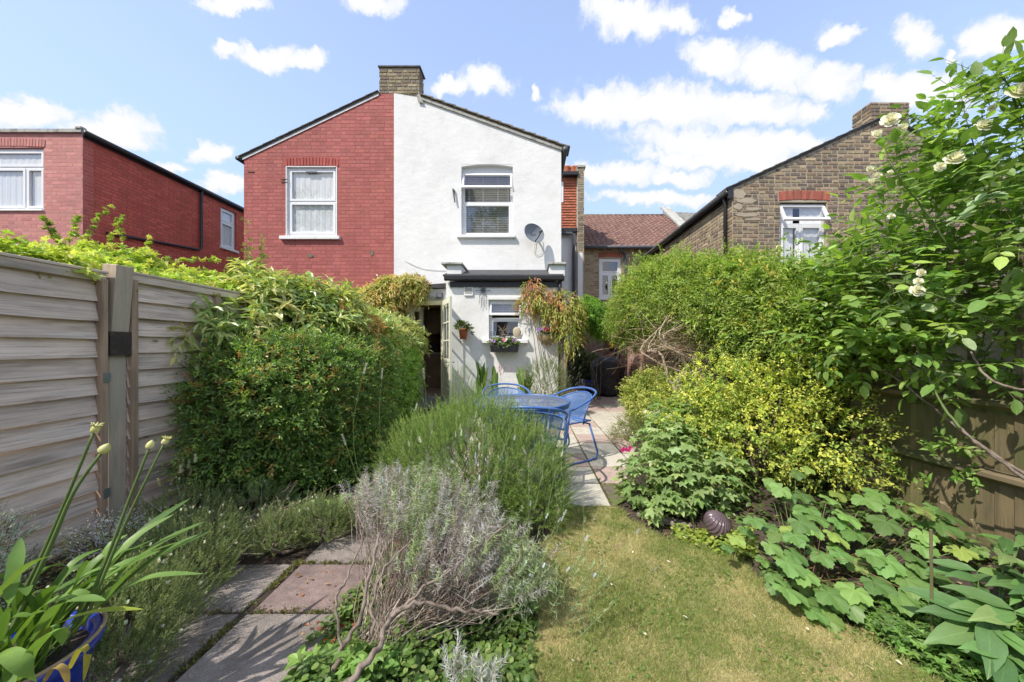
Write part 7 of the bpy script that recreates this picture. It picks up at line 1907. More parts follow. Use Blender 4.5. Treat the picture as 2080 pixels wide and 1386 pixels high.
# the leaves one can single out in front
for (pts, w_, col, tw) in (([(60, 1330, .98), (110, 1270, 0.95), (200, 1240, 0.93), (292, 1238, 0.92)], 0.026, (0.30, 0.36, 0.05), 0.3), ([(70, 1300, .95), (110, 1235, .92), (160, 1215, .90), (215, 1220, .90)], 0.028, (0.17, 0.29, 0.07), 0.2),
        ([(40, 1380, .90), (60, 1330, .86), (100, 1285, .84), (120, 1275, .85), (128, 1310, .86)], 0.030, (0.18, 0.32, 0.06), 0.0), ([(-30, 1340, .86), (10, 1325, .83), (45, 1350, .82), (75, 1385, .83)], 0.034, (0.20, 0.32, 0.07), 0.1),
        ([(140, 1360, .92), (165, 1315, .90), (178, 1330, .90), (170, 1385, .90)], 0.016, (0.40, 0.36, 0.06), 0.2), ([(90, 1385, .88), (110, 1355, .86), (130, 1360, .86), (140, 1395, .86)], 0.014, (0.42, 0.28, 0.10), 0.1),
        ([(100, 1330, .95), (180, 1250, .98), (245, 1180, 1.0), (292, 1135, 1.02)], 0.028, (0.13, 0.24, 0.05), 0.3), ([(80, 1330, .96), (120, 1250, .98), (160, 1170, 1.0), (175, 1138, 1.0)], 0.026, (0.12, 0.22, 0.045), -.3),
        ([(0, 1300, .9), (15, 1230, .9), (30, 1150, .92), (42, 1092, .95)], 0.024, (0.14, 0.25, 0.05), 0.1), ([(-20, 1230, .9), (20, 1180, .9), (70, 1140, .9), (110, 1128, .9)], 0.022, (0.20, 0.30, 0.08), 0.3),
        ([(110, 1310, .97), (170, 1230, 1.0), (215, 1160, 1.03), (255, 1117, 1.05)], 0.026, (0.12, 0.23, 0.045), 0.1)):
    strap(None, [P(*q) for q in pts], w_, tw, col, ag)
M['bud'] = pmat('pale_bud', (0.62, 0.60, 0.22), 0.5, 0.12, 30, transl=0.15, c2=(0.66, 0.62, 0.42), c2scale=40)
def agap_stem(pts, r0, bud_l, bud_w, burst):
    V_ = [P(*q) for q in pts]; sp_ = smooth_pts(V_, 6); m_ = len(sp_)
    s_ = MB().tube(sp_, [r0*(1-0.35*i/(m_-1)) for i in range(m_)], 8).build('flower_stem', M['green_stem'], ag, smooth=True)
    d = (sp_[-1]-sp_[-2]).normalized(); q = d.to_track_quat('Z', 'Y').to_matrix().to_4x4(); mm = Matrix.Translation(sp_[-1]) @ q
    b = MB(); prof = [(0.004, 0), (0.38, 0.10), (0.5, 0.32), (0.46, 0.58), (0.28, 0.80), (0.10, 0.93), (0.0, 1.0)]
    b.lathe([(r_*bud_w*(0.8 if burst else 1), z_*bud_l) for r_, z_ in prof], n=14, M=mm)
    if burst:
        for k in range(10):
            a = k*0.63; p0 = mm @ Vector((bud_w*0.25*math.cos(a), bud_w*0.25*math.sin(a), bud_l*0.75)); p1 = mm @ Vector((bud_w*0.55*math.cos(a), bud_w*0.55*math.sin(a), bud_l*(1.0+0.1*math.sin(k*3))))
            b.tube([p0, (p0+p1)/2, p1], [bud_w*0.05, bud_w*0.09, bud_w*0.03], 5)
    b.build('bud', M['bud'], s_, smooth=True)
agap_stem([(0, 1290, 1.05), (60, 1180, 1.06), (115, 1060, 1.08), (190, 880, 1.10)], 0.0055, 0.032, 0.026, True)
agap_stem([(20, 1290, 1.02), (100, 1115, 1.05), (150, 1000, 1.07), (205, 922, 1.10)], 0.0060, 0.036, 0.028, False)
agap_stem([(150, 1290, 1.0), (215, 1140, 1.03), (262, 1015, 1.06), (302, 913, 1.09)], 0.0048, 0.030, 0.021, False)
agap_stem([(170, 1270, 1.0), (235, 1110, 1.03), (270, 1030, 1.05), (332, 904, 1.09)], 0.0045, 0.026, 0.022, True)
# silvery herb at the very left and pale flowered herb under the stems
for (bx_, by_, bz__, lab, pal_, n_) in ((-2.55, 1.62, 0.0, 'silvery grey herb at the left edge of the bed', [(0.40, 0.44, 0.42), (0.50, 0.54, 0.52), (0.30, 0.34, 0.30)], 260), (-2.38, 1.95, 0.0, 'silvery lilac flowered herb at the foot of the fence post', [(0.42, 0.42, 0.50), (0.52, 0.50, 0.60), (0.30, 0.36, 0.24)], 220)):
    shrub('silver_herb', lab, 'herb', [(bx_, by_, 0.22, .10, .10, .22)] if n_ == 260 else [(bx_, by_, 0.14, .14, .10, .13)], n_, (bx_, by_, 0), pal=pal_, kw=dict(length=0.09, m=8, L=0.02, W=0.008, tip=(0.6, 0.6, 0.62), tpl=LEAF4, up=0.8), seed=by_, nlimb=3, limbr=0.005, inner=0.1)

# ---------------------------------------------------------------- plants round the patio and the extension
g = np.random.default_rng(101)
def blades(name, label, base, n, hgt, w_, spread, pal, seed, cat='plant'):
    rr = random.Random(seed); e = empty(name, label, cat, base)
    for i in range(n):
        a = rr.uniform(0, 6.28); h_ = hgt*rr.uniform(0.6, 1.05); s_ = spread*rr.uniform(0.2, 1)
        b = Vector(base)+Vector((rr.uniform(-1, 1)*spread*0.35, rr.uniform(-.05, .05), 0)); dx = Vector((math.cos(a), math.sin(a)*0.5, 0))
        f_ = rr.uniform(.8, 1.2); c = rr.choice(pal)
        strap(None, [b, b+dx*s_*0.2+Vector((0, 0, h_*0.4)), b+dx*s_*0.6+Vector((0, 0, h_*0.8)), b+dx*s_+Vector((0, 0, h_))], w_, rr.uniform(-1, 1), (c[0]*f_, c[1]*f_, c[2]*f_), e)
    return e
IR = [(0.14, 0.23, 0.055), (0.18, 0.28, 0.07), (0.10, 0.18, 0.045)]
blades('iris_clump', 'upright sword leaves against the white wall beneath the window box', (exx(978, 6.5), 6.5, 0), 16, 1.02, 0.05, 0.16, IR, 1)
blades('iris_clump', 'upright sword leaves right of the first clump, below the planter', (exx(1003, 6.45), 6.45, 0), 12, 0.92, 0.045, 0.16, IR, 2)
blades('iris_clump', 'dense sword leaves beside the grey lavender at the extension', (exx(1067, 6.2), 6.2, 0), 24, 0.90, 0.05, 0.24, IR, 3)
exl = lavender_mound('tall grey flowered lavender bush below the hanging basket', (exx(1108, 6.2), 6.2, 0), .42, .85, 1300, 170, 103, [(exx(1108, 6.2), 6.2, 0.60, .40, .34, .46)], headcol=[(0.42, 0.40, 0.42), (0.52, 0.50, 0.50), (0.36, 0.33, 0.38)], stalk=(0.25, 0.50), hl=0.06)
w = Fol()
pk = empty('pink_flower_spikes', 'thin pink flowering stems by the white wall', 'flower', (exx(1018, 6.3), 6.3, 0))
n = 6; b0 = np.array([exx(1018, 6.3), 6.3, 0.0])+g.normal(size=(n, 3))*np.array([.05, .03, 0])
stalks(pk, b0, nrm(np.stack([g.normal(size=n)*0.08, g.normal(size=n)*0.1, np.ones(n)], 1)), (0.7, 0.86), g, [(0.60, 0.20, 0.34), (0.5, 0.12, 0.2)], hl=0.12, hw=0.014, r=0.003, whorls=5)
# climber with hanging copper leaves at the extension corner, on posts
tp = empty('climber_post', 'dark wooden post with a bare pole beside it at the extension corner', 'post', (exx(1143, 6.85), 6.85, 0))
MB().box((exx(1139, 6.85), 6.82, 0), (exx(1146, 6.85), 6.89, 2.45)).build('post', M['bark'], tp)
tube_part('pole', [(exx(1149, 6.8), 6.80, 0), (exx(1148, 6.8), 6.80, 1.0), (exx(1147, 6.8), 6.80, 2.2)], 0.019, M['twig_pale'], tp)
ec = [(exx(1085, 6.9), 6.88, 2.42, .16, .10, .22), (exx(1072, 6.9), 6.9, 2.18, .14, .08, .14), (exx(1110, 6.9), 6.85, 2.22, .24, .12, .16), (exx(1145, 6.8), 6.8, 2.15, .26, .16, .24), (exx(1160, 6.7), 6.7, 1.92, .20, .16, .28), (exx(1128, 6.8), 6.8, 1.98, .16, .1, .2), (exx(1158, 6.7), 6.75, 1.55, .13, .12, .30)]
ecl = shrub('extension_climber', 'drooping climber with yellow green and dead coppery leaves on the extension corner', 'climber', ec, 370, (exx(1140, 6.85), 6.85, 0), pal=[(0.28, 0.32, 0.07, 3), (0.20, 0.25, 0.06, 2), (0.42, 0.38, 0.13, 2), (0.42, 0.20, 0.10, 1.2)],
      kw=dict(length=0.16, m=7, L=0.10, W=0.026, tpl=LANCE, up=-0.1, droop=1.0, rnd=0.6, spread=0.8, tip=(0.42, 0.36, 0.14)), seed=6.4, amp=0.2, nlimb=3, limbr=0.007, inner=0.1)
f = Fol(); bp, bn = blob_points([(exx(1084, 6.85), 6.84, 2.48, .17, .10, .20), (exx(1068, 6.85), 6.84, 2.15, .13, .08, .15), (exx(1125, 6.8), 6.74, 2.28, .14, .10, .14)], 80, (0.6, 1.1), g, 0.1, 5, 1)
sprays(f, None, bp, bn, g, length=0.12, m=6, L=0.09, W=0.026, pal=[(0.42, 0.20, 0.13, 2), (0.50, 0.29, 0.18, 2), (0.30, 0.14, 0.09, 1)], tpl=LANCE, up=-0.3, droop=1.2)
f.build('dead_leaves', M['leaf'], ecl)
for k in range(5): trunk('vine_stem', [P(1100+8*k, 800-20*k, 6.9), P(1085+6*k, 690, 6.93), P(1078+10*k, 640, 6.95), P(1120-8*k, 600, 6.9)], 0.008, 0.004, ecl, 'twig', seed=k)
# small acer
ac = shrub('small_acer', 'small feathery bright green acer beside the climber post', 'tree', [(exx(1196, 8.3), 8.3, 2.12, .42, .35, .30), (exx(1225, 8.3), 8.3, 1.88, .32, .3, .30), (exx(1170, 8.2), 8.2, 2.0, .25, .25, .30)], 1500, (exx(1216, 8.4), 8.4, 0), pal=[(0.17, 0.32, 0.04, 3), (0.23, 0.38, 0.06, 2), (0.11, 0.22, 0.03, 2)],
      kw=dict(length=0.17, m=9, L=0.07, W=0.022, tpl=LANCE, up=0.1, droop=0.5, rnd=0.8), seed=7.5, amp=0.25, nlimb=4, limbr=0.010, gap=(5, -0.35), inner=0.1)
# shrubs behind the butt and barbecue
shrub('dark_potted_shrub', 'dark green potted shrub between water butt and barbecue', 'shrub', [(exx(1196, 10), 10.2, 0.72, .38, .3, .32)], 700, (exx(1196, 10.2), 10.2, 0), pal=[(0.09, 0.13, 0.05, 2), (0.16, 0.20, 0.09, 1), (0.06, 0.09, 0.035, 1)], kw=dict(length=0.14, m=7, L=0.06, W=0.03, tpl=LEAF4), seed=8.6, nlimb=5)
shrub('wall_creeper', 'yellowish creeper on the white wall end behind the butt', 'climber', [(exx(1178, 11.6), 11.7, 1.5, .16, .12, .42), (exx(1180, 11.6), 11.7, 2.1, .14, .1, .2)], 260, (exx(1180, 11.7), 11.75, 0), pal=[(0.22, 0.24, 0.09, 2), (0.30, 0.24, 0.08, 1), (0.12, 0.16, 0.05, 1)], kw=dict(length=0.12, m=6, L=0.07, W=0.03, tpl=LEAF4), seed=9.1, nlimb=3)
shrub('rusty_sedum', 'low rusty brown plant beside the climber post base', 'plant', [(exx(1163, 6.6), 6.6, 0.22, .22, .18, .18)], 260, (exx(1163, 6.6), 6.6, 0), pal=[(0.30, 0.17, 0.08, 2), (0.22, 0.20, 0.07, 1)], kw=dict(length=0.10, m=7, L=0.04, W=0.02, tpl=LEAF4), seed=9.7, nlimb=3, limbr=0.006)

# flowers: a five petalled flower head as its own small mesh
def petal_mesh(name, nlay, r_, mat, cup=0.4, seed=0, n=5, w_=0.8):
    rr = random.Random(seed); vs = []; fs = []
    for l in range(nlay):
        rl = r_*(1-0.24*l); k_ = n+l % 2
        for i in range(k_):
            a = 6.283*i/k_+l*0.5+rr.uniform(-.1, .1); c, s = math.cos(a), math.sin(a); t_ = Vector((-s, c, 0)); d = Vector((c, s, 0)); h_ = cup*r_*(0.3+0.6*l)
            b = len(vs)
            vs += [tuple(d*0.02*r_), tuple(d*rl*0.5+t_*rl*w_*0.42+Vector((0, 0, h_*0.5))), tuple(d*rl*rr.uniform(0.9, 1.05)+t_*rl*w_*0.33+Vector((0, 0, h_*rr.uniform(0.8, 1.25)))), tuple(d*rl*1.06+Vector((0, 0, h_*0.9))),
                   tuple(d*rl*rr.uniform(0.9, 1.05)-t_*rl*w_*0.33+Vector((0, 0, h_*rr.uniform(0.8, 1.25)))), tuple(d*rl*0.5-t_*rl*w_*0.42+Vector((0, 0, h_*0.5))), tuple(d*rl*0.55+Vector((0, 0, h_*0.25)))]
            fs += [(b, b+6, b+1), (b+1, b+6, b+2), (b+2, b+6, b+3), (b+3, b+6, b+4), (b+4, b+6, b+5), (b+5, b+6, b)]
    me = bpy.data.meshes.new(name); me.from_pydata(vs, [], fs); me.polygons.foreach_set('use_smooth', [True]*len(fs)); me.update(); me.materials.append(mat); return me
def fmat(name, c): return pmat(name, c, 0.6, 0.12, 30, spec=0.2, transl=0.2)
FM = {'pink': fmat('pink_petal', (0.70, 0.22, 0.34)), 'magenta': fmat('magenta_petal', (0.52, 0.012, 0.17)), 'red': fmat('red_petal', (0.62, 0.06, 0.06)), 'lilac': fmat('lilac_petal', (0.48, 0.28, 0.66)), 'white': M['petal_white'], 'orange': fmat('orange_petal', (0.65, 0.10, 0.03))}
FMESH = {k: petal_mesh('flower', 2, 1.0, m_, 0.35, 3) for k, m_ in FM.items()}
def flower(parent, loc, r_, kind, d=(0, -1, 0.5), world=True):
    o = bpy.data.objects.new('flower', FMESH[kind]); COL.objects.link(o); o.parent = parent
    o.matrix_parent_inverse = _W[parent.name].inverted()
    q = Vector(d).normalized().to_track_quat('Z', 'Y').to_matrix().to_4x4()
    o.matrix_basis = Matrix.Translation(Vector(loc)) @ q @ Matrix.Rotation(random.uniform(0, 6), 4, 'Z') @ Matrix.Diagonal((r_, r_, r_, 1)); return o
PF = [(0.13, 0.20, 0.05, 2), (0.18, 0.26, 0.07, 2), (0.09, 0.14, 0.04, 1)]
def pot_foliage(e, blobs, n, seed, pal=PF, L=0.045, W=0.03, tpl=LEAF4):
    g = np.random.default_rng(seed); p, nn = blob_points(blobs, n, (0.3, 1.0), g, 0.15, 8, 1, 0.0); f, w = Fol(), Fol()
    sprays(f, w, p, nn, g, length=0.06, m=6, L=L, W=W, pal=pal, tpl=tpl, up=0.6); f.build('foliage', M['leaf'], e); w.build('stems', M['wood_a'], e)
# window box
WB = P(1025, 707, 6.90); wbx = empty('window_box', 'black window box of pink and lilac flowers hung under the kitchen sill', 'planter', WB)
ww = 0.285
MB().add([(-ww+.02, -.07, -.085), (ww-.02, -.07, -.085), (ww-.02, .07, -.085), (-ww+.02, .07, -.085), (-ww, -.085, .055), (ww, -.085, .055), (ww, .085, .055), (-ww, .085, .055)], [(0,3,2,1),(4,5,6,7),(0,1,5,4),(1,2,6,5),(2,3,7,6),(3,0,4,7)]).build('trough', M['black'], wbx, local=True, bevel=0.006)
MB().box((-0.2, .07, -.02), (-0.18, .15, .06)).box((0.18, .07, -.02), (0.2, .15, .06)).build('bracket', M['black'], wbx, local=True)
pot_foliage(wbx, [(WB.x-.13, WB.y, WB.z+.10, .15, .07, .06), (WB.x+.13, WB.y, WB.z+.10, .15, .07, .06)], 110, 1)
for (dx, kd, zz) in ((-.24, 'lilac', .15), (-.20, 'lilac', .13), (-.02, 'pink', .17), (.02, 'white', .15), (.0, 'pink', .14), (.05, 'white', .17), (.18, 'lilac', .15), (.23, 'lilac', .16), (.2, 'pink', .13)):
    flower(wbx, (WB.x+dx, WB.y-.06, WB.z+zz), 0.034, kd)
# wall pot
WP = P(941, 679, 6.88); wp = empty('wall_pot', 'terracotta pot of trailing herbs held in a wire ring on the white wall', 'potted plant', WP)
MB().lathe([(0, -.10), (.062, -.10), (.09, .075), (.10, .08), (.10, .115), (.088, .115), (.08, .09), (0, .09)], n=24).build('pot', M['terracotta'], wp, local=True, smooth=True)
wr = MB(); wr.tube([(0.093*math.cos(a), 0.093*math.sin(a), 0.06) for a in np.linspace(0, 6.283, 25)], 0.005, 5, cap=False)
for s in (-1, 1): wr.tube([tuple(q) for q in smooth_pts([(s*.05, -.06, -.08), (s*.055, -.075, -.13), (s*.02, -.06, -.145), (s*.01, -.05, -.11)], 4)], 0.004, 5); wr.tube([(s*.05, -.02, -.11), (s*.04, .14, -.06), (s*.04, .14, .06)], 0.004, 5)
wr.build('wire_holder', M['black'], wp, local=True)
pot_foliage(wp, [(WP.x, WP.y, WP.z+.16, .15, .09, .07), (WP.x-.07, WP.y, WP.z+.18, .07, .06, .06), (WP.x+.13, WP.y-.03, WP.z+.09, .05, .05, .08)], 75, 2, pal=[(0.10, 0.14, 0.04, 2), (0.07, 0.08, 0.04, 1), (0.20, 0.26, 0.08, 1)])
# hay rack basket
HB = P(1113, 687, 6.90); hbk = empty('hay_rack_basket', 'half round wall basket with coir liner and pink, red and lilac flowers', 'planter', HB)
vs = []; fs = []; na, nr = 16, 7
for i in range(nr+1):
    ph = math.pi/2*i/nr
    for k in range(na+1):
        a = math.pi+math.pi*k/na
        vs.append((0.20*math.cos(ph)*math.cos(a)*(1+.04*math.sin(k*2.1)), 0.13+0.19*math.cos(ph)*math.sin(a), 0.07-0.21*math.sin(ph)*(1+.04*math.sin(k*1.7))))
for i in range(nr):
    for k in range(na): fs.append((i*(na+1)+k, i*(na+1)+k+1, (i+1)*(na+1)+k+1, (i+1)*(na+1)+k))
MB().add(vs, fs).build('coir_liner', M['coir'], hbk, local=True, smooth=True)
c = MB()
for k in range(0, na+1, 2): c.tube([vs[i*(na+1)+k] for i in range(nr+1)], 0.005, 5)
c.tube([vs[k] for k in range(na+1)], 0.008, 6); c.build('iron_straps', M['twig_pale'], hbk, local=True)
pot_foliage(hbk, [(HB.x, HB.y+.05, HB.z+.11, .20, .09, .06)], 90, 3)
for (dx, kd, zz) in ((-.17, 'lilac', .17), (-.13, 'lilac', .18), (-.19, 'lilac', .15), (-.03, 'red', .18), (0.0, 'pink', .19), (.03, 'red', .15), (.11, 'red', .17), (.15, 'red', .18), (.13, 'orange', .14), (-.07, 'pink', .15), (.17, 'red', .13)):
    flower(hbk, (HB.x+dx, HB.y-.06, HB.z+zz), 0.036, kd)
# red hanging flower on the brick wall, flowers in the beds
rfl = empty('red_wall_flower', 'red flowers in a small pot hooked on the pink brick wall', 'flower', tuple(P(1243, 707, 9.0)))
MB().lathe([(0, -.09), (.05, -.09), (.07, 0), (0, 0)], n=14).build('pot', M['black'], rfl, local=True)
for k in range(7): flower(rfl, P(1243, 707, 9.0)+Vector((random.uniform(-.08, .08), -.05, random.uniform(-.02, .10))), 0.045, 'red')
mfl = empty('magenta_flower', 'magenta flowers leaning over the patio edge', 'flower', tuple(P(1273, 912, 3.75)))
for (a, b) in ((1267, 911), (1272, 914), (1280, 910), (1277, 915), (1264, 915)): flower(mfl, P(a, b, 3.75), 0.020, 'magenta')
for k in range(3): MB().tube([P(1273, 913, 3.76), P(1290, 930, 3.72), P(1330+8*k, 960, 3.65)], 0.0025, 5).build('stem', M['green_stem'], mfl)
wfl = empty('white_flowers', 'small white flowers in the bed beside the patio', 'flower', tuple(P(1325, 842, 4.6)))
for k in range(12): flower(wfl, P(1310+random.uniform(0, 30), 842+random.uniform(-8, 8), 4.6), 0.03, 'white')
orf = empty('orange_flower', 'single orange red flower among the yellow leaves', 'flower', tuple(P(1432, 883, 3.0)))
for k in range(3): flower(orf, P(1430+3*k, 882+2*k, 2.95), 0.013, 'orange')

# ---------------------------------------------------------------- right side
HON = [(0.19, 0.28, 0.055, 3), (0.25, 0.34, 0.07, 3), (0.13, 0.20, 0.04, 2), (0.34, 0.40, 0.11, 1.4), (0.40, 0.35, 0.08, 0.3)]
rbk = [(2.55, 2.85, 1.42, .34, .42, .38), (2.55, 3.35, 1.58, .44, .45, .44), (2.48, 4.0, 1.72, .50, .55, .50), (2.40, 4.7, 1.90, .54, .6, .52), (2.32, 5.5, 2.05, .56, .6, .58), (2.24, 6.3, 2.12, .52, .6, .62), (2.16, 7.1, 1.98, .42, .5, .60), (2.35, 3.3, 1.40, .25, .4, .3)]
jas = shrub('sprawling_climber_hedge', 'huge light green climber mounded over the trellis along the right fence', 'hedge', rbk, 13500, (2.4, 4.6, 0.1), pal=HON,
      kw=dict(length=0.19, m=9, L=0.052, W=0.020, tip=(0.36, 0.42, 0.11), tpl=LEAF2, up=0.3, rnd=0.85, spread=0.95, droop=0.2, lvar=0.5), seed=10.2, amp=0.28, freq=4.6, shell=(0.66, 1.10), nlimb=16, limbr=0.014, gap=(6, -0.55))
g = np.random.default_rng(66); S = []; D = []; Ls = []
for k in range(110):
    b = rbk[k % 7]; a = g.random()*6.28; S.append((b[0]+b[3]*0.6*math.cos(a), b[1]+b[4]*0.6*math.sin(a), b[2]+b[5]*0.8)); D.append((g.normal()*0.5-0.2, g.normal()*0.5, 0.8)); Ls.append(0.10+0.30*g.random()**1.5)
long_shoots(jas, S, D, Ls, g, HON, (0.40, 0.44, 0.14), L=0.045, W=0.018, m=12)
# bare inner wood
bw = empty('bare_climber_wood', 'tangle of bare brown stems beneath the climber hedge', 'twigs', (2.05, 4.1, 0.1))
g = np.random.default_rng(67); w = Fol(); n = 300
c0 = np.stack([P_ for P_ in [np.array(list(P(1390, 705, 4.3)))]], 0)
p = c0+g.normal(size=(n, 3))*np.array([.30, .28, .13]); t = nrm(g.normal(size=(n, 3))*np.array([1.0, .5, .45])+np.array([0.2, 0, 0.15])); k = 6; fr = np.linspace(0, 1, k)
l_ = 0.25+0.4*g.random(n); bd = unit(n, g)*0.45
pts = p[:, None]+t[:, None]*(l_[:, None]*fr)[:, :, None]+bd[:, None]*(l_[:, None]*fr**2)[:, :, None]
curve_strips(w, pts, 0.0042, pick([(0.34, 0.25, 0.16), (0.24, 0.17, 0.11), (0.42, 0.33, 0.22), (0.18, 0.12, 0.08)], n, g, 0.2), g); w.build('fine_stems', M['wood_a'], bw)
for k in range(9):
    x = 1340+18*k; trunk('stem', [P(1430+random.uniform(-30, 60), 850, 4.1), P(1410+random.uniform(-60, 80), 780, 4.15), P(x, 735+random.uniform(-30, 20), 4.2), P(x-40+random.uniform(-40, 60), 690+random.uniform(-30, 20), 4.3), P(x+random.uniform(-60, 90), 640, 4.5)], 0.020, 0.007, bw, 'twig_pale', seed=k+5, wig=0.015)

# climbing rose over the right corner
ROSE = [(0.15, 0.25, 0.055, 3), (0.19, 0.30, 0.07, 3), (0.11, 0.185, 0.045, 2), (0.30, 0.43, 0.10, 2.0), (0.26, 0.33, 0.18, 1.0)]
ro = empty('climbing_rose', 'tall climbing rose with white blooms arching over the right corner', 'rose', (2.55, 1.75, 0.15))
rblobs = [(2.72, 2.05, 1.98, .42, .34, .36), (2.45, 2.25, 1.62, .40, .36, .30), (2.95, 2.0, 2.42, .42, .34, .38), (2.62, 2.5, 1.66, .4, .4, .4), (2.75, 1.75, 1.62, .40, .3, .28), (2.35, 2.42, 1.40, .28, .30, .20), (2.9, 2.1, 2.62, .40, .35, .22), (2.75, 2.3, 2.15, .40, .3, .3), (2.48, 1.95, 1.30, .26, .26, .16), (2.42, 2.35, 1.22, .22, .3, .16)]
g = np.random.default_rng(131)
nsp = 1150
p, nn = blob_points(rblobs, nsp, (0.55, 1.10), g, 0.28, 5, 4.0, 0.2, 2.0, (5, -0.30)); nsp = len(p)
t = nrm(nn*0.6+np.array([-0.1, -0.1, 0.25])+unit(nsp, g)*0.6); ln = 0.14+0.14*g.random(nsp)
a = nrm(np.cross(t, np.array([0, 0, 1.0])+unit(nsp, g)*0.3)); m = 7
f = Fol(); w = Fol(); strips(w, p, p+t*ln[:, None], 0.0016, (0.16, 0.17, 0.06), g)
rose_leaf = (T((0, 0, 0), (.18, .30, .06), (.45, .42, .05), (.75, .30, .0), (1, 0, -.10), (.75, -.30, .0), (.45, -.42, .05), (.18, -.30, .06), (.45, 0, -.01), (.75, 0, -.04)),
             np.array([(0, 8, 1), (1, 8, 2), (2, 8, 9), (2, 9, 3), (3, 9, 4), (4, 9, 5), (5, 9, 6), (6, 9, 8), (6, 8, 7), (7, 8, 0)]))
PL = []
col_sp = pick(ROSE, nsp, g, 0.15)
for j in range(m):
    side = 0 if j == 6 else (1 if j % 2 == 0 else -1); fr = 1.0 if j == 6 else 0.25+0.27*(j//2)
    q = p+t*(ln*fr)[:, None]; d = t*(1.0 if side == 0 else 0.45)+a*side*0.9+np.array([0, 0, -0.25])+g.normal(size=(nsp, 3))*0.18
    L_ = (0.056+0.034*g.random(nsp))*(1.15 if side == 0 else 0.92); upv = np.array([0, 0, 1.0])+nn*0.3+g.normal(size=(nsp, 3))*0.35
    cc = col_sp*(1+0.15*(g.random((nsp, 1))*2-1))
    PL.append((q, d, upv, L_, cc))
q = np.concatenate([x[0] for x in PL]); d = np.concatenate([x[1] for x in PL]); upv = np.concatenate([x[2] for x in PL]); L_ = np.concatenate([x[3] for x in PL]); cc = np.concatenate([x[4] for x in PL])
def split_leaves(parent, tpl, q, d, upv, L_, Wr, cc, nobj, name='leaf', mesh_mat='leaf_o', joined_mat='leaf'):
    """the leaves shown largest become parts of their own, the rest one mesh"""
    px = CX+q[:, 0]*F/q[:, 1]; py = CY-(q[:, 2]-H)*F/q[:, 1]
    vis = (px > 0) & (px < 2080) & (py > 0) & (py < 1386) & (q[:, 1] > 0.4)
    key = np.where(vis, q[:, 1]/L_, 1e9); order = np.argsort(key); ch = order[:nobj]; ch = ch[key[ch] < 1e8]
    rest = np.ones(len(q), bool); rest[ch] = False
    me = bpy.data.meshes.new(name); me.from_pydata(tpl[0].tolist(), [], tpl[1].tolist()); me.polygons.foreach_set('use_smooth', [True]*len(me.polygons)); me.update(); me.materials.append(M[mesh_mat])
    dn = nrm(d); b = nrm(np.cross(upv, dn)); n_ = np.cross(dn, b); inv = _W[parent.name].inverted()
    for i in ch:
        o = bpy.data.objects.new(name, me); COL.objects.link(o); o.parent = parent; o.matrix_parent_inverse = inv
        l = L_[i]; mm = Matrix(((dn[i, 0]*l, b[i, 0]*l*Wr, n_[i, 0]*l, q[i, 0]), (dn[i, 1]*l, b[i, 1]*l*Wr, n_[i, 1]*l, q[i, 1]), (dn[i, 2]*l, b[i, 2]*l*Wr, n_[i, 2]*l, q[i, 2]), (0, 0, 0, 1)))
        o.matrix_basis = mm; o.color = (*[float(x) for x in cc[i]], 1)
    if rest.any():
        f = Fol(); f.leaves(tpl, q[rest], d[rest], upv[rest], L_[rest], L_[rest]*Wr, cc[rest]); f.build('foliage', M[joined_mat], parent)
split_leaves(ro, rose_leaf, q, d, upv, L_, 0.60, cc, 300, mesh_mat='leaf_pinnate')
w.build('leaf_stalks', M['wood_a'], ro)
trunk('stem', [P(2130, 1000, 1.75), P(2060, 950, 1.80), P(1960, 880, 1.95), P(1880, 815, 2.1), P(1800, 755, 2.3), P(1745, 735, 2.45)], 0.010, 0.004, ro, 'bark_grey', wig=0.004, seed=1)
trunk('stem', [P(2160, 800, 1.6), P(2070, 790, 1.65), P(2010, 770, 1.7), P(1980, 730, 1.8), P(1960, 690, 1.9)], 0.007, 0.004, ro, 'bark_grey', wig=0.004, seed=2)
trunk('stem', [P(2120, 1000, 1.62), P(2070, 965, 1.66), P(1990, 905, 1.72), P(1950, 870, 1.76)], 0.009, 0.006, ro, 'bark_grey', wig=0.004, seed=3)
trunk('stem', [P(1950, 870, 1.76), P(1900, 800, 1.9), P(1860, 700, 2.0), P(1830, 560, 2.05), P(1790, 420, 2.05)], 0.006, 0.003, ro, 'green_stem', wig=0.004, seed=4)
trunk('stem', [P(1940, 520, 1.95), P(1880, 430, 1.95), P(1840, 380, 1.93), P(1808, 330, 1.92)], 0.005, 0.003, ro, 'green_stem', wig=0.003, seed=5)
trunk('stem', [P(2090, 700, 1.7), P(1990, 640, 1.75), P(1900, 600, 1.8), P(1862, 590, 1.82)], 0.005, 0.003, ro, 'green_stem', wig=0.003, seed=6)
for k in range(16):
    bb = rblobs[k % 8]; trunk('shoot', [(2.58, 2.0+0.05*k-0.3, 0.9), ((2.58+bb[0])/2+random.uniform(-.1, .1), bb[1]-0.1, 1.25), (bb[0]+random.uniform(-.3, .3), bb[1]+random.uniform(-.2, .1), bb[2]+random.uniform(-.2, .3))], 0.006, 0.002, ro, 'green_stem', seed=k+20, wig=0.006)
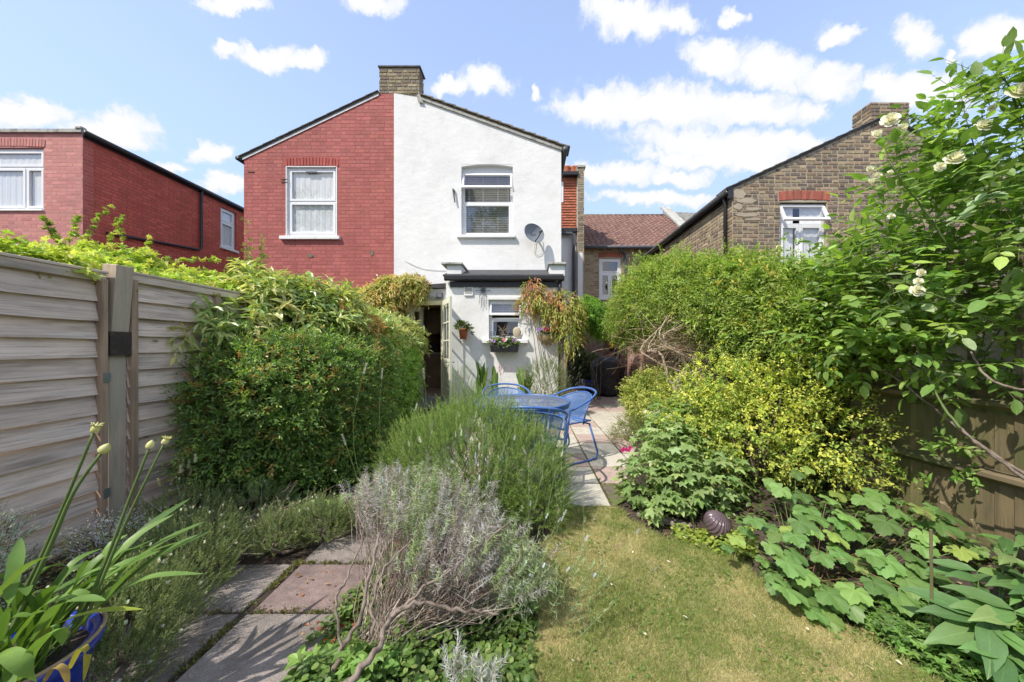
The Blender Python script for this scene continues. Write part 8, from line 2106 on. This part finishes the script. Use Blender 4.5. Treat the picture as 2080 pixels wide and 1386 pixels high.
for k in range(3):
    pts_ = [P(2085, 330-40*k, 1.9), P(2060, 210-12*k, 1.85), P(2030, 140+8*k, 1.85)]; trunk('shoot', pts_, 0.003, 0.0015, ro, 'green_stem', seed=k+50, wig=0.002)
    n_ = 9; tt = np.linspace(0.3, 1, n_); A = np.array([list(v) for v in smooth_pts(pts_, 8)]); idx_ = (tt*(len(A)-1)).astype(int); q_ = A[idx_]
    f = Fol(); f.leaves(rose_leaf, q_, unit(n_, g)+np.array([0, 0, .1]), np.array([0, -.3, 1.0])+g.normal(size=(n_, 3))*.4, 0.035, 0.020, pick([(0.28, 0.38, 0.08), (0.20, 0.30, 0.06)], n_, g)); f.build('tip_leaves', M['leaf'], ro, kind=None)
RM = [petal_mesh('rose_bloom', 4, 1.0, M['petal_white'], 0.55, s_, 6, 1.05) for s_ in range(3)]
def rose(px, py, Yd, r_, d=(-.3, -1, .5)):
    o = bpy.data.objects.new('rose_bloom', RM[random.randrange(3)]); COL.objects.link(o); o.parent = ro; o.matrix_parent_inverse = _W[ro.name].inverted()
    q_ = Vector(d).normalized().to_track_quat('Z', 'Y').to_matrix().to_4x4(); o.matrix_basis = Matrix.Translation(P(px, py, Yd)) @ q_ @ Matrix.Rotation(random.uniform(0, 6), 4, 'Z') @ Matrix.Diagonal((r_, r_, r_*0.9, 1))
for (px, py, Yd, r_) in ((1808, 245, 1.92, .043), (1830, 262, 1.93, .030), (1778, 275, 1.92, .030), (1765, 345, 2.0, .022), (1780, 358, 2.0, .024), (1768, 370, 2.0, .020), (1808, 350, 2.0, .014), (1938, 325, 1.9, .045), (1908, 340, 1.9, .028), (1995, 258, 1.85, .038), (2068, 190, 1.8, .055),
        (1870, 555, 1.85, .022), (1865, 572, 1.85, .020), (1862, 592, 1.84, .034), (1810, 440, 2.0, .018), (2015, 220, 1.85, .018), (1500, 0, -5, 0)):
    if r_: rose(px, py, Yd, r_, (random.uniform(-.9, .3), -1, random.uniform(.1, .8)))

# yellow green shrub, paler shrub nearer the house
YEL = [(0.48, 0.50, 0.09, 3), (0.36, 0.42, 0.07, 2), (0.60, 0.60, 0.15, 1.5), (0.22, 0.31, 0.06, 3), (0.28, 0.36, 0.08, 2)]
yb_ = [(1.55, 3.15, 0.66, .34, .32, .28), (1.85, 2.85, 0.62, .42, .36, .34), (2.20, 2.55, 0.60, .28, .32, .34), (1.75, 3.05, 0.92, .30, .30, .20), (2.05, 2.85, 0.88, .28, .30, .20)]
yel = shrub('golden_privet', 'yellow green open shrub spilling over the bed beside the right fence', 'shrub', yb_, 1500, (1.95, 2.9, 0.1), pal=YEL, kw=dict(length=0.14, m=8, L=0.030, W=0.017, tip=(0.55, 0.55, 0.13), tpl=LEAF4, up=0.35, rnd=0.7, spread=0.9), seed=11.3, amp=0.32, freq=7, gap=(8, -0.15), nlimb=20, limbr=0.010, shell=(0.55, 1.08), inner=0.15)
g = np.random.default_rng(68)
S = [(1.45+0.07*k, 3.2-0.08*k, 0.95+0.1*(k % 3)) for k in range(11)]; long_shoots(yel, S, [(g.normal()*.4-.1, g.normal()*.3, 1) for _ in S], [0.18+0.2*g.random() for _ in S], g, YEL, (0.5, 0.5, 0.12), L=0.028, W=0.016, m=12)
pal_ = [(0.34, 0.38, 0.09, 3), (0.26, 0.32, 0.08, 2), (0.44, 0.45, 0.15, 2), (0.15, 0.21, 0.05, 2)]
shrub('pale_golden_shrub', 'pale yellow green rounded shrub in front of the covered barbecue', 'shrub', [(2.12, 5.6, 0.48, .50, .45, .38), (2.42, 5.2, 0.42, .38, .4, .36), (1.92, 5.7, 0.36, .30, .3, .28), (2.05, 5.1, 0.30, .36, .3, .28)], 2500, (2.0, 5.6, 0.0), pal=pal_, kw=dict(length=0.16, m=8, L=0.045, W=0.022, tip=(0.52, 0.52, 0.18), tpl=LEAF4, up=0.4, rnd=0.7), seed=12.4, amp=0.22, freq=6, nlimb=9, limbr=0.014)
shrub('grassy_tuft', 'low wispy olive tuft over the patio slabs', 'plant', [(1.30, 4.6, 0.10, .20, .22, .13), (1.45, 4.9, 0.14, .2, .2, .16)], 330, (1.35, 4.7, 0.0), pal=[(0.24, 0.27, 0.09, 2), (0.17, 0.20, 0.06, 1)], kw=dict(length=0.10, m=8, L=0.028, W=0.007, tpl=LEAF2, up=0.3, droop=0.4), seed=12.9, nlimb=3, limbr=0.004)
# dark filler growth at the back of the right bed
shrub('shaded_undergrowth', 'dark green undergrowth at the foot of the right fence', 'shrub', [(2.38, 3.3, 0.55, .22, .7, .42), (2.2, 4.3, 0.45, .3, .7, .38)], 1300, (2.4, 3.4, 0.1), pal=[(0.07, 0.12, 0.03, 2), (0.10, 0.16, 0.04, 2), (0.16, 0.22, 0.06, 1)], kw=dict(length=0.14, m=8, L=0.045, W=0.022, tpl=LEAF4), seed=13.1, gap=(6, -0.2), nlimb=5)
# a few sprays of bright leaves in front of the fence boards
fr_ = empty('fence_sprays', 'sprigs of fresh green leaves hanging in front of the mossy fence rail', 'climber', (2.5, 2.1, 0.5))
g = np.random.default_rng(69); f, w = Fol(), Fol()
for (px, py) in ((1900, 930), (1930, 905), (1945, 965), (1975, 960), (1880, 985), (1830, 960), (1790, 940), (1915, 900), (1960, 930)):
    b = np.array([list(P(px, py, 2.0 if px > 1850 else 2.3))]); sprays(f, w, np.repeat(b, 3, 0)+g.normal(size=(3, 3))*.02, unit(3, g), g, length=0.10, m=7, L=0.045, W=0.022, pal=[(0.17, 0.29, 0.06), (0.22, 0.34, 0.08)], tpl=LEAF4)
f.build('leaves_on_shoots', M['leaf'], fr_, kind='stuff'); w.build('shoot', M['wood_a'], fr_)

# leafy cluster at the patio corner (lobed leaves)
AN = [(0.20, 0.29, 0.10, 3), (0.26, 0.35, 0.13, 2), (0.15, 0.22, 0.07, 2), (0.31, 0.39, 0.18, 1)]
def lobed_clump(name, label, blobs, n, base, pal, Lr, nobj, seed, cat='plant', tpl=STAR, up=1.0, outk=0.6, stemr=0.0016):
    g = np.random.default_rng(seed); e = empty(name, label, cat, base)
    p, nn = blob_points(blobs, n, (0.45, 1.03), g, 0.2, 6, seed*0.3, 0.05)
    a = g.random(n)*6.28; d = nrm(nn*np.array([1, 1, 0.15])*outk+np.stack([np.cos(a), np.sin(a), np.zeros(n)], 1)*0.6+np.array([0, -0.15, -0.25]))
    upv = np.array([0, 0, up])+nn*0.5+g.normal(size=(n, 3))*0.30; L_ = Lr[0]+(Lr[1]-Lr[0])*g.random(n)
    w = Fol(); bb = np.array(base)+(p-np.array(base))*np.array([.35, .35, 0]); bb[:, 2] = base[2]; md = (p+bb)/2+g.normal(size=(n, 3))*.01
    strips(w, bb, md, stemr*1.2, (0.14, 0.16, 0.06), g); strips(w, md, p, stemr, (0.16, 0.21, 0.07), g)
    split_leaves(e, tpl, p, d, upv, L_, 1.0, pick(pal, n, g, 0.2), nobj, mesh_mat='leaf_palm')
    w.build('leaf_stalks', M['wood_a'], e); return e
lobed_clump('anemone_clump', 'mid green clump of lobed leaves at the patio corner beside the lawn', [(0.92, 2.78, .24, .20, .26, .24), (1.15, 2.66, .26, .24, .26, .24), (1.20, 2.95, .40, .28, .30, .28), (1.42, 2.62, .28, .22, .26, .26), (1.0, 2.52, .12, .22, .14, .12)], 640, (1.15, 2.75, 0.02), AN, (0.055, 0.085), 220, 5)
lobed_clump('anemone_clump', 'taller lobed leaves further back along the patio edge', [(1.46, 3.55, .34, .22, .36, .32), (1.66, 3.9, .40, .28, .4, .34), (1.50, 3.3, .46, .22, .3, .26)], 620, (1.35, 3.6, 0.02), [(0.17, 0.27, 0.075, 3), (0.22, 0.33, 0.10, 2), (0.12, 0.19, 0.055, 2)], (0.07, 0.10), 80, 6)
# big maple like leaves (mallow) nearer the camera
def mallow_leaf(seed):
    rr = random.Random(seed); pts = []; lob = [(-2.25, 0.62), (-1.12, 0.86), (0.0, 1.0), (1.12, 0.86), (2.25, 0.62)]
    ring = []; nseg = 40
    for i in range(nseg+1):
        a = -2.85+5.7*i/nseg
        r_ = 0
        for (la, lr) in lob: r_ = max(r_, lr*(0.40+0.60*max(0, math.cos((a-la)*1.35))**1.15) if abs(a-la) < 1.1 else 0)
        r_ *= 1+0.05*((i % 2)*2-1)*(1 if abs(a) < 2.6 else 0.3)+rr.uniform(-.02, .02)
        vein = min(abs(a-la) for la, _ in lob)
        ring.append((r_*math.cos(a)*0.62+0.0, r_*math.sin(a)*0.62, -0.16*r_*r_+0.055*math.cos(vein*5.5)*r_*-1+0.02))
    inner = [(x*0.5, y*0.5, z*0.35+0.028) for x, y, z in ring]
    vs = [(0, 0, -0.012)]+inner+ring; m_ = nseg+1; fs = []
    for i in range(nseg): fs += [(0, 1+i, 2+i), (1+i, 1+m_+i, 2+m_+i), (1+i, 2+m_+i, 2+i)]
    return (np.array(vs, dtype=np.float32), np.array(fs))
ML = mallow_leaf(1)
ma = empty('mallow', 'broad maple shaped pale green leaves spreading to the lawn edge', 'plant', (1.62, 1.98, 0.05))
g = np.random.default_rng(141)
spots_m = [(1610, 1060, 1.95, .17), (1660, 1040, 1.98, .17), (1720, 1045, 1.95, .18), (1760, 1010, 2.05, .17), (1570, 1080, 1.95, .14), (1630, 1010, 2.1, .15), (1540, 1060, 2.0, .12), (1590, 1130, 1.85, .14), (1550, 1110, 1.9, .12), (1500, 1095, 1.98, .10), (1625, 1095, 1.85, .14), (1680, 1080, 1.88, .14), (1745, 1080, 1.9, .14), (1800, 1060, 1.9, .16), (1860, 1035, 1.9, .15), (1910, 1040, 1.88, .14), (1925, 1075, 1.85, .14), (1870, 1075, 1.85, .13), (1590, 1140, 1.72, .17),
  (1600, 1185, 1.66, .18), (1640, 1165, 1.70, .16), (1705, 1210, 1.60, .14), (1690, 1200, 1.62, .15), (1670, 1245, 1.58, .12), (1790, 1140, 1.72, .17), (1830, 1170, 1.66, .19), (1770, 1175, 1.66, .16), (1760, 1120, 1.75, .15), (1820, 1210, 1.62, .18), (1870, 1150, 1.70, .15), (1900, 1180, 1.66, .14), (1750, 1205, 1.62, .14), (1850, 1125, 1.75, .14), (1640, 1230, 1.60, .13), (1690, 1010, 2.15, .15), (1580, 1000, 2.2, .13), (1480, 1120, 1.95, .10), (1560, 1170, 1.74, .10), (1700, 1120, 1.8, .13), (1655, 1125, 1.8, .12), (1610, 960, 2.3, .12), (1560, 980, 2.3, .12), (1960, 1110, 1.75, .12)]
q = []; d = []; upv = []; L_ = []
for (px, py, Yd, s_) in spots_m:
    for r_ in range(2 if s_ > .11 else 1):
        c_ = P(px+random.uniform(-14, 14)*(1+r_), py+random.uniform(-10, 10)*(1+r_*1.5), Yd+0.07*r_); q.append(list(c_)); a = -math.pi/2+random.uniform(-1.3, 1.3); d.append((math.cos(a), math.sin(a), random.uniform(-.35, -.05))); upv.append((random.uniform(-.3, .3), random.uniform(-.45, .05), 1)); L_.append(s_*random.uniform(0.82, 1.0)*(0.85 if r_ else 1))
q = np.array(q); d = np.array(d); upv = np.array(upv); L_ = np.array(L_)
split_leaves(ma, ML, q, d, upv, L_, 1.0, pick([(0.14, 0.25, 0.07, 3), (0.18, 0.30, 0.085, 2), (0.11, 0.20, 0.055, 2), (0.25, 0.33, 0.08, 1)], len(q), g, 0.22), 300, mesh_mat='leaf_palm')
w = Fol(); bb = np.array([1.62, 1.98, 0.05])+(q-np.array([1.62, 1.98, 0.05]))*np.array([.45, .6, 0]); strips(w, bb, q, 0.0028, (0.15, 0.20, 0.07), g); w.build('leaf_stalks', M['wood_a'], ma)
twigs_heap('dead_twigs', 'brown tangled roots and dead stalks showing under the maple shaped leaves', (1.60, 1.85, 0.08), (.16, .10, .04), 120, 0.20, 0.0018, [(0.20, 0.11, 0.07), (0.30, 0.16, 0.09), (0.14, 0.09, 0.06)], (0.8, 0, 0.1), 4)
# peony like plant bottom right
pe_leaf = (T(*([(0, 0, 0)]+[p_ for i in range(1, 6) for p_ in ((i/6, 0.5*math.sin(math.pi*(i/6)**0.85)*0.62, 0.05-0.22*(i/6)**2+0.01*(i % 2)), (i/6, 0, -0.20*(i/6)**2), (i/6, -0.5*math.sin(math.pi*(i/6)**0.85)*0.62, 0.05-0.22*(i/6)**2+0.01*(i % 2)))]+[(1, 0, -0.24)])),
           np.array([(0, 2, 1), (0, 3, 2)]+[t_ for i in range(4) for t_ in ((1+3*i, 2+3*i, 5+3*i), (1+3*i, 5+3*i, 4+3*i), (2+3*i, 3+3*i, 6+3*i), (2+3*i, 6+3*i, 5+3*i))]+[(13, 14, 16), (14, 15, 16)]))
pe = empty('broad_leaved_perennial', 'large glossy lance leaved plant filling the bottom right corner', 'plant', (1.78, 1.30, 0.1))
rr = random.Random(5); q = []; d = []; upv = []; L_ = []
def whorl(px, py, Yd, n_, s_, tilt=0.1, a0=None):
    c_ = P(px, py, Yd)
    for k in range(n_):
        a = (a0 if a0 is not None else rr.uniform(0, 6)) + k*6.283/n_*(1 if a0 is None else 0.55)+rr.uniform(-.25, .25)
        q.append(list(c_+Vector((0, 0, rr.uniform(-.03, .02))))); d.append((math.cos(a), math.sin(a)*0.9, rr.uniform(-.25, .35))); upv.append((rr.uniform(-.2, .2), -.45, 1)); L_.append(s_*rr.uniform(.8, 1.1))
for (px, py, Yd, n_, s_) in ((2040, 1130, 1.50, 7, .19), (2080, 1180, 1.45, 7, .20), (2100, 1100, 1.55, 6, .18), (2010, 1265, 1.36, 5, .18), (2060, 1250, 1.32, 7, .20), (2110, 1290, 1.28, 6, .20), (2040, 1330, 1.25, 6, .17), (1985, 1170, 1.5, 4, .16), (2090, 1370, 1.2, 6, .17), (2000, 1210, 1.48, 5, .17), (2070, 1100, 1.7, 6, .16), (2120, 1210, 1.4, 6, .18)): whorl(px, py, Yd, n_, s_)
whorl(2005, 1262, 1.33, 6, .22, a0=2.2)
q = np.array(q); d = np.array(d); upv = np.array(upv); L_ = np.array(L_)
M['leaf_blue'] = pmat('smooth_large_leaf', src='object', rough=0.33, spec=0.5, transl=0.2, var=0.10, vscale=14, bump=0.3, bscale=26, bdist=0.003)
split_leaves(pe, pe_leaf, q, d, upv, L_, 0.55, pick([(0.105, 0.20, 0.07, 3), (0.14, 0.25, 0.08, 2), (0.075, 0.155, 0.055, 2), (0.20, 0.30, 0.10, 0.6)], len(q), np.random.default_rng(4), 0.12), 300, mesh_mat='leaf_pinnate')
w = Fol(); sel = np.arange(len(q)); bb = np.array([1.80, 1.32, 0.1])+(q-np.array([1.80, 1.32, 0.1]))*np.array([.5, .6, 0]); strips(w, bb, q, 0.0035, (0.13, 0.20, 0.07), g); w.build('leaf_stalks', M['wood_a'], pe)
MB().tube([(1.66, 1.42, 0.1), (1.655, 1.42, 0.52)], 0.005, 8).build('support_cane', M['green_wood'], pe)
sd = empty('dry_seed_heads', 'brown dry seed stems leaning in front of the mossy fence', 'seed heads', tuple(P(2000, 1060, 1.8)))
n = 7; g = np.random.default_rng(16); b0 = np.array(list(P(2040, 1150, 1.75)))+g.normal(size=(n, 3))*np.array([.04, .04, .02]); t = nrm(np.array([-0.75, 0.1, 0.8])+g.normal(size=(n, 3))*0.12)
stalks(sd, b0, t, (0.14, 0.34), g, [(0.36, 0.27, 0.17), (0.46, 0.37, 0.24)], hl=0.06, hw=0.006, stemcol=(0.28, 0.22, 0.14), whorls=6)
# ground covers of the right bed
cover('small_leaf_cover', 'small leaved ground cover in the bottom right corner beside the lawn', [(1.62, 1.0), (2.1, 1.0), (2.1, 1.55), (1.75, 1.62), (1.50, 1.72), (1.52, 1.42), (1.60, 1.2)], 2400, 0.10, [(0.13, 0.23, 0.055, 3), (0.18, 0.30, 0.075, 2), (0.09, 0.16, 0.04, 2)], 0.030, 0.028, STAR, 86)
cover('yellow_creeper', 'yellow green creeping leaves around the ribbed ball', [(0.98, 2.28), (1.15, 2.12), (1.36, 2.02), (1.42, 2.2), (1.2, 2.4), (1.0, 2.42)], 900, 0.10, [(0.27, 0.33, 0.06, 3), (0.20, 0.27, 0.06, 2), (0.38, 0.40, 0.10, 1)], 0.024, 0.020, ROUND, 87)
cover('lawn_edge_weeds', 'tiny weeds along the edge between lawn and soil', [(1.30, 1.70), (1.52, 1.58), (1.62, 1.2), (1.72, 1.2), (1.65, 1.8), (1.35, 2.0), (1.25, 1.9)], 900, 0.04, GC, 0.016, 0.014, ROUND, 88)
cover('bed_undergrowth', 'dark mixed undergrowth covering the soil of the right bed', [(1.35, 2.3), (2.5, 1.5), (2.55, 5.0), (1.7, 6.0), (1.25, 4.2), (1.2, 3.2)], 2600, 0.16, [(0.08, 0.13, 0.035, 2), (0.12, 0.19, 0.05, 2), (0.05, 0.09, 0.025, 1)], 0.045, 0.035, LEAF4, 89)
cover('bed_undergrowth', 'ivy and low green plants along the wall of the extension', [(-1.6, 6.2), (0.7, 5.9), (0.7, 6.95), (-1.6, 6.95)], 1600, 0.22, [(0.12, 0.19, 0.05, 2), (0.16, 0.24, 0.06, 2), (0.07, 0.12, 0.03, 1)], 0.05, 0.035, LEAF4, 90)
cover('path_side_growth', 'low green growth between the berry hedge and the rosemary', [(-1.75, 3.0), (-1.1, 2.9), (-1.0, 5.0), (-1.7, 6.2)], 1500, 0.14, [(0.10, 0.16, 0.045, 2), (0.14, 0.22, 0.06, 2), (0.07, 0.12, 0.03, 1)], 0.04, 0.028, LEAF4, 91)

# clover and coarser tufts in the lawn, ragged over the border
g = np.random.default_rng(151); n = 1500
yy = 0.95+1.8*g.random(n*2); xx = -0.05+1.7*g.random(n*2); ok = in_poly(xx, yy, lawn_poly); xx, yy = xx[ok][:n], yy[ok][:n]
cl = wob(np.stack([xx, yy, xx*0], 1), 4.5, 9.0) > 0.18; xx, yy = xx[cl], yy[cl]; n = len(xx)
f = Fol()
for k in range(3):
    a = g.random(n)*6.28+k*2.1; f.leaves(ROUND, np.stack([xx, yy, np.full(n, 0.012)], 1), np.stack([np.cos(a), np.sin(a), g.normal(size=n)*0.2], 1), np.array([0, 0, 1.0])+g.normal(size=(n, 3))*0.2, 0.010, 0.009, pick([(0.13, 0.20, 0.05), (0.18, 0.25, 0.07)], n, g, 0.2))
f.build('clover', M['leaf'], lawn)
edge = LAWN_R[1:]; f = Fol(); P0 = []
for (a, b) in zip(edge, edge[1:]):
    m = int(900*math.hypot(b[0]-a[0], b[1]-a[1])); t_ = g.random((m, 1)); P0.append(np.array(a)+(np.array(b)-np.array(a))*t_)
q = np.concatenate(P0); q = q+g.normal(size=q.shape)*0.015; k_ = np.sin(q[:, 1]*31)+np.sin(q[:, 0]*47) > -0.6; q = q[k_]; n = len(q)
f.leaves(NEEDLE, np.stack([q[:, 0], q[:, 1], np.full(n, -0.01)], 1), np.stack([g.normal(size=n)*0.6+0.3, g.normal(size=n)*0.5, np.full(n, 0.7)], 1), unit(n, g), 0.03+0.035*g.random(n), 0.0026, pick([(0.22, 0.28, 0.07), (0.45, 0.40, 0.20), (0.16, 0.22, 0.05)], n, g, 0.25))
f.build('border_tufts', M['grass'], lawn)
# trees of the gardens at the photographer's back: seen only as reflections in the window panes
for (bx_, by_, hh_, lab, sd_) in ((-14.5, -7.5, 11.5, 'tall tree in the garden to the left at the back, mirrored in the panes', 3.3), (-2.2, -10.0, 12.5, 'tall tree straight at the back, mirrored in the panes of the white house', 5.1)):
    shrub('garden_tree', lab, 'tree', [(bx_, by_, hh_*0.68, 2.2, 2.0, hh_*0.30), (bx_+1.0, by_, hh_*0.55, 1.6, 1.5, 2.2), (bx_-1.2, by_+0.3, hh_*0.6, 1.5, 1.5, 2.0)], 1500, (bx_, by_, 0), pal=[(0.08, 0.13, 0.03), (0.11, 0.17, 0.04)],
          kw=dict(length=0.6, m=6, L=0.22, W=0.14), seed=sd_, amp=0.25, freq=1.2, gap=(1.3, -0.4), nlimb=7, limbr=0.13, inner=0.1)
